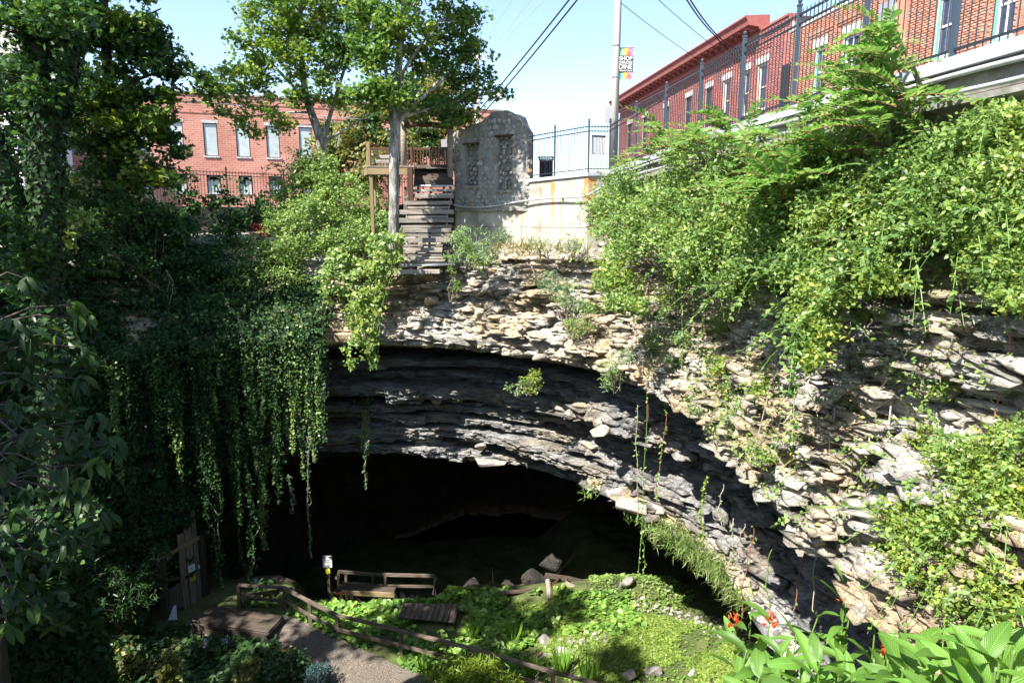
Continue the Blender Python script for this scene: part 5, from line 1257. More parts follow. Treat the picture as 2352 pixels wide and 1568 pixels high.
# drift logs
for k, (a, c, r, lab, mt) in enumerate((((1258, 1332, 26.2), (1262, 1376, 25.2), .10, 'broken upright log leaning at the left of the timber wreck', 'log'), ((1238, 1366, 25.6), (1285, 1326, 26.4), .05, 'thin brown plank end sticking out of the timber wreck', 'brownwood'), ((1252, 1322, 26.5), (1362, 1344, 26.6), .14, 'thick squared beam on top of the timber wreck', 'darkwood'), ((1298, 1340, 26.0), (1366, 1362, 25.6), .13, 'pale squared beam lying low in the timber wreck', 'log'), ((1302, 1328, 26.3), (1288, 1372, 25.2), .06, 'slim dark stake in the middle of the timber wreck', 'darkwood'), ((1344, 1338, 26.), (1362, 1378, 25.1), .06, 'dark curved stake at the right of the timber wreck', 'darkwood'), ((1150, 1362, 25.7), (1240, 1352, 26.0), .09, 'fallen dark log on the grass left of the timber wreck', 'darkwood'))):
    a, c = (a[0], a[1], a[2]-.7), (c[0], c[1], c[2]-.7)
    P = [at(*a), (at(*a)+at(*c))/2+Vector((random.gauss(0, .04), 0, random.gauss(0, .04))), at(*c)]
    b = MB(); b.tube(P, [r, r*1.05, r*.9], 7 if mt != 'brownwood' else 4); o = b.build('driftwood_log', M[mt], None); tag(o, lab, 'log')

# long continuous beds standing out of the recess below the lip
bs_ = np.where((cx > -10.5) & (cy > 16.5) & (cx < 4.3) & (sv > rawseg[4]))[0]
def bed(ztop, th_, oe, seed, mat):
    S_ = sv[bs_]; z0_ = np.stack([S_*.22, S_*0+seed, S_*0], -1)
    blk = np.floor(S_/(.9+.5*seed % 1)+seed).astype(np.int64); blk2 = np.floor(S_/.31+seed*3).astype(np.int64)
    fade = sm(S_[0], S_[0]+2.5, S_)*sm(S_[-1], S_[-1]-4, S_)
    edge = oe+.45*fbm(z0_, 3, seed)+.42*(h2(blk, blk*0+seed, 5)-.5)+.16*(h1(blk2, seed+9)-.5)-(1-fade)*2.6
    zt_ = ztop+.16*fbm(z0_*.6+3, 2, seed+2)+.10*(h2(blk, blk*0+seed, 6)-.5); tt_ = th_*(.75+.6*h2(blk, blk*0+seed, 7)); ed2 = edge-.10-.35*h2(blk2, blk2*0+seed, 8)*th_
    prof_ = [(np.full(len(S_), -6.), zt_+.05), ((edge-1.2), zt_+.06*fbm(z0_*9, 2, 4))]
    rows_ = max(4, int(th_/.075))
    for r_ in range(rows_):                                          # thin laminae, each broken into its own lengths
        b3 = np.floor(S_/(.16+.5*float(h1(r_, seed+1)))+r_*.37+.5*fbm(z0_*3, 2, r_)).astype(np.int64)
        o3 = edge-.42*th_*(r_/rows_)**2+.26*(h2(b3, b3*0+r_, seed+4)-.5)*(.5+th_)+.05*fbm(z0_*22+r_, 2, 12)
        za_, zb_ = zt_-tt_*r_/rows_, zt_-tt_*(r_+1)/rows_
        jz = .03*(h2(b3, b3*0+r_, seed+6)-.5)
        prof_ += [(o3-.02, za_-.004+jz), (o3, za_-.02+jz), (o3-.02*h2(b3, b3*0, 3), zb_+.012+jz), (o3-.05, zb_+.003+jz)]
    prof_ += [(edge-.5, zt_-tt_-.03), (np.full(len(S_), -6.), zt_-tt_-.15)]
    V = np.stack([np.stack([cx[bs_]+inx[bs_]*o_, cy[bs_]+iny[bs_]*o_, z_], -1) for o_, z_ in prof_], 1); m_ = len(prof_); a_ = (np.arange(len(S_)-1)[:, None]*m_+np.arange(m_-1)[None]).ravel()
    obj('bed', V.reshape(-1, 3), np.stack([a_, a_+1, a_+m_+1, a_+m_], 1), mat, rk)
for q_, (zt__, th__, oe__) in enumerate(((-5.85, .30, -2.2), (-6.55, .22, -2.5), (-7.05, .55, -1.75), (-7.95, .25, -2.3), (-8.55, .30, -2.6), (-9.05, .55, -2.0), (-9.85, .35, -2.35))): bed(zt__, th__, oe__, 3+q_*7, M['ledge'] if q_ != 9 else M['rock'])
for X_, Y_, s_, pu in ((1100, 1030, 1.3, 1.6), (1150, 1036, 1.5, 1.8), (1125, 1012, .9, 1.7), (1450, 1130, 1.3, .9), (1482, 1152, 1.2, .9), (1335, 945, .9, .7), (1390, 985, 1., .7), (1300, 930, .8, .7)):
    dd_ = (PXX-X_)**2+(PXY-Y_)**2+np.where((TK > 6.2) & (TK < 11.2), 0, 1e6); k_ = int(np.argmin(dd_)); i_ = k_//ntv; dn_ = Vector((float(inx[i_]), float(iny[i_]), 0))
    inst('stone', rockmesh('stone', M['rock'], (1.3, .9, .62), 11, int(X_)), rk, Vector(CPt.reshape(-1, 3)[k_])+dn_*(pu*.55)+Vector((0, 0, .0)), rrot(.15), (s_, s_*.9, s_*.85))
def hullset(k, dims, n, sd):
    r_ = random.Random(sd); out = []
    for q in range(k):
        bm = bmesh.new()
        for _ in range(n):
            v = Vector((r_.uniform(-1, 1), r_.uniform(-1, 1), r_.uniform(-1, 1))); mx_ = max(abs(v.x), abs(v.y), abs(v.z)); v = v/mx_*r_.uniform(.75, 1)
            bm.verts.new((v.x*dims[0]*.5, v.y*dims[1]*.5, v.z*dims[2]*.5))
        h_ = bmesh.ops.convex_hull(bm, input=bm.verts); bmesh.ops.delete(bm, geom=[g_ for g_ in h_['geom_interior'] if isinstance(g_, bmesh.types.BMVert)], context='VERTS')
        bmesh.ops.triangulate(bm, faces=bm.faces[:]); bm.verts.ensure_lookup_table(); bm.verts.index_update()
        out.append((np.array([tuple(v.co) for v in bm.verts]), np.array([[v.index for v in f_.verts] for f_ in bm.faces]))); bm.free()
    return out
HS = hullset(14, (1, .8, .30), 11, 5)
HL_ = hullset(10, (1.45, .85, .2), 12, 8)
def rubble_mesh(name, wgt, n, smin, smax, mat, HS=HS):
    wv = wgt.ravel(); idx_ = rng.choice(len(wv), n, p=wv/wv.sum()); parts = []
    P_ = CPt.reshape(-1, 3); I_ = np.stack([np.broadcast_to(inx[:, None], OFF.shape), np.broadcast_to(iny[:, None], OFF.shape)], -1).reshape(-1, 2)
    for k_ in idx_:
        Vh, Fh = HS[rng.integers(0, len(HS))]; s_ = smin+(smax-smin)*rng.random()**2.2; dn_ = np.array([I_[k_][0], I_[k_][1], 0.])
        a_ = math.atan2(dn_[0], -dn_[1])+rng.normal()*.35; ca, sa = math.cos(a_), math.sin(a_); tb_, tc_ = rng.normal()*.06, rng.normal()*.08
        Rz = np.array([[ca, -sa, 0], [sa, ca, 0], [0, 0, 1]]); Rx = np.array([[1, 0, tb_], [0, 1, tc_], [-tb_, -tc_, 1]])
        parts.append(((Vh*np.array([1+.8*rng.random(), 1, .6+.9*rng.random()])*s_) @ (Rz @ Rx).T+P_[k_]+dn_*s_*(rng.random()*.22-.12), Fh))
    V_, F_ = merge(parts); obj(name, V_, F_, mat, rk, kind='stuff')
vis = (PXX > 830) & (PXX < 2400) & (PXY > 520) & (PXY < 1480)
rubble_mesh('rubble', CAREA*vis*((TK > 1.4) & (TK < 5.0))*np.where(PXX < 1500, 1.5, 1.)/np.maximum(.25, (CPt[..., 1]/14.)), 3000, .10, .55, M['rock'])
rubble_mesh('bed_slabs', CAREA*vis*((TK > 1.8) & (TK < 5.0))*np.where(PXX < 1500, .6, 1.)/np.maximum(.25, (CPt[..., 1]/14.)), 3000, .12, .5, M['rock'], HL_)
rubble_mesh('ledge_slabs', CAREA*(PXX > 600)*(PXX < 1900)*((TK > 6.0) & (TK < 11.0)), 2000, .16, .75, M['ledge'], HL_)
# loose blocks of the cliff itself, set in its face (parts of the cliff)
w = CAREA*((TK > 1.6) & (TK < 5.0) & (PXX > 900) & (PXX < 2352) & (PXY > 540) & (PXY < 1450)); w = w*np.where(PXX < 1500, 1.6, .7)*np.where((TK > 4.3), 1.6, 1.)
w2 = CAREA*((TK > 6.6) & (TK < 11.) & (PXX > 1000) & (PXX < 1750) & (PXY > 880) & (PXY < 1430))*1.0
ww = (w+w2*.8).ravel(); idx = rng.choice(len(ww), 270, p=ww/ww.sum(), replace=False)
FP, FI = CPt.reshape(-1, 3), np.stack([np.broadcast_to(inx[:, None], OFF.shape), np.broadcast_to(iny[:, None], OFF.shape)], -1).reshape(-1, 2)
for k in idx:
    p = FP[k]; dn = Vector((FI[k][0], FI[k][1], 0)); s = random.uniform(.26, .8)*(1 if random.random() < .8 else 1.5)*(1 if p[1] > 9 else .7)
    rot = Vector((1, 0, 0)).rotation_difference(Vector((-dn.y, dn.x, 0))).to_matrix() @ Matrix.Rotation(random.gauss(0, .25), 3, 'Z') @ Matrix.Rotation(random.gauss(0, .12), 3, 'Y') @ Matrix.Rotation(random.gauss(0, .15), 3, 'X')
    inst('stone', random.choice(SLB) if random.random() < .45 else random.choice(SLV), rk, Vector(p)+dn*s*random.uniform(-.08, .12), rot, (s*random.uniform(.8, 1.4), s, s*random.uniform(.6, 1.1)))
# ================================================================ TREES
def shoots(root_pts, tips, r, bow=.25):
    """thin twigs from the nearest limb point out to the tips"""
    R = np.array([list(p) for p in root_pts]); b = MB()
    for t in tips:
        d_ = np.linalg.norm(R-t, axis=1)+.6*np.maximum(0, R[:, 2]-t[2]); p = R[int(np.argmin(d_))]
        m_ = (p+t)/2+np.array([random.gauss(0, .1), random.gauss(0, .1), -bow*np.linalg.norm(t-p)*.2])
        b.tube([p, m_, t], [r, r*.7, r*.35], 4, False)
    return b
def tree(name, label, trunk, limbs, blobs, leaf, size, n, mats, bark, rs, clump=.42, tipn=70, lean=(0, 0, .9), cat='tree', fill=.4, group=None, kleaf=.75):
    base = Vector(trunk[0]); t_ = thing(name, base, label, cat, group)
    tr = smoothline(trunk, 2); b = MB(); b.tube(tr, np.interp(np.linspace(0, 1, len(tr)), np.linspace(0, 1, len(rs)), rs), 12); b.build('trunk', bark, t_, True)
    roots = [Vector(p) for p in tr[len(tr)//3:]]
    for L_ in limbs:
        ln_, r0_, r1_ = L_; sl_ = smoothline(ln_, 2); b = MB(); b.tube(sl_, np.linspace(r0_, r1_, len(sl_)), 8); b.build('branch', bark, t_, True); roots += [Vector(p) for p in sl_[2:]]
    P, Cc = clumpy(blobs, total=n, clump_r=clump, fill=fill)
    tips = Cc[rng.choice(len(Cc), min(tipn, len(Cc)), replace=False)]
    shoots(roots, tips, .022).build('twigs', bark, t_, kind='stuff')
    k = len(mats); sel = rng.integers(0, k, len(P)) if k > 1 else np.zeros(len(P), int)
    if k > 1:                                                       # sprays of one tone, not confetti
        sel = (np.clip(.5+.75*vnoise(P*.8, 3)+rng.normal(size=len(P))*.12, 0, .999)*k).astype(int)
    for q in range(k):
        Pk = P[sel == q]
        if len(Pk) < 3: continue
        V, F = leaves(leaf, Pk, upish(len(Pk), kleaf, lean), size*(.65+.6*rng.random(len(Pk))))
        obj('crown', V, F, mats[q], t_, kind='stuff')
    return t_
A25 = lambda X, Y, D=25.3: tuple(at(X, Y, D))
# central maple before the deck
tree('maple_tree', 'grey-barked maple standing before the deck, its crown over the stone ruin',
     [A25(904, 575), A25(905, 480), A25(905, 390), A25(908, 300), A25(912, 185), A25(924, 50), A25(931, 0), A25(938, -150)],
     [([A25(905, 315), A25(898, 270), A25(888, 158), A25(868, 108), A25(850, 20)], .10, .03), ([A25(912, 285), A25(940, 250), A25(969, 225, 25), A25(1035, 170, 26.8), A25(1075, 130, 27.2)], .09, .03), ([A25(914, 185), A25(960, 110), A25(1010, 50)], .07, .02), ([A25(920, 110), A25(860, 60, 25.8), A25(820, -20, 26)], .07, .02), ([A25(910, 275), A25(985, 250, 26.3), A25(1075, 225, 27.2), A25(1150, 212, 27.3)], .06, .015), ([A25(909, 260), A25(850, 230, 24.8), A25(810, 210, 24.6)], .05, .015), ([A25(928, 30), A25(1000, -30), A25(1060, -80)], .07, .02)],
     [blob(930, 60, 25.3, 80, 62, 1.5), blob(1040, 55, 27, 68, 55, 1.), blob(1080, 118, 27.2, 52, 40, .8), blob(1005, 150, 26.8, 72, 45, .9), blob(1085, 188, 27.4, 72, 30, .7), blob(1152, 211, 27.3, 34, 15, .4), blob(1060, 238, 27.4, 66, 32, .7), blob(985, 252, 26.8, 80, 34, .8), blob(865, 118, 25.2, 62, 60, 1.3), blob(900, 205, 24.7, 66, 42, 1.2), blob(842, 215, 24.8, 42, 36, .9), blob(970, -70, 25.3, 150, 70, 2.2), blob(1070, 268, 27.5, 48, 18, .4), blob(835, 40, 25.5, 45, 50, 1.0)],
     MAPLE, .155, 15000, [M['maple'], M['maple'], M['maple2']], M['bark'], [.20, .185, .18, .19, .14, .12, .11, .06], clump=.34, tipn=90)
A31 = lambda X, Y, D=30.5: tuple(at(X, Y, D))
tree('maple_tree', 'sunlit spreading maple in front of the left brick building, forking low',
     [A31(748, 430), A31(744, 380), A31(737, 319), A31(718, 267), A31(703, 227), A31(692, 139), A31(690, 60), A31(688, -80)],
     [([A31(740, 335), A31(756, 271), A31(778, 200), A31(800, 130), A31(815, 60)], .12, .03), ([A31(741, 328), A31(775, 308), A31(804, 289), A31(850, 262)], .08, .03), ([A31(703, 227), A31(655, 180), A31(610, 130), A31(570, 90)], .09, .02), ([A31(714, 258), A31(650, 258), A31(570, 268)], .06, .015), ([A31(697, 180), A31(640, 90), A31(610, 20)], .07, .02), ([A31(692, 130), A31(740, 60), A31(770, -20)], .07, .02)],
     [blob(620, 55, 30.5, 85, 58, 1.8), blob(705, 35, 30.5, 88, 55, 1.8), blob(565, 140, 30.3, 48, 40, 1.2), blob(640, 150, 30.2, 72, 46, 1.4), blob(742, 125, 30.5, 84, 70, 1.8), blob(800, 60, 30.5, 60, 80, 1.7), blob(580, 218, 30.2, 62, 30, 1.), blob(548, 265, 30, 52, 22, .8), blob(640, 278, 30, 50, 24, .9), blob(528, 165, 30, 28, 30, .8), blob(765, 215, 30.3, 55, 34, 1.1), blob(690, -60, 30.5, 150, 66, 2.6), blob(678, 215, 30, 40, 26, .8), blob(600, 300, 30, 30, 14, .5)],
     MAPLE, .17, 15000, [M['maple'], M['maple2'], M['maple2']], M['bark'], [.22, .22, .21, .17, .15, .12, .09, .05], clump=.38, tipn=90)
A20 = lambda X, Y, D=27.5: tuple(at(X, Y, D))
tree('maple_tree', 'dense dark maple on the left rim hiding the end of the brick building',
     [A20(285, 575), A20(275, 500), A20(262, 380), A20(250, 200), A20(240, 60), A20(235, -120)],
     [([A20(262, 380), A20(330, 400, 26.8), A20(352, 450, 26.8), A20(372, 500, 26.8)], .06, .03), ([A20(252, 230), A20(330, 170), A20(420, 165), A20(470, 190)], .09, .02), ([A20(260, 330), A20(340, 290), A20(405, 260)], .08, .02), ([A20(255, 280), A20(200, 220), A20(150, 160)], .08, .02), ([A20(245, 100), A20(310, 50), A20(370, 20)], .08, .02), ([A20(268, 430), A20(210, 400), A20(160, 390)], .06, .02)],
     [blob(215, 55, 27.1, 125, 70, 2.47), blob(325, 85, 27.2, 55, 62, 1.82), blob(255, 195, 27.2, 92, 62, 1.95), blob(190, 295, 27.2, 88, 66, 1.95), blob(325, 300, 27.3, 62, 54, 1.56), blob(368, 240, 27.3, 45, 48, 1.30), blob(300, 395, 27.3, 98, 48, 1.56), blob(408, 335, 27.4, 34, 18, 0.65), blob(410, 158, 27.3, 50, 22, 1.04), blob(465, 190, 27.4, 42, 18, 0.65), blob(482, 225, 27.4, 26, 20, 0.52), blob(230, -70, 27.1, 170, 60, 2.86), blob(150, 425, 27.3, 55, 50, 1.30), blob(240, 470, 27.3, 70, 36, 1.30), blob(360, 420, 27.3, 50, 26, 1.04)],
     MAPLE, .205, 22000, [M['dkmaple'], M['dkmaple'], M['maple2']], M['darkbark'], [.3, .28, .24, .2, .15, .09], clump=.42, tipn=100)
# thicket behind the deck
def shrub(name, label, blobs, leaf, size, n, mats, stems=14, foot=None, clump=.3, lean=(0, -.25, .8), k=.8, group=None, cat='shrub', stemmat='twig', fill=.25, stemr=.018, canes=0):
    c = np.mean([b_[0] for b_ in blobs], 0); lo = min(b_[0][2]-b_[1][2] for b_ in blobs)
    base = Vector(foot) if foot is not None else (Vector((c[0]+.9, c[1]+.3, c[2]+.2)) if c[0] > 2.2 and c[2] > -6 and name not in ('cliff_shrub',) else Vector((c[0], c[1], lo)))
    t_ = thing(name, base, label, cat, group)
    P, Cc = clumpy(blobs, total=n, clump_r=clump, fill=fill)
    if len(mats) > 1: sel = (np.clip(.5+.8*vnoise(P*1.1, 5)+rng.normal(size=len(P))*.12, 0, .999)*len(mats)).astype(int)
    else: sel = np.zeros(len(P), int)
    for q in range(len(mats)):
        Pk = P[sel == q]
        if len(Pk) < 3: continue
        V, F = leaves(leaf, Pk, upish(len(Pk), k, lean), size*(.6+.7*rng.random(len(Pk)))); obj('foliage', V, F, mats[q], t_, kind='stuff')
    tips = Cc[rng.choice(len(Cc), min(stems, len(Cc)), replace=False)]; b = MB()
    for t in tips:
        m_ = (np.array(base)+t)/2+rng.normal(size=3)*.12+np.array([0, 0, .15]); b.tube([base+Vector(tuple(rng.normal(size=3)*.08)), m_, t], [stemr, stemr*.8, stemr*.35], 4, False)
    b.build('stems', M[stemmat], t_, kind='stuff')
    if canes:
        b = MB(); CV = []
        for q in range(canes):
            p0 = Cc[rng.integers(0, len(Cc))]; az_ = rng.normal()*.9+3.7; L_ = .5+.8*rng.random(); el_ = rng.normal()*.5+.25; d_ = np.array([math.cos(az_)*math.cos(el_), math.sin(az_)*math.cos(el_), math.sin(el_)])
            ts_ = np.linspace(0, 1, 9); pts_ = p0+d_*L_*ts_[:, None]+np.array([0, 0, -.55*L_])*ts_[:, None]**2
            b.tube(pts_, [.008, .003], 3, False); nl_ = int(16*L_)+6; tt_ = .15+.85*rng.random(nl_); pp_ = np.stack([np.interp(tt_, ts_, pts_[:, e]) for e in range(3)], -1)
            CV.append(leaves(leaf, pp_, upish(nl_, .45, (-.2, -.3, .9)), size*1.1*(.6+.7*rng.random(nl_)), along=d_*.6+rng.normal(size=(nl_, 3))*.7))
        b.build('canes', M['greenstem'], t_, kind='stuff'); V, F = merge(CV); obj('cane_leaves', V, F, mats[0], t_, kind='stuff')
    return t_
shrub('thicket', 'yellowing thicket of small trees behind the lookout deck', [blob(775, 335, 41, 62, 55, 2), blob(850, 320, 41, 62, 60, 2), blob(930, 330, 41, 72, 60, 2), blob(1005, 330, 41, 56, 56, 2), blob(900, 245, 42, 80, 45, 2), blob(1010, 215, 42, 52, 50, 2), blob(745, 400, 40, 50, 40, 1.5), blob(985, 180, 42, 40, 40, 1.5), blob(850, 400, 39, 60, 40, 1.5)], OVAL, .26, 20000, [M['thicket'], M['thicket'], M['dkmaple']], 40, clump=.5)
# ivy-wrapped trunk at the left edge
A14 = lambda X, Y, D=14: tuple(at(X, Y, D))
iv = thing('ivy_covered_tree', A14(125, 1000), 'thick forked trunk wrapped in dark ivy at the left edge', 'tree')
segs = [([A14(140, 1330), A14(128, 1010), A14(116, 800), A14(108, 600), A14(104, 420), A14(108, 250), A14(95, 130), A14(60, 0), A14(35, -140)], [.40, .32, .28, .29, .31, .30, .25, .2, .16]), ([A14(116, 260), A14(142, 170), A14(160, 90), A14(172, 78)], [.30, .27, .26, .2]), ([A14(-30, 300, 13.8), A14(10, 400, 13.8), A14(40, 480, 13.9), A14(75, 570, 14), A14(100, 650, 14)], [.2, .22, .24, .25, .26])]
lp, lnn = [], []
for k, (pts, rs) in enumerate(segs):
    sl_ = smoothline(pts, 2); rr = np.interp(np.linspace(0, 1, len(sl_)), np.linspace(0, 1, len(rs)), rs); b = MB(); b.tube(sl_, rr*.8, 12); b.build('trunk' if k == 0 else 'limb', M['darkbark'], iv, True)
    sl_ = np.array(sl_); n_ = [9000, 2600, 2600][k]; t = rng.random(n_)*(len(sl_)-1); i0 = t.astype(int); fr_ = (t-i0)[:, None]; p = sl_[i0]*(1-fr_)+sl_[np.minimum(i0+1, len(sl_)-1)]*fr_
    r = np.interp(t, np.arange(len(sl_)), rr); an = rng.random(n_)*6.283; d_ = np.stack([np.cos(an), np.sin(an), 0*an], -1)
    lp.append(p+d_*(r*(.86+.28*rng.random(n_)*(1+.5*vnoise(p*2.2, 3))))[:, None]); lnn.append(d_+rng.normal(size=(n_, 3))*.45+np.array([0, 0, .3]))
lp, lnn = np.concatenate(lp), np.concatenate(lnn)
V, F = leaves(IVYL, lp, lnn, .10*(.6+.6*rng.random(len(lp))), along=np.array([0, 0, -1.])+rng.normal(size=(len(lp), 3))*.5); obj('ivy', V, F, M['ivy'], iv, kind='stuff')
P, Cc = clumpy([blob(40, 40, 13.6, 70, 60, 1.1), blob(20, 150, 13.4, 55, 50, .9), blob(80, 215, 13.2, 50, 26, .6), blob(140, 40, 13.6, 60, 60, 1.), blob(0, 510, 13.2, 40, 60, .7), blob(20, 640, 13.2, 50, 55, .7), blob(60, 560, 13.4, 45, 40, .5)], total=3200, clump_r=.3, fill=.2)
V, F = leaves(MAPLE, P, upish(len(P), .8, (0, 0, .8)), .12*(.6+.7*rng.random(len(P)))); obj('side_sprays', V, F, M['dkmaple'], iv, kind='stuff')
shoots([Vector(p) for p in smoothline(segs[0][0], 2)], Cc[:40], .02).build('twigs', M['darkbark'], iv, kind='stuff')

# big-leaved tree at the left foreground: every large leaf its own piece
def bigleaf(L, wd, mat, seed, droop=.25, n=7):
    rnd = random.Random(seed); V = []; F = []
    for i_ in range(n+1):
        t = i_/n; w_ = wd*(math.sin(math.pi*min(1, t**.75*.98+.02))**.8)*(.55+.45*t if t < .6 else 1)*L*.5
        if i_ in (0,): w_ = .012*L
        if i_ == n: w_ = .004*L
        y = L*t*(1-.08*t); z = -droop*L*t*t
        V += [(-w_, y, z+.30*w_+rnd.gauss(0, .006)*L), (0, y, z), (w_, y, z+.30*w_+rnd.gauss(0, .006)*L)]
        if i_: a = 3*(i_-1); F += [(a, a+1, a+4, a+3), (a+1, a+2, a+5, a+4)]
    return rawmesh('leaf', V, F, mat, True)
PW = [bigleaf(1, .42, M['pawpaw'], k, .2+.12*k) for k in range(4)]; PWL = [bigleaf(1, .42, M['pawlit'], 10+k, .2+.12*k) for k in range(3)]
bt = thing('big_leaved_tree', tuple(at(40, 1400, 9.5)), 'large-leaved tree with drooping oval leaves filling the left foreground', 'tree')
CL = [(20, 735, 10, 0), (70, 760, 10, 0), (170, 700, 11, 2), (195, 735, 11, 2), (150, 760, 11, 1), (205, 800, 11, 0), (60, 860, 9.6, 0), (110, 900, 9.6, 0), (25, 930, 9.4, 0), (190, 870, 10.6, 0), (220, 960, 10.4, 0), (150, 985, 9.8, 0), (80, 1000, 9.2, 0), (260, 1015, 10.4, 0), (20, 1060, 9, 0), (130, 1085, 9, 0), (225, 1065, 9.8, 2), (180, 1105, 9.2, 2), (200, 1140, 9.2, 1), (150, 1130, 9.2, 1), (70, 1130, 8.8, 0), (25, 1180, 8.6, 0), (110, 1200, 8.8, 0), (160, 1235, 9, 0), (60, 1270, 8.6, 0), (130, 1290, 8.8, 0), (30, 1350, 8.4, 1), (85, 1400, 8.4, 1), (20, 1440, 8.2, 1), (60, 640, 10.5, 0), (240, 1180, 10, 0), (10, 1240, 8.4, 0), (185, 1000, 10, 0), (40, 1000, 9, 0)]
b = MB(); trunkp = [tuple(at(10, 1580, 9.6)), tuple(at(-20, 1300, 9.6)), tuple(at(-40, 1000, 9.8)), tuple(at(-30, 700, 10.2)), tuple(at(-10, 560, 10.6))]
b.tube(smoothline(trunkp, 2), [.10, .09, .07, .05, .03], 9); b.build('trunk', M['darkbark'], bt, True)
tl_ = [Vector(p) for p in smoothline(trunkp, 2)]; nl = 0; b = MB()
for X, Y, D, lit in CL:
    c = at(X, Y, D); src = min(tl_, key=lambda q: (q-c).length+max(0, q.z-c.z)*.6); d_ = (c-src); d_.z *= .4; d_.normalize()
    b.tube([src, (src+c)/2+Vector((0, 0, .12)), c], [.022, .015, .008], 5, False)
    k = 9
    for i_ in range(k):
        if nl >= 298: break
        az_ = (i_/k-.5)*4.3+random.gauss(0, .22); dr = Matrix.Rotation(az_, 3, 'Z') @ d_; dr = Vector((dr.x, dr.y, -.25-random.random()*.75)).normalized()
        nrm = Vector((random.gauss(0, .3), random.gauss(-.35, .3), 1)); y_ = dr; x_ = y_.cross(nrm).normalized(); z_ = x_.cross(y_); R = Matrix((x_, y_, z_)).transposed()
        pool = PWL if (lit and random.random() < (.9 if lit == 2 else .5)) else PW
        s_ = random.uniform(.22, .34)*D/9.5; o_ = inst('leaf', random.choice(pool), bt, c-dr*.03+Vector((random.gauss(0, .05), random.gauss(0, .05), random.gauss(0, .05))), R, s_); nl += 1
b.build('twigs', M['darkbark'], bt, kind='stuff')
P, _ = clumpy([blob(40, 830, 11.2, 140, 110, .8), blob(60, 1010, 10.8, 150, 110, .8), blob(60, 1200, 10.2, 150, 120, .8), blob(30, 1390, 9.8, 110, 90, .6)], total=1300, clump_r=.3)
V, F = leaves(OVAL, P, upish(len(P), .55, (0, -.3, .9)), .24*(.7+.5*rng.random(len(P))), along=np.array([.4, 0, -.5])+rng.normal(size=(len(P), 3))*.6); obj('inner_leaves', V, F, M['pawpaw'], bt, kind='stuff')

# trees out of frame to the left and behind that shade the left half of the hollow
def shade_tree(c, r, n, label, h=.34):
    x, y, z = c; t_ = thing('maple_tree', (x, y, z-r[2]-8), label, 'tree'); b = MB(); b.tube([(x, y, z-r[2]-8), (x+.3, y, z-2), (x, y, z+r[2]*.6)], [.35, .28, .1], 10); b.build('trunk', M['darkbark'], t_, True)
    P, Cc = clumpy([(c, r)], total=n, clump_r=.9, fill=.3); V, F = leaves(MAPLE, P, upish(len(P), .7), h*(.7+.6*rng.random(len(P)))); obj('crown', V, F, M['dkmaple'], t_, kind='stuff')
    shoots([Vector((x, y, z-2+k)) for k in range(0, 6)], Cc[:50], .04).build('twigs', M['darkbark'], t_, kind='stuff')
shade_tree((-18, 12, 5), (5.0, 4.5, 5.5), 4600, 'big shade maple on the left rim beyond the ivy-wrapped trunk')
shade_tree((-18.6, 23.2, 5.0), (4.4, 3.4, 5.2), 9500, 'tall maple behind the dense dark one on the left rim', .2)
shade_tree((-20.5, 17.5, 3.5), (4.0, 4.2, 5.5), 6000, 'maple on the left rim farthest to the side', .24)
shade_tree((-12.5, 5.5, 6.), (4.6, 4.2, 5.0), 3600, 'broad shade maple near the left end of the viewing slope')
shade_tree((-9.5, -1, 7.5), (3.8, 3.8, 4.4), 3000, 'shade maple behind the viewing slope')
# ================================================================ GREENERY ON THE WALLS
def DR(X, Y, out=.9):                                                # depth of the long wall's face, 'out' metres in front of the fence line
    r = ray(X, Y); return (6.85-out)/(r.x/r.y+.131)
def rb_(X, Y, rx, ry, rd, out=.9): return blob(X, Y, DR(X, Y, out), rx, ry, rd)
# --- left shelf and curtain
shrub('feathery_shrub', 'feathery pale green shrub beside the grey trunk, tallest on the back rim', [blob(705, 405, 30, 50, 55, 1.2), blob(765, 440, 29.6, 62, 60, 1.3), blob(840, 480, 29, 52, 62, 1.1), blob(725, 495, 28.6, 70, 55, 1.3), blob(800, 545, 27.8, 66, 50, 1.1), blob(655, 455, 30, 36, 40, .8), blob(870, 520, 28, 36, 40, .8), blob(690, 560, 27.8, 60, 40, 1.), blob(745, 385, 30, 40, 40, .9), blob(660, 510, 28.6, 50, 50, 1.)], KITE, .135, 21000, [M['bright'], M['vine'], M['bright']], 40, clump=.28, canes=110)
shrub('shrub', 'dark green shrub on the shelf below the boundary wall', [blob(520, 565, 28.5, 70, 42, 1.2), blob(440, 600, 28, 70, 45, 1.1), blob(340, 560, 27.5, 80, 60, 1.3), blob(250, 560, 26, 70, 60, 1.2), blob(590, 585, 28.3, 56, 45, 1.)], OVAL, .135, 9000, [M['dkmaple'], M['ivy'], M['vine']], 30, clump=.32)
shrub('shrub', 'tall dark shrub around the foot of the dense maple on the left rim', [blob(240, 500, 25.2, 80, 60, 1.3), blob(330, 500, 26.6, 80, 50, 1.3), blob(400, 540, 27, 60, 50, 1.1), blob(170, 580, 23.2, 70, 60, 1.1), blob(290, 600, 25.3, 80, 50, 1.), blob(420, 610, 26.8, 70, 46, .9), blob(520, 520, 28, 36, 40, .8)], MAPLE, .14, 9000, [M['dkmaple'], M['dkmaple'], M['ivy']], 30, clump=.3)
shrub('shrub', 'grey-green shrub between the shelf and the feathery shrub', [blob(610, 590, 27.6, 56, 42, .9), blob(660, 630, 27.2, 50, 36, .8), blob(560, 635, 27.3, 50, 34, .8)], KITE, .11, 3600, [M['vine'], M['bright']], 20, clump=.25)
shrub('shrub', 'small shrub with dark red leaves below the boundary wall', [blob(603, 532, 28.6, 26, 16, .4)], KITE, .11, 380, [M['redleaf']], 8, clump=.2)
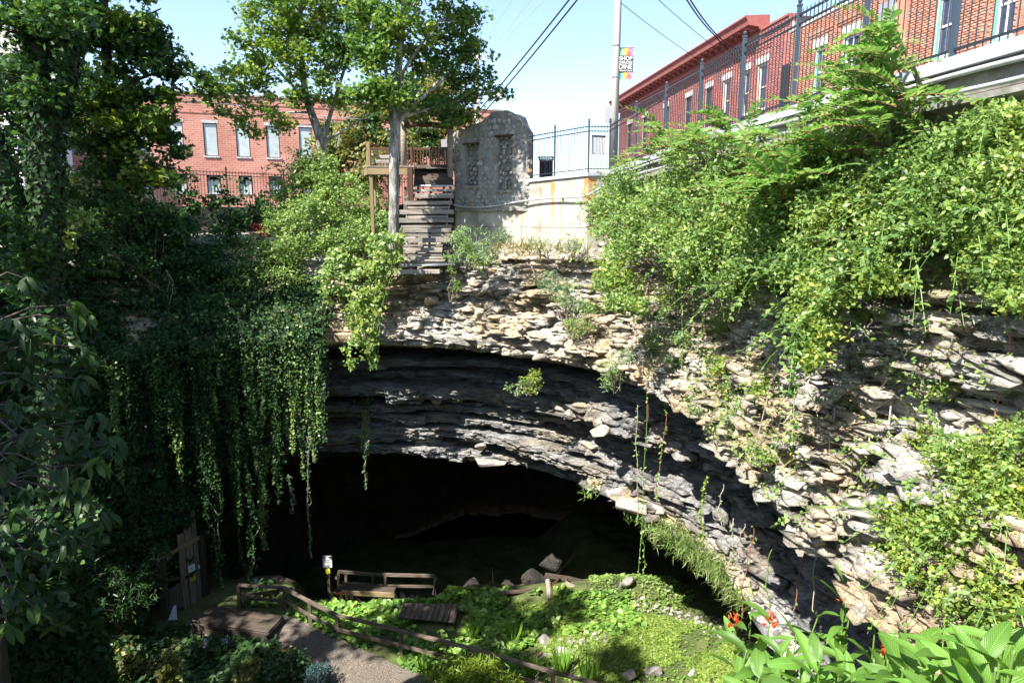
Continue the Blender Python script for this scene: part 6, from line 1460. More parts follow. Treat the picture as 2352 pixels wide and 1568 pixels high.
shrub('shrub', 'bright yellow-green sapling catching light beside the ivy trunk', [blob(150, 515, 22.6, 42, 26, .6), blob(195, 500, 23, 24, 22, .5), blob(130, 560, 22, 30, 26, .5)], OVAL, .2, 520, [M['yellowleaf']], 8, clump=.22)
shrub('creeper', 'yellow-green creeper spilling over the back rim below the grey trunk', [blob(885, 560, 26.6, 44, 44, .6), blob(860, 640, 26.3, 52, 60, .5), blob(842, 715, 26.1, 42, 55, .4), blob(818, 775, 26.0, 26, 44, .3), blob(855, 790, 26.0, 22, 44, .3), blob(770, 650, 26.5, 44, 60, .5), blob(790, 590, 26.9, 44, 40, .6), blob(915, 605, 26.2, 24, 26, .4), blob(810, 825, 26, 14, 20, .2), blob(903, 545, 25.0, 26, 22, .3), blob(895, 575, 25.2, 34, 20, .35)], IVYL, .125, 4600, [M['vine'], M['yellowleaf'], M['bright']], 26, clump=.2, lean=(-.1, -.75, .5), k=.5, cat='vine', stemmat='greenstem')
cl = thing('ivy_curtain', tuple(at(500, 700, 27)), 'dark ivy curtain clothing the whole left wall of the hollow', 'ivy')
poly = [(60, 540), (330, 545), (480, 570), (640, 620), (760, 640), (770, 720), (735, 790), (640, 900), (600, 1060), (560, 1200), (545, 1330), (300, 1420), (90, 1420), (90, 800)]
p, n_ = on_cliff(poly, 300, .4, 14, .16, 3, .55)
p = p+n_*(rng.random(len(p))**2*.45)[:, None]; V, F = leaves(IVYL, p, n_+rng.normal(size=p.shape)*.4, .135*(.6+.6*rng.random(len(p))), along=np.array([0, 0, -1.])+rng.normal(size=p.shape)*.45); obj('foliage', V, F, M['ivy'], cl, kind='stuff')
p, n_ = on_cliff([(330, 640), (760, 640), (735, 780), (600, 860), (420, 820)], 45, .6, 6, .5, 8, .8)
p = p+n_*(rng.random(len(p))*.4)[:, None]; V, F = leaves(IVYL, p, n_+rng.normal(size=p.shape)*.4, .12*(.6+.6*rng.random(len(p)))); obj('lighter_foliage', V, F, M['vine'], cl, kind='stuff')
def hang(X, Y0, Y1, D, wpx, n, size, mat, label, stem='greystem', shape=IVYL, group='vines hanging down the walls', sway=.12, nst=1, name='hanging_vine', taper=.5):
    a, c = Vector(at(X, Y0, D)), at(X, Y1, D); c = Vector((a.x+random.gauss(0, sway), a.y, c.z)); t_ = thing(name, a, label, 'vine', group)
    m = mpp(X, Y0, D)*wpx; ph = random.random()*6; k = 14
    def cen(t): return np.array([a.x+(c.x-a.x)*t+(.10*m*3+.05)*math.sin(ph+4*t)+.02*math.sin(ph*3+17*t), a.y+.05*math.sin(2*ph+5*t), a.z+(c.z-a.z)*t])
    b = MB()
    for q in range(nst): b.tube([cen(t)+np.array([random.gauss(0, m*.3) if nst > 1 else 0, 0, 0]) for t in np.linspace(0, 1, k)], .010 if nst == 1 else .012, 4)
    b.build('stem', M[stem], t_)
    if n:
        t = rng.random(n)**.9; P = np.array([cen(x) for x in t]); w_ = m*(1-taper*t)*(.75+.5*vnoise(np.stack([t*9, t*0+ph, t*0], -1), 2))
        P = P+np.stack([rng.normal(size=n)*w_*.5, rng.normal(size=n)*w_*.45, np.zeros(n)], -1)
        V, F = leaves(shape, P, rng.normal(size=(n, 3))*.55+np.array([-.15, -.8, .45]), size*(.6+.7*rng.random(n)), along=np.array([0, 0, -1.])+rng.normal(size=(n, 3))*.6); obj('leaves', V, F, mat, t_, kind='stuff')
    return t_
for X, Y0, Y1, D, w_, n, lab in ((578, 760, 1090, 26.6, 26, 900, 'widest leafy vine rope hanging before the left ledges'), (600, 1020, 1260, 26.4, 22, 600, 'bright leafy vine end hanging left of the cave mouth'), (492, 800, 1180, 26.4, 18, 560, 'long leafy vine left of the widest rope'), (520, 850, 1300, 26.3, 15, 480, 'longest narrow vine between the two leafy ropes'), (632, 730, 990, 26.7, 16, 380, 'leafy vine first to the right of the widest rope'), (664, 800, 1100, 26.6, 12, 320, 'slim vine reaching lowest right of the widest rope'), (690, 720, 1060, 26.6, 20, 520, 'bushy vine before the dim ledges right of the curtain'), (708, 1000, 1280, 26.0, 8, 170, 'thin vine dangling into the cave mouth darkness'), (378, 620, 950, 25.6, 18, 420, 'dim vine trailing inside the dark ivy curtain'), (395, 760, 1010, 25.4, 14, 260, 'dim vine trailing beside the ivy curtain middle'), (735, 690, 880, 26.7, 12, 200, 'short vine at the right edge of the ivy curtain'), (842, 1010, 1120, 25.6, 6, 60, 'short thin vine over the middle of the cave arch'), (668, 1090, 1180, 25.8, 8, 90, 'stubby vine tip hanging over the cave mouth'), (555, 1000, 1340, 25.9, 24, 700, 'leafy vine column at the left edge of the cave mouth'), (460, 900, 1350, 25.2, 30, 800, 'broad shaded vine column behind the plank gate')):
    hang(X, Y0, Y1, D, w_, n, .105, M['vine'] if n in (900, 600, 560, 320, 380, 520) else M['ivy'], lab, nst=2)
shrub('creeper', 'dim creeper on the shaded ledge above the cave arch', [blob(838, 930, 28.2, 24, 60, .3), blob(830, 1000, 28.0, 18, 30, .2)], KITE, .10, 500, [M['ivy'], M['vine']], 8, clump=.14, lean=(0, -.8, .3), cat='vine')
p, n_ = on_cliff([(-4000, 540), (70, 540), (95, 800), (95, 1420), (-300, 2200), (-4000, 3000)], 42, .4, 14, .12, 3, .4)
p = p[::1]+n_[::1]*(rng.random(len(p))**2*.5)[:, None]; p, n_ = p[:26000], n_[:26000]; V, F = leaves(IVYL, p, n_+rng.normal(size=p.shape)*.4, .30*(.6+.6*rng.random(len(p))), along=np.array([0, 0, -1.])+rng.normal(size=p.shape)*.45); obj('side_foliage', V, F, M['ivy'], cl, kind='stuff')
SVt, SFt = [], []
lipk = np.argwhere((TK > 3.9) & (TK < 5.0) & (PXX > 250) & (PXX < 745))
for q in range(95):
    i_, j_ = lipk[rng.integers(0, len(lipk))]; a = CPt[i_, j_]+SN[i_, j_]*.25; px_ = PXX[i_, j_]
    Ln = (1.2+5.2*rng.random()**1.3)*(1.15 if 430 < px_ < 640 else .8)*(1.3 if px_ < 430 else 1); n_ = int(70*Ln); t = rng.random(n_)**.85; ph = rng.random()*6; w_ = .07+.16*rng.random()
    c_ = np.stack([a[0]+.10*np.sin(ph+3*t)+.25*(rng.random()-.5)*t, a[1]+.06*np.sin(2*ph+4*t), a[2]-Ln*t], -1)
    w2_ = w_*(1-.6*t)*(.7+.6*vnoise(np.stack([t*8, t*0+ph, t*0], -1), 2)); P = c_+np.stack([rng.normal(size=n_)*w2_, rng.normal(size=n_)*w2_, np.zeros(n_)], -1)
    V, F = leaves(IVYL, P, rng.normal(size=(n_, 3))*.55+np.array([-.1, -.8, .45]), .10*(.55+.7*rng.random(n_)), along=np.array([0, 0, -1.])+rng.normal(size=(n_, 3))*.6); SVt.append((V, F))
V, F = merge(SVt[:55]); obj('trailing_strands', V, F, M['ivy'], cl, kind='stuff')
V, F = merge(SVt[55:]); obj('pale_trailing_strands', V, F, M['vine'], cl, kind='stuff')
# fence-climbing vine
o = thing('climbing_vine', tuple(at(450, 440, 33)), 'leafy vine climbing the dark fence before the left building', 'vine'); P = []
for X, Y0, Y1 in ((415, 380, 465), (445, 395, 465), (505, 400, 468), (430, 440, 468), (560, 410, 465), (480, 450, 468), (540, 452, 470), (400, 400, 460), (600, 440, 470), (520, 440, 470)):
    for k in range(60): t = random.random(); P.append(at(X+random.gauss(0, 9), Y0+(Y1-Y0)*t, np.interp(X, [360, 640], [32.0, 35.3])-.05))
P = np.array([list(q) for q in P]); V, F = leaves(IVYL, P, upish(len(P), .6, (0, -.8, .3)), .16); obj('leaves', V, F, M['ivy'], o, kind='stuff')
shrub('creeper', 'dark creeper spilling over the boundary wall below the far fence', [blob(400, 505, 32.2, 50, 26, .4), blob(455, 478, 33, 26, 14, .3), blob(560, 500, 34, 26, 30, .4), blob(610, 490, 34.6, 40, 34, .5), blob(500, 470, 33.6, 30, 8, .3), blob(340, 490, 31.5, 50, 34, .5)], IVYL, .17, 3000, [M['ivy'], M['dkmaple']], 14, clump=.25, cat='vine')
# --- back rim, right of the steps
shrub('grey_green_shrub', 'grey-green feathery shrub at the foot of the planked steps', [blob(1085, 565, 24.9, 46, 44, .6), blob(1060, 540, 25.2, 26, 36, .4), blob(1110, 590, 24.6, 38, 28, .5), blob(1050, 590, 24.9, 26, 18, .4)], NEEDLE, .17, 2200, [M['greyleaf'], M['bright']], 18, clump=.2, k=1.)
wd = thing('dry_weeds', tuple(at(1220, 560, 24.8)), 'thin dry weeds along the foot of the concrete wall', 'weeds'); wd['kind'] = 'stuff'
P = np.array([list(at(1130+225*random.random(), 578+random.gauss(0, 8), 24.9-random.random()*.6)) for _ in range(380)]); V, F = leaves(BLADE, P, rng.normal(size=(380, 3))+np.array([0, -.5, .1]), .42*(.4+rng.random(380)), along=np.array([0, 0, 1.])+rng.normal(size=(380, 3))*.5); obj('blades', V, F, M['drygrass'], wd, kind='stuff')
P, _ = clumpy([blob(1155, 545, 24.9, 24, 30, .4), blob(1240, 562, 24.6, 40, 14, .4), blob(1310, 560, 24.3, 30, 16, .4)], total=1500, clump_r=.2); V, F = leaves(NEEDLE, P, upish(len(P)), .12); obj('leafy_tufts', V, F, M['greyleaf'], wd, kind='stuff')
shrub('cliff_shrub', 'small bright shrub hanging on the rock below the step foot', [blob(1045, 660, 25.2, 16, 26, .25), blob(1038, 625, 25.2, 14, 14, .2)], KITE, .10, 260, [M['bright']], 6, clump=.12)
shrub('cliff_shrub', 'feathery grey-green shrub in the middle of the sunlit rubble', [blob(1265, 645, 22.9, 40, 32, .5), blob(1300, 680, 22.5, 40, 40, .5), blob(1330, 740, 21.9, 38, 34, .5), blob(1345, 700, 21.8, 26, 36, .4)], NEEDLE, .15, 1700, [M['greyleaf'], M['bright']], 16, clump=.2, k=1.)
shrub('cliff_shrub', 'pale bush growing on the lit ledge under the overhang', [blob(1215, 880, 23.9, 40, 24, .45), blob(1235, 862, 23.8, 22, 20, .35), blob(1190, 890, 24, 26, 14, .3)], KITE, .10, 620, [M['greyleaf'], M['yellowleaf']], 14, clump=.16)
shrub('cliff_shrub', 'small feathery bush at the overhang corner left of the hanging stems', [blob(1410, 850, 19.9, 36, 30, .4), blob(1440, 830, 19.7, 30, 30, .35), blob(1395, 880, 20., 18, 14, .25)], NEEDLE, .14, 900, [M['bright'], M['greyleaf']], 12, clump=.16, k=1.)
# --- big greenery along the right wall
shrub('rounded_shrub', 'big rounded sunlit shrub over the concrete wall corner', [rb_(1395, 470, 50, 44, .9, 1.0), rb_(1450, 440, 60, 50, 1., 1.), rb_(1420, 520, 62, 46, 1., 1.2), rb_(1500, 480, 70, 60, 1.1, 1.), rb_(1375, 500, 30, 34, .6, 1.2), rb_(1560, 430, 70, 60, 1.1, .9), rb_(1480, 550, 60, 40, .9, 1.3), rb_(1600, 500, 70, 60, 1.1, 1.), rb_(1430, 400, 26, 40, .5, .9)], KITE, .10, 13500, [M['bright'], M['bright'], M['vine']], 40, clump=.24, canes=90)
shrub('draping_shrub', 'bright bush draping down the rock left of the dark cleft', [rb_(1415, 600, 46, 44, .6, 1.5), rb_(1425, 660, 50, 50, .6, 1.7), rb_(1445, 700, 38, 34, .5, 1.8), rb_(1400, 640, 34, 30, .5, 1.7), rb_(1452, 560, 30, 30, .5, 1.4)], KITE, .12, 3600, [M['bright'], M['yellowleaf'], M['bright']], 22, clump=.2)
shrub('vine_mass', 'tangled vines and brambles draped below the slab in the middle of the long wall', [rb_(1680, 420, 70, 60, .9, .9), rb_(1700, 500, 80, 60, .9, 1.), rb_(1620, 570, 80, 44, .8, 1.2), rb_(1780, 470, 80, 70, .9, .9), rb_(1760, 560, 80, 50, .8, 1.1), rb_(1860, 520, 70, 60, .8, 1.), rb_(1850, 430, 60, 60, .8, .8), rb_(1560, 540, 50, 40, .7, 1.2), rb_(1930, 470, 60, 60, .7, .9), rb_(1790, 380, 60, 40, .7, .8), rb_(1900, 380, 60, 50, .7, .8)], OVAL, .085, 20000, [M['vine'], M['bright'], M['bright'], M['yellowleaf']], 60, clump=.2, canes=110)
shrub('vine_mass', 'leafy vines hanging in a tongue over the warm rock ledges', [rb_(1850, 610, 80, 44, .6, 1.2), rb_(1900, 670, 66, 46, .5, 1.4), rb_(1870, 740, 46, 46, .45, 1.6), rb_(1860, 810, 32, 44, .4, 1.8), rb_(1740, 620, 66, 34, .5, 1.3), rb_(1980, 590, 60, 40, .5, 1.2), rb_(1680, 650, 40, 36, .4, 1.4), rb_(2020, 640, 40, 30, .4, 1.3), rb_(1600, 620, 50, 30, .45, 1.35)], OVAL, .075, 12000, [M['vine'], M['bright'], M['yellowleaf']], 36, clump=.16, canes=70)
shrub('vine_mass', 'broad glossy vine bank below the slab at the right', [rb_(2050, 420, 70, 60, .7, .6), rb_(2130, 380, 70, 60, .7, .5), rb_(2200, 340, 70, 56, .7, .4), rb_(2290, 300, 70, 60, .7, .3), rb_(2120, 470, 80, 60, .7, .7), rb_(2210, 440, 80, 60, .7, .6), rb_(2300, 400, 80, 70, .7, .5), rb_(2070, 520, 70, 40, .6, .9), rb_(2180, 520, 70, 40, .6, .8), rb_(1990, 480, 50, 50, .6, .8), rb_(2090, 320, 30, 40, .5, .4)], OVAL, .07, 22000, [M['vine'], M['bright'], M['bright'], M['yellowleaf']], 60, clump=.16, canes=120)
shrub('vine_mass', 'yellowing vine mass at the right edge above the warm rock', [rb_(2320, 480, 60, 50, .5, .6), rb_(2330, 560, 50, 50, .5, .7), rb_(2300, 620, 60, 50, .5, .8), rb_(2345, 680, 40, 40, .45, .9), rb_(2270, 560, 40, 34, .4, .8)], OVAL, .062, 8000, [M['yellowleaf'], M['bright'], M['yellowleaf']], 30, clump=.13)
low = []
def surf(X, Y):                                                      # nearest point of the rock near that direction
    d_ = (PXX-X)**2+(PXY-Y)**2+np.where(TK < 5.3, 0, 1e6); k = int(np.argmin(d_)); return CPt.reshape(-1, 3)[k]
def sblob(X, Y, rx, ry, rd):
    p = surf(X, Y); m = (p[1]*CP-p[2]*SP)/FPX; return (tuple(p+np.array([-.1, -.15, .05])), (rx*m, rd, ry*m))
shrub('trailing_bush', 'yellow-green trailing bush covering the lower right slope above the cannas', [sblob(2160, 1010, 50, 40, .3), sblob(2230, 1060, 80, 60, .4), sblob(2320, 1020, 50, 60, .35), sblob(2140, 1120, 66, 50, .35), sblob(2250, 1160, 80, 60, .4), sblob(2330, 1130, 44, 60, .35), sblob(2160, 1230, 70, 60, .35), sblob(2270, 1260, 70, 60, .35), sblob(2140, 1320, 50, 46, .3), sblob(2220, 1360, 70, 46, .3), sblob(2310, 1330, 50, 60, .3), sblob(2060, 1180, 40, 36, .25), sblob(2090, 1270, 34, 34, .25), sblob(2300, 1430, 50, 30, .3)], KITE, .06, 16000, [M['bright'], M['yellowleaf'], M['yellowleaf']], 60, clump=.14, k=.7, canes=70)
shrub('vine_mass', 'fine pale vines straggling down the rock below the rounded shrub', [sblob(1530, 600, 40, 40, .3), sblob(1570, 660, 44, 50, .3), sblob(1620, 700, 40, 40, .3), sblob(1540, 720, 30, 50, .25), sblob(1660, 740, 34, 36, .25), sblob(1720, 690, 44, 40, .3), sblob(1780, 700, 34, 44, .25), sblob(2010, 720, 36, 36, .25), sblob(2080, 640, 50, 34, .3), sblob(2170, 600, 50, 40, .3), sblob(2060, 860, 30, 30, .2), sblob(2150, 900, 34, 30, .2), sblob(1820, 900, 30, 34, .25), sblob(1620, 940, 36, 30, .25), sblob(1750, 1040, 40, 30, .25), sblob(1830, 1020, 34, 26, .2)], KITE, .07, 8500, [M['bright'], M['yellowleaf'], M['greyleaf']], 40, clump=.13, k=.9)
shrub('trailing_bush', 'pale green leafy patch trailing over the middle rock shelf', [sblob(1690, 900, 40, 34, .3), sblob(1720, 960, 50, 40, .3), sblob(1680, 1010, 34, 30, .25), sblob(1760, 900, 34, 30, .25), sblob(1560, 830, 30, 26, .25), sblob(1590, 780, 36, 30, .3), sblob(1660, 840, 36, 26, .25), sblob(1510, 800, 22, 34, .25)], KITE, .08, 4200, [M['bright'], M['greyleaf'], M['yellowleaf']], 24, clump=.14)
sc = thing('rock_plants', tuple(surf(1800, 800)), 'scattered small plants rooted in the cracks of the right rock face', 'plants'); sc['kind'] = 'stuff'
poly = [(1480, 560), (2352, 560), (2352, 1250), (2050, 1380), (1800, 1160), (1560, 960), (1480, 860)]
for dn, hl, sd, mt, sz, shp in ((95, .54, 2, 'bright', .075, KITE), (60, .58, 6, 'yellowleaf', .065, KITE), (70, .57, 9, 'greyleaf', .085, NEEDLE)):
    p, n_ = on_cliff(poly, dn, 1., 4.6, hl, sd, 1.2); p = p+n_*(rng.random(len(p))**2*.3)[:, None]
    V, F = leaves(shp, p, upish(len(p), .8, (-.3, -.2, .7)), sz*(.6+.8*rng.random(len(p)))); obj('foliage', V, F, M[mt], sc, kind='stuff')
p, n_ = on_cliff([(1750, 950), (2150, 950), (2150, 1150), (1900, 1150)], 34, 1.5, 4.6, .55, 12, 1.3); V, F = leaves(BLADE, p, rng.normal(size=p.shape)+n_, .32*(.5+rng.random(len(p))), along=np.array([-.3, -.1, -.6])+rng.normal(size=p.shape)*.5); obj('dry_blades', V, F, M['drygrass'], sc, kind='stuff')
sc2 = thing('rock_plants', tuple(surf(1150, 700)), 'sparse tufts in the cracks of the rubble below the step foot', 'plants'); sc2['kind'] = 'stuff'
p, n_ = on_cliff([(930, 620), (1400, 570), (1450, 800), (930, 790)], 12, 1., 4.6, .68, 4, 1.5); p = p+n_*(rng.random(len(p))*.12)[:, None]
V, F = leaves(KITE, p, upish(len(p), .8, (-.2, -.4, .6)), .08*(.6+.8*rng.random(len(p)))); obj('foliage', V, F, M['greyleaf'], sc2, kind='stuff')
# grass and ferns on the lower lip
gl = thing('hanging_grass', tuple(at(1570, 1260, 17)), 'tuft of pale hanging grass and ferns along the lower lip', 'grass'); gl['kind'] = 'stuff'
def lowlip(X, Y):
    d_ = (PXX-X)**2+(PXY-Y)**2+np.where((TK > 10.2) & (TK < 11.3), 0, 1e6); return CPt.reshape(-1, 3)[int(np.argmin(d_))]
def tuft(cxs, n, L, mat, along, sp=.25, shape=BLADE):
    P = []
    for X, Y in cxs:
        c = lowlip(X, Y); P.append(c+rng.normal(size=(n, 3))*np.array([sp, sp, sp*.7]))
    P = np.concatenate(P); V, F = leaves(shape, P, rng.normal(size=P.shape), L*(.4+.8*rng.random(len(P))), along=np.array(along)+rng.normal(size=P.shape)*.45); return V, F
V, F = merge([tuft([(1520, 1220), (1540, 1245), (1565, 1262), (1590, 1285), (1615, 1310), (1640, 1330)], 620, .30, None, (-.3, -.2, -.5), .26), tuft([(1660, 1370), (1680, 1390)], 240, .26, None, (-.3, -.2, -.5), .2)]); obj('blades', V, F, M['palegrass'], gl, kind='stuff')
V, F = tuft([(1440, 1190), (1460, 1205), (1480, 1215), (1350, 1145), (1080, 1078), (1500, 1230), (1620, 1330)], 60, .22, None, (-.3, -.3, -.6), .2, NEEDLE); obj('ferns', V, F, M['bright'], gl, kind='stuff')
# thin stems hanging free at the right
for X, Y0, Y1, D, n, stem, lab, mt in ((1492, 585, 960, 18.9, 0, 'redstem', 'bare red stem hanging beside the dark cleft', None), (1486, 700, 1330, 18.7, 60, 'greenstem', 'longest green stem hanging past the overhang corner', 'bright'), (1470, 930, 1200, 19, 60, 'greystem', 'short leafy string left of the longest stem', 'bright'), (1528, 900, 1150, 17.8, 70, 'redstem', 'leafy string hanging right of the longest stem', 'bright'), (1617, 1090, 1240, 16.0, 90, 'greenstem', 'dense leafy string below the middle lip', 'yellowleaf'), (1478, 1230, 1345, 18.6, 20, 'greenstem', 'low leafy string end before the lower lip', 'bright'), (1655, 1110, 1210, 15.2, 16, 'greystem', 'sparse string below the middle lip', 'bright'), (1690, 1190, 1300, 14.6, 14, 'greystem', 'pale bare root hanging in the dark undercut', 'bright'), (1705, 1200, 1280, 14.4, 0, 'greystem', 'pale twisted root right of its twin in the undercut', None), (1725, 1200, 1420, 13.6, 12, 'redstem', 'long red string in the undercut above the cannas', 'bright'), (1770, 1260, 1440, 12.8, 8, 'greenstem', 'slanting green stem before the dark undercut', 'bright'), (1852, 1150, 1400, 11.6, 10, 'redstem', 'red string hanging over the white lip rock', 'bright'), (1905, 1120, 1400, 10.6, 16, 'greystem', 'thin string hanging above the canna bed', 'bright'), (1685, 650, 760, 14.4, 0, 'redstem', 'short red stem against the upper rock', None), (1565, 640, 850, 16.6, 60, 'greenstem', 'leafy string before the upper rock shelf', 'bright'), (1615, 660, 830, 15.6, 26, 'greenstem', 'green string second on the upper rock shelf', 'bright'), (2040, 690, 900, 9.2, 10, 'greenstem', 'green stem hanging over the warm ledges', 'bright'), (2325, 680, 960, 7.2, 8, 'redstem', 'brown stem hanging at the far right over the rock', 'yellowleaf')):
    hang(X, Y0, Y1, D, 5 if n else 2, n, .075, M[mt] if mt else None, lab, stem, KITE, 'thin stems hanging by the right wall', .08)
rt = thing('bare_roots', tuple(surf(2000, 900)), 'grey twisting bare roots and dry stems on the right rock face', 'roots')
for k in range(22):
    X0, Y0 = 1960+random.gauss(0, 90), 640+random.random()*260; pts = []; ang = random.gauss(0, .35)
    for q in range(7):
        t = q/6; pp_ = surf(X0+ang*200*t+18*math.sin(5*t+k), Y0+t*random.uniform(120, 200)); pts.append(pp_+np.array([-.10, -.08, 0]))
    b = MB(); b.tube(smoothline(pts, 1), [.018, .012, .006], 5, False); b.build('root', M['greystem'], rt)
# --- tree of heaven: fronds
def frondmesh(seed):
    rnd = random.Random(seed); npair = 13; P = []; N = []; A = []; S_ = []; spine = []
    for i_ in range(npair+1):
        t = i_/npair; y = t; z = .10*math.sin(t*2.2)-.30*t*t; spine.append((.02*math.sin(t*3+seed), y, z))
        if i_ == 0: continue
        for sd in ((-1, 1) if i_ < npair else (0,)):
            P.append(spine[-1]); A.append((sd*1.0, .45 if sd else 1, -.25+rnd.gauss(0, .12))); N.append((rnd.gauss(0, .15)-sd*.2, rnd.gauss(0, .15), 1)); S_.append((.215-.10*abs(t-.45))*(1 if sd else .9)*rnd.uniform(.85, 1.1))
    V, F = leaves((OVAL[0]*np.array([.72, 1, 1]), OVAL[1]), np.array(P), np.array(N), np.array(S_), along=np.array(A, float))
    tv, tf = tube(spine, [.010, .004], 3, False); tf = np.array([(a, b_, c_) for f in tf for a, b_, c_ in ((f[0], f[1], f[2]), (f[0], f[2], f[3]))])
    me = rawmesh('frond', np.concatenate([V, np.array([tuple(v) for v in tv])]), np.concatenate([F, tf+len(V)]), M['frond']); me.materials.append(M['redstem'])
    mi = np.zeros(len(F)+len(tf), np.int32); mi[len(F):] = 1; me.polygons.foreach_set('material_index', mi); return me
FR = [frondmesh(k) for k in range(5)]
def heaven(X, Y, out, n, L, label, tops, low_=None):
    c = at(X, Y, DR(X, Y, out)); base = Vector((c.x+1.0, c.y+.2, c.z-1.0)); t_ = thing('tree_of_heaven', base, label, 'young tree', 'feathery young trees along the slab')
    b = MB(); ends = []
    for tx_, ty_ in tops: e = at(tx_, ty_, DR(tx_, ty_, out)); b.tube([base, (base+e)/2+Vector((0, 0, .1)), e], [.035, .025, .014], 6); ends.append(e)
    b.build('stem', M['twig'], t_)
    for k in range(n):
        e = ends[k % len(ends)]; az_ = random.uniform(0, 6.283) if k % 3 else random.uniform(2.6, 4.6); tilt = random.uniform(-.15, .75)
        d_ = Vector((math.cos(az_)*math.cos(tilt), math.sin(az_)*math.cos(tilt), math.sin(tilt))); x_ = d_.cross(Vector((0, 0, 1))).normalized(); z_ = x_.cross(d_); R = Matrix((x_, d_, z_)).transposed()
        inst('frond', random.choice(FR), t_, e-Vector((.12, .05, .25*random.random())), R, L*random.uniform(.7, 1.15))
heaven(1560, 330, .9, 31, 1.05, 'feathery young tree rising before the far end of the long fence', [(1530, 300), (1590, 330), (1640, 320), (1500, 350)])
heaven(1690, 300, .9, 23, .9, 'feathery young tree rising before the red brick windows', [(1690, 285), (1735, 300), (1660, 330)])
heaven(1780, 430, 1.3, 23, 1.15, 'star-shaped feathery young tree leaning out over the vines', [(1770, 425), (1810, 420)])
heaven(2010, 130, .8, 39, .72, 'tallest feathery young tree reaching over the slab to the sign', [(2060, 75), (2000, 120), (1940, 170), (2090, 130), (1990, 200)])
heaven(1930, 300, .9, 33, .85, 'bushy feathery young tree under the slab edge, below the tallest', [(1900, 260), (1980, 250), (2080, 200), (1930, 330), (2040, 280)])
heaven(1840, 350, .9, 20, .9, 'feathery young tree left of the slab pipes', [(1840, 330), (1880, 350), (1800, 360)])
P, Cc = clumpy([rb_(2000, 160, 70, 60, .5, .8), rb_(1950, 250, 90, 70, .6, .8), rb_(2060, 250, 60, 50, .4, .7), rb_(1870, 330, 60, 50, .5, .8), rb_(1700, 330, 60, 40, .5, .9), rb_(1580, 350, 80, 40, .6, .9)], total=3600, clump_r=.2)
o = thing('bramble_crown', tuple(P[0]), 'loose leafy growth filling between the feathery young trees', 'shrub'); V, F = leaves(KITE, P, upish(len(P)), .10*(.6+.7*rng.random(len(P)))); obj('foliage', V, F, M['bright'], o, kind='stuff')
shoots([Vector(tuple(q)) for q in Cc[40:80]], Cc[:40], .010).build('twigs', M['twig'], o, kind='stuff')

# ================================================================ FLOOR GREENERY
def on_floor(poly, n, dmin=15, hole=None):
    X = np.array([q[0] for q in poly]); Y = np.array([q[1] for q in poly]); K_ = n*14 if n > 5000 else n*70; fx = rng.random(K_)*24-14; fy = rng.random(K_)*14+14.5
    P = np.stack([fx, fy, fz(fx, fy)], -1); px, py = project(P); m = inpoly(px, py, poly) & (fy > dmin)
    m &= ~inpoly(px, py, PATH)
    if hole: m &= ~inpoly(px, py, hole)
    return P[m][:n]
lbk = thing('bank_undergrowth', (-9, 14, -8), 'dark ivy and undergrowth covering the left bank below the big-leaved tree', 'undergrowth'); lbk['kind'] = 'stuff'
gA = np.sqrt(1+np.gradient(gz, xs, axis=1)**2+np.gradient(gz, ys, axis=0)**2)*np.gradient(ys)[:, None]*((gx < -6.4) & (gx > -14) & (gy > 6) & (gy < 19.5) & (gz > -14.4))
ik = rng.choice(gA.size, 46000, p=gA.ravel()/gA.sum()); fx = gx.ravel()[ik]+.16*(rng.random(46000)-.5); fy = gy.ravel()[ik]+.3*(rng.random(46000)-.5); P = np.stack([fx, fy, fz(fx, fy)+.25*rng.random(46000)], -1)
V, F = leaves(IVYL, P, upish(len(P), .7, (.3, -.3, .8)), .15*(.6+.8*rng.random(len(P)))); obj('foliage', V, F, M['ivy'], lbk, kind='stuff')
shrub('garden_bush', 'dark bush on the left bank under the drooping big leaves', [((-9.6, 13.2, -6.6), (.8, .9, .6)), ((-11.2, 16.0, -7.4), (.9, .8, .7)), ((-9.0, 11.5, -6.6), (.6, .7, .5))], OVAL, .17, 1800, [M['ivy'], M['hosta'], M['dkmaple']], 20, clump=.25)
gc = thing('ground_cover', tuple(fl_(1000, 1450)), 'leafy green ground cover spread over the hollow floor', 'ground cover'); gc['kind'] = 'stuff'
PILE = [(1195, 1500), (1260, 1465), (1400, 1450), (1410, 1480), (1300, 1515), (1200, 1525)]
for poly, n, sz, mt, lift in (([(560, 1385), (880, 1385), (1080, 1362), (1440, 1362), (1480, 1440), (1280, 1500), (1200, 1600), (980, 1600), (660, 1410)], 11500, .19, 'ground', .16), ([(820, 1360), (1300, 1360), (1220, 1470), (880, 1440)], 4200, .24, 'ground', .22), ([(1340, 1300), (1500, 1300), (1600, 1370), (1560, 1410), (1380, 1410)], 3600, .13, 'bright', .1), ([(0, 1420), (620, 1450), (760, 1600), (0, 1600)], 4200, .20, 'hosta', .15), ([(1000, 1400), (1680, 1440), (1680, 1600), (1000, 1600)], 3000, .12, 'grass', .06)):
    p = on_floor(poly, n, 15, PILE); pn = .5+.5*fbm(p*np.array([.9, .9, 0]), 2, 7); p = p[pn > .30]; p[:, 2] += rng.random(len(p))*lift+.03
    V, F = leaves(ROUND if sz > .14 else KITE, p, upish(len(p), .38), sz*(.5+.8*rng.random(len(p)))); obj('leaves', V, F, M[mt], gc, kind='stuff')
p = on_floor([(1180, 1385), (1400, 1395), (1690, 1450), (1700, 1600), (1150, 1600), (1250, 1520)], 20000, 14, [(1575, 1480), (1645, 1480), (1650, 1500), (1580, 1502)]); pn = .5+.5*fbm(p*np.array([.7, .7, 0]), 2, 17); p = p[pn > .2]; p[:, 2] += .02+.08*rng.random(len(p))
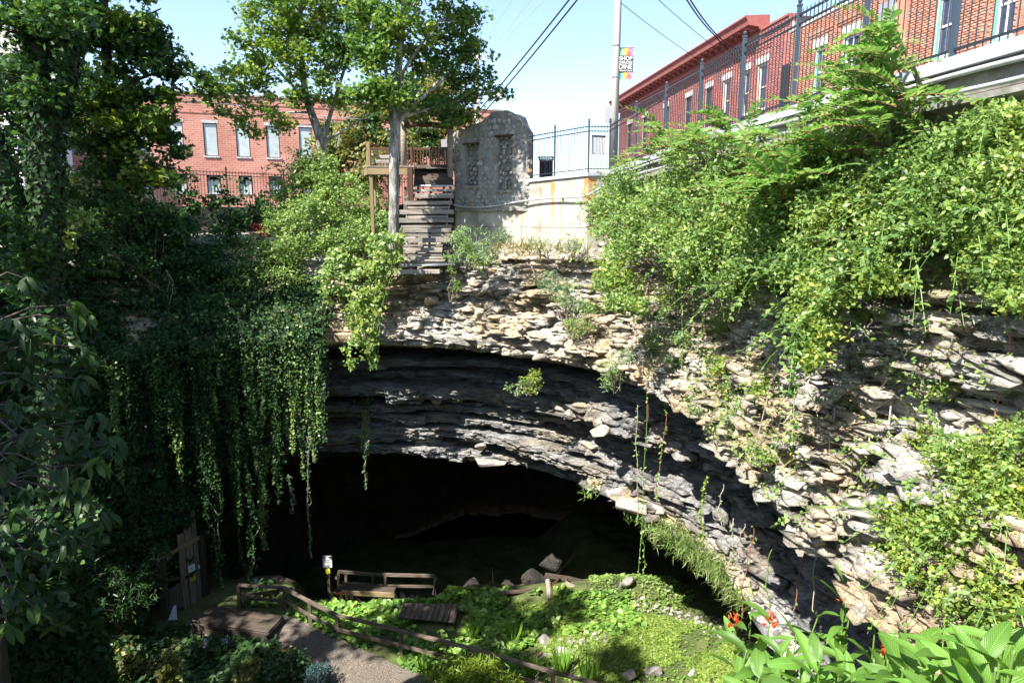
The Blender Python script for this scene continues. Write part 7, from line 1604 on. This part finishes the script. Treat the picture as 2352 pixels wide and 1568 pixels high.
V, F = leaves(KITE, p, upish(len(p), .3), .11*(.5+rng.random(len(p)))); obj('lawn_leaves', V, F, M['lawn'], gc, kind='stuff')
gr = thing('lawn_grass', tuple(fl_(1500, 1480)), 'short bright grass on the sunlit right half of the floor', 'grass'); gr['kind'] = 'stuff'
p = on_floor([(1180, 1380), (1400, 1395), (1690, 1450), (1700, 1600), (1150, 1600), (1250, 1520)], 26000, 14, [(1575, 1480), (1645, 1480), (1650, 1500), (1580, 1502)]); pn = .5+.5*fbm(p*np.array([.7, .7, 0]), 2, 17); p = p[pn > .22]
V, F = leaves(BLADE, p, rng.normal(size=p.shape), .17*(.5+rng.random(len(p))), along=np.array([0, 0, 1.])+rng.normal(size=p.shape)*.45); obj('blades', V, F, M['lawn'], gr, kind='stuff')
def clump_plant(name, label, X, Y, n, L, mat, spread, shape=BLADE, up=1., cat='plant', group=None, D=None):
    c = fl_(X, Y) if D is None else at(X, Y, D); t_ = thing(name, c, label, cat, group); an = rng.random(n)*6.283
    d_ = np.stack([np.cos(an)*spread, np.sin(an)*spread, up*(.5+rng.random(n))], -1); P = np.array(c)+np.stack([np.cos(an), np.sin(an), 0*an], -1)*.07*rng.random(n)[:, None]
    V, F = leaves(shape, P, np.stack([-np.cos(an), -np.sin(an), .6+0*an], -1), L*(.6+.6*rng.random(n)), along=d_); obj('leaves', V, F, mat, t_, kind='stuff'); return t_
for X, Y, n, L, lab in ((1290, 1552, 60, 1.0, 'tall iris-like grass clump behind the lowest rail'), (1220, 1560, 50, .9, 'grass clump between the rail and the stone pile'), (1350, 1575, 50, 1., 'grass clump at the bottom edge right of the rail'), (1085, 1470, 30, .9, 'slender grass tuft behind the rail post'), (975, 1545, 34, .7, 'pale grass tuft at the end of the gravel path'), (1180, 1480, 20, .8, 'thin grass tuft left of the stone pile'), (715, 1552, 30, .55, 'yellowish grass tuft at the edge of the gravel path')):
    clump_plant('grass_clump', lab, X, Y, n, L, M['grass'], .55)
for X, Y, lab in ((1145, 1500, 'leafy weed standing behind the rail, left of the stone pile'), (1265, 1445, 'upright weed beyond the stone pile'), (1000, 1490, 'leafy weed beyond the rail middle'), (600, 1380, 'dim leafy weed inside the handrail bend')):
    c = fl_(X, Y); shrub('weed', lab, [((c.x, c.y, c.z+.45), (.35, .35, .4))], OVAL, .2, 90, [M['bright'] if X > 700 else M['hosta']], 7, clump=.16, cat='weed', stemmat='greenstem', foot=c)
# lime conifer bush and neighbours at the bottom edge
shrub('lime_bush', 'yellow-green conifer bush at the bottom edge in front of the rail', [blob(1075, 1562, 15.2, 80, 40, .9), blob(1020, 1575, 15.2, 50, 30, .6), blob(1140, 1580, 15.2, 50, 30, .6)], NEEDLE, .16, 5200, [M['lime']], 24, clump=.16, k=.9)
shrub('blue_green_bush', 'small blue-green bush beside the gravel path', [blob(735, 1545, 18.6, 36, 26, .4)], NEEDLE, .14, 900, [M['blueleaf']], 12, clump=.14)
shrub('blue_green_bush', 'second blue-green bush at the bottom edge left of the path', [blob(770, 1580, 18, 26, 16, .3)], NEEDLE, .13, 400, [M['blueleaf']], 8, clump=.12)
shrub('garden_bush', 'shaded yellowish bush in the garden bed before the platform', [blob(660, 1520, 19.5, 46, 24, .5), blob(600, 1540, 19, 56, 26, .5)], KITE, .14, 1600, [M['hosta'], M['thicket']], 18, clump=.18)
shrub('garden_bush', 'dark bush in the lower left garden bed', [blob(360, 1545, 18.5, 66, 34, .6), blob(280, 1500, 18.8, 50, 34, .5)], OVAL, .17, 1700, [M['hosta'], M['thicket']], 18, clump=.2)
shrub('garden_bush', 'dark fern-like bush left of the plank gate', [blob(300, 1380, 22, 60, 60, .8), blob(240, 1330, 22, 60, 70, .8), blob(330, 1310, 23.5, 50, 60, .8), blob(200, 1420, 20, 60, 40, .6)], NEEDLE, .22, 3600, [M['ivy'], M['hosta']], 24, clump=.24)
HL = [bigleaf(1, .72, M['hosta'], 40+k, .35, 5) for k in range(3)]
def hosta(X, Y, n, L, label):
    c = fl_(X, Y); t_ = thing('hosta', c, label, 'plant', 'hostas in the shaded garden bed')
    for k in range(n):
        az_ = 6.283*k/n+random.gauss(0, .2); tilt = random.uniform(.1, .95); d_ = Vector((math.cos(az_)*math.cos(tilt), math.sin(az_)*math.cos(tilt), math.sin(tilt))); x_ = d_.cross(Vector((0, 0, 1))).normalized(); z_ = x_.cross(d_)
        inst('leaf', random.choice(HL), t_, c+d_*.12+Vector((0, 0, .05)), Matrix((x_, d_, z_)).transposed(), L*random.uniform(.7, 1.1))
for X, Y, n, L, lab in ((330, 1440, 18, .42, 'variegated hosta nearest the gate post'), (300, 1470, 20, .45, 'largest hosta in the garden bed'), (270, 1430, 16, .4, 'hosta behind the largest one, left of the gate'), (375, 1455, 14, .36, 'hosta in front of the platform corner'), (215, 1450, 16, .4, 'hosta at the left end of the garden bed'), (340, 1495, 16, .36, 'hosta in front of the largest one'), (450, 1525, 14, .3, 'small hosta below the pale boulder'), (530, 1560, 14, .3, 'small hosta at the bottom edge of the garden bed'), (180, 1520, 14, .4, 'hosta low at the left bottom')):
    hosta(X, Y, n, L, lab)
for X, Y, lab in ((517, 1495, 'lilac hosta flower spike in front of the platform skirt'), (470, 1505, 'lilac flower spike below the pale boulder'), (315, 1525, 'lilac flower spike in the left garden bed')):
    c = fl_(X, Y); t_ = thing('flower_spike', c, lab, 'flower'); b = MB(); b.tube([c, c+Vector((.03, 0, .5))], .01, 4); b.build('stem', M['greenstem'], t_); P = np.array(c)+np.stack([.03+rng.normal(size=26)*.04, rng.normal(size=26)*.04, .3+.3*rng.random(26)], -1); V, F = leaves(KITE, P, rng.normal(size=P.shape), .09); obj('petals', V, F, M['lilac'], t_, kind='stuff')
for X, Y, lab in ((70, 1490, 'dark stake nearest the left bottom corner'), (220, 1480, 'slim dark garden stake left of the hostas'), (255, 1540, 'dark garden stake at the bottom edge')):
    c = fl_(X, Y); b = MB(); b.tube([c, c+Vector((.02, 0, 1.3))], .025, 6); o = b.build('garden_stake', M['darkwood']); tag(o, lab, 'stake')

# ================================================================ CANNAS IN THE RIGHT FOREGROUND
def cannaleaf(seed, L=1, wd=.30, curl=.35):
    rnd = random.Random(seed); n = 9; V = []; F = []
    for i_ in range(n+1):
        t = i_/n; w_ = wd*max(.015, math.sin(math.pi*min(1, t**.8))**.75)*.5*(1 if i_ < n else .05); y = t*(1-.25*curl*t); z = -curl*t*t*.8
        rip = .012*math.sin(t*13+seed)
        V += [(-w_, y, z+.35*w_+rip), (-w_*.5, y, z+.12*w_), (0, y, z), (w_*.5, y, z+.12*w_), (w_, y, z+.35*w_-rip)]
        if i_:
            a = 5*(i_-1)
            for q in range(4): F.append((a+q, a+q+1, a+q+6, a+q+5))
    return rawmesh('leaf', V, F, M['canna'], True)
CLf = [cannaleaf(k, 1, .30+.03*(k % 3), .15+.16*k) for k in range(5)]
def canna(X, Y, D, h, nl_, L, label, flower=0, lean=0.):
    top = at(X, Y, D); base = Vector((top.x-lean, top.y+.1, top.z-h)); t_ = thing('canna', base, label, 'canna plant', 'cannas along the lower right bank')
    b = MB(); st_ = smoothline([base, base.lerp(top, .5)+Vector((.03, 0, 0)), top], 2); b.tube(st_, np.linspace(.018, .008, len(st_)), 6); b.build('stem', M['greenstem'], t_, True)
    az0 = random.random()*6.28
    for k in range(nl_):
        t = .30+.62*k/max(1, nl_-1); p = st_[int(t*(len(st_)-1))]; az_ = az0+k*2.5+random.gauss(0, .3); tilt = random.uniform(.35, 1.15)-.3*(k == 0)
        d_ = Vector((math.cos(az_)*math.cos(tilt), math.sin(az_)*math.cos(tilt), math.sin(tilt))); x_ = d_.cross(Vector((0, 0, 1))).normalized(); z_ = x_.cross(d_); R = Matrix((x_, d_, z_)).transposed() @ Matrix.Rotation(random.gauss(0, .35), 3, 'Y')
        inst('leaf', random.choice(CLf), t_, Vector(p), R, L*random.uniform(.85, 1.25))
    if flower == 1:
        P = np.array(top)+rng.normal(size=(16, 3))*np.array([.035, .035, .05]); V, F = leaves(OVAL, P, rng.normal(size=P.shape), .075, along=np.array([0, 0, 1.])+rng.normal(size=P.shape)*.6); obj('flower', V, F, M['flower'], t_, kind='stuff')
    if flower == 2:
        b = MB()
        for k in range(9): p = Vector(top)+Vector((random.gauss(0, .03), random.gauss(0, .03), -.05*k)); b.box(p, .025, .025, .03, (1, .3, .2))
        b.build('seed_head', M['drysprig'], t_, kind='stuff')
CN_ = [(1690, 1440, 8.6, 1.6, 6, .42, 1, 'canna with a red bloom nearest the dark undercut'), (1725, 1425, 8.8, 1.6, 6, .40, 2, 'canna with a dried seed head behind the first red bloom'), (1770, 1430, 8.2, 1.6, 7, .42, 1, 'canna with a red bud at the left of the bed'), (1830, 1470, 7.8, 1.4, 7, .42, 0, 'leafy canna without bloom left of the bed middle'), (1880, 1420, 8.2, 1.6, 5, .38, 2, 'canna with a spent stalk before the lip rock'), (1715, 1500, 7.6, 1.2, 7, .42, 0, 'low leafy canna at the left front of the bed'), (1780, 1520, 7.0, 1.1, 7, .42, 0, 'low canna second from the left front'), (1940, 1385, 8.0, 1.8, 6, .42, 1, 'tall canna with a red bloom against the pale lip rock'), (1965, 1360, 7.8, 1.8, 6, .42, 1, 'tallest canna with an open red bloom'), (1930, 1480, 7.2, 1.3, 7, .44, 0, 'broad canna in the bed middle'), (2010, 1450, 7.0, 1.5, 7, .46, 0, 'canna with wide leaves behind the middle blooms'), (2080, 1430, 6.8, 1.6, 6, .44, 1, 'canna with an orange-red bloom right of the middle'), (2035, 1500, 6.4, 1.2, 7, .46, 1, 'canna with a fading bloom low in the bed middle'), (1870, 1540, 6.4, 1.0, 7, .44, 0, 'low canna at the front of the bed middle'), (1960, 1550, 6.0, 1.0, 7, .44, 0, 'low canna right of the bed middle front'), (2110, 1500, 5.8, 1.3, 7, .46, 0, 'canna with leaning leaves right of the middle'), (2180, 1520, 5.2, 1.2, 7, .46, 2, 'canna with a dried stalk toward the right'), (2260, 1470, 4.8, 1.4, 6, .50, 0, 'big-leaved canna near the right edge'), (2310, 1420, 4.6, 1.4, 6, .52, 0, 'tall big-leaved canna at the right edge'), (2330, 1500, 4.0, 1.1, 6, .50, 0, 'nearest big-leaved canna in the right corner'), (2230, 1560, 4.2, .9, 6, .46, 0, 'low canna at the bottom right'), (1745, 1560, 6.2, .8, 6, .40, 0, 'lowest canna at the bottom left of the bed'), (2060, 1560, 5.2, .9, 7, .44, 0, 'low canna at the bottom of the bed')]
for X, Y, D, h, nl_, L, fl__, lab in CN_: canna(X, Y-8, D,  h, nl_, L, lab, fl__, random.gauss(0, .15))
ORD = 'first second third fourth fifth sixth seventh eighth ninth tenth eleventh twelfth thirteenth fourteenth fifteenth sixteenth'.split()
for k in range(16):
    X = 1720+590*(k+random.random()*.7)/16; Y = 1490+random.random()*70; canna(X, Y, np.interp(X, [1700, 2330], [7.4, 3.9])-.3*random.random(), 1.0, 7, .40, 'low leafy canna in the front row of the foreground bed, %s from the left' % ORD[k])
for X, Y, lab in ((1230, 1545, 'dark dried stalk before the rail end, left'), (1310, 1530, 'dark dried stalk before the rail end, right'), (1630, 1560, 'dark dried stalk left of the canna bed')):
    c = at(X, Y+60, 9); e = at(X+6, Y-5, 9); t_ = thing('dried_stalk', c, lab, 'dry stalk'); b = MB(); b.tube([c, (c+e)/2+Vector((.01, 0, 0)), e], .006, 4)
    for k in range(10): b.box(c.lerp(e, .4+.06*k)+Vector((random.gauss(0, .015), 0, 0)), .03, .02, .02, (1, .2, .4))
    b.build('stalk', M['drysprig'], t_)
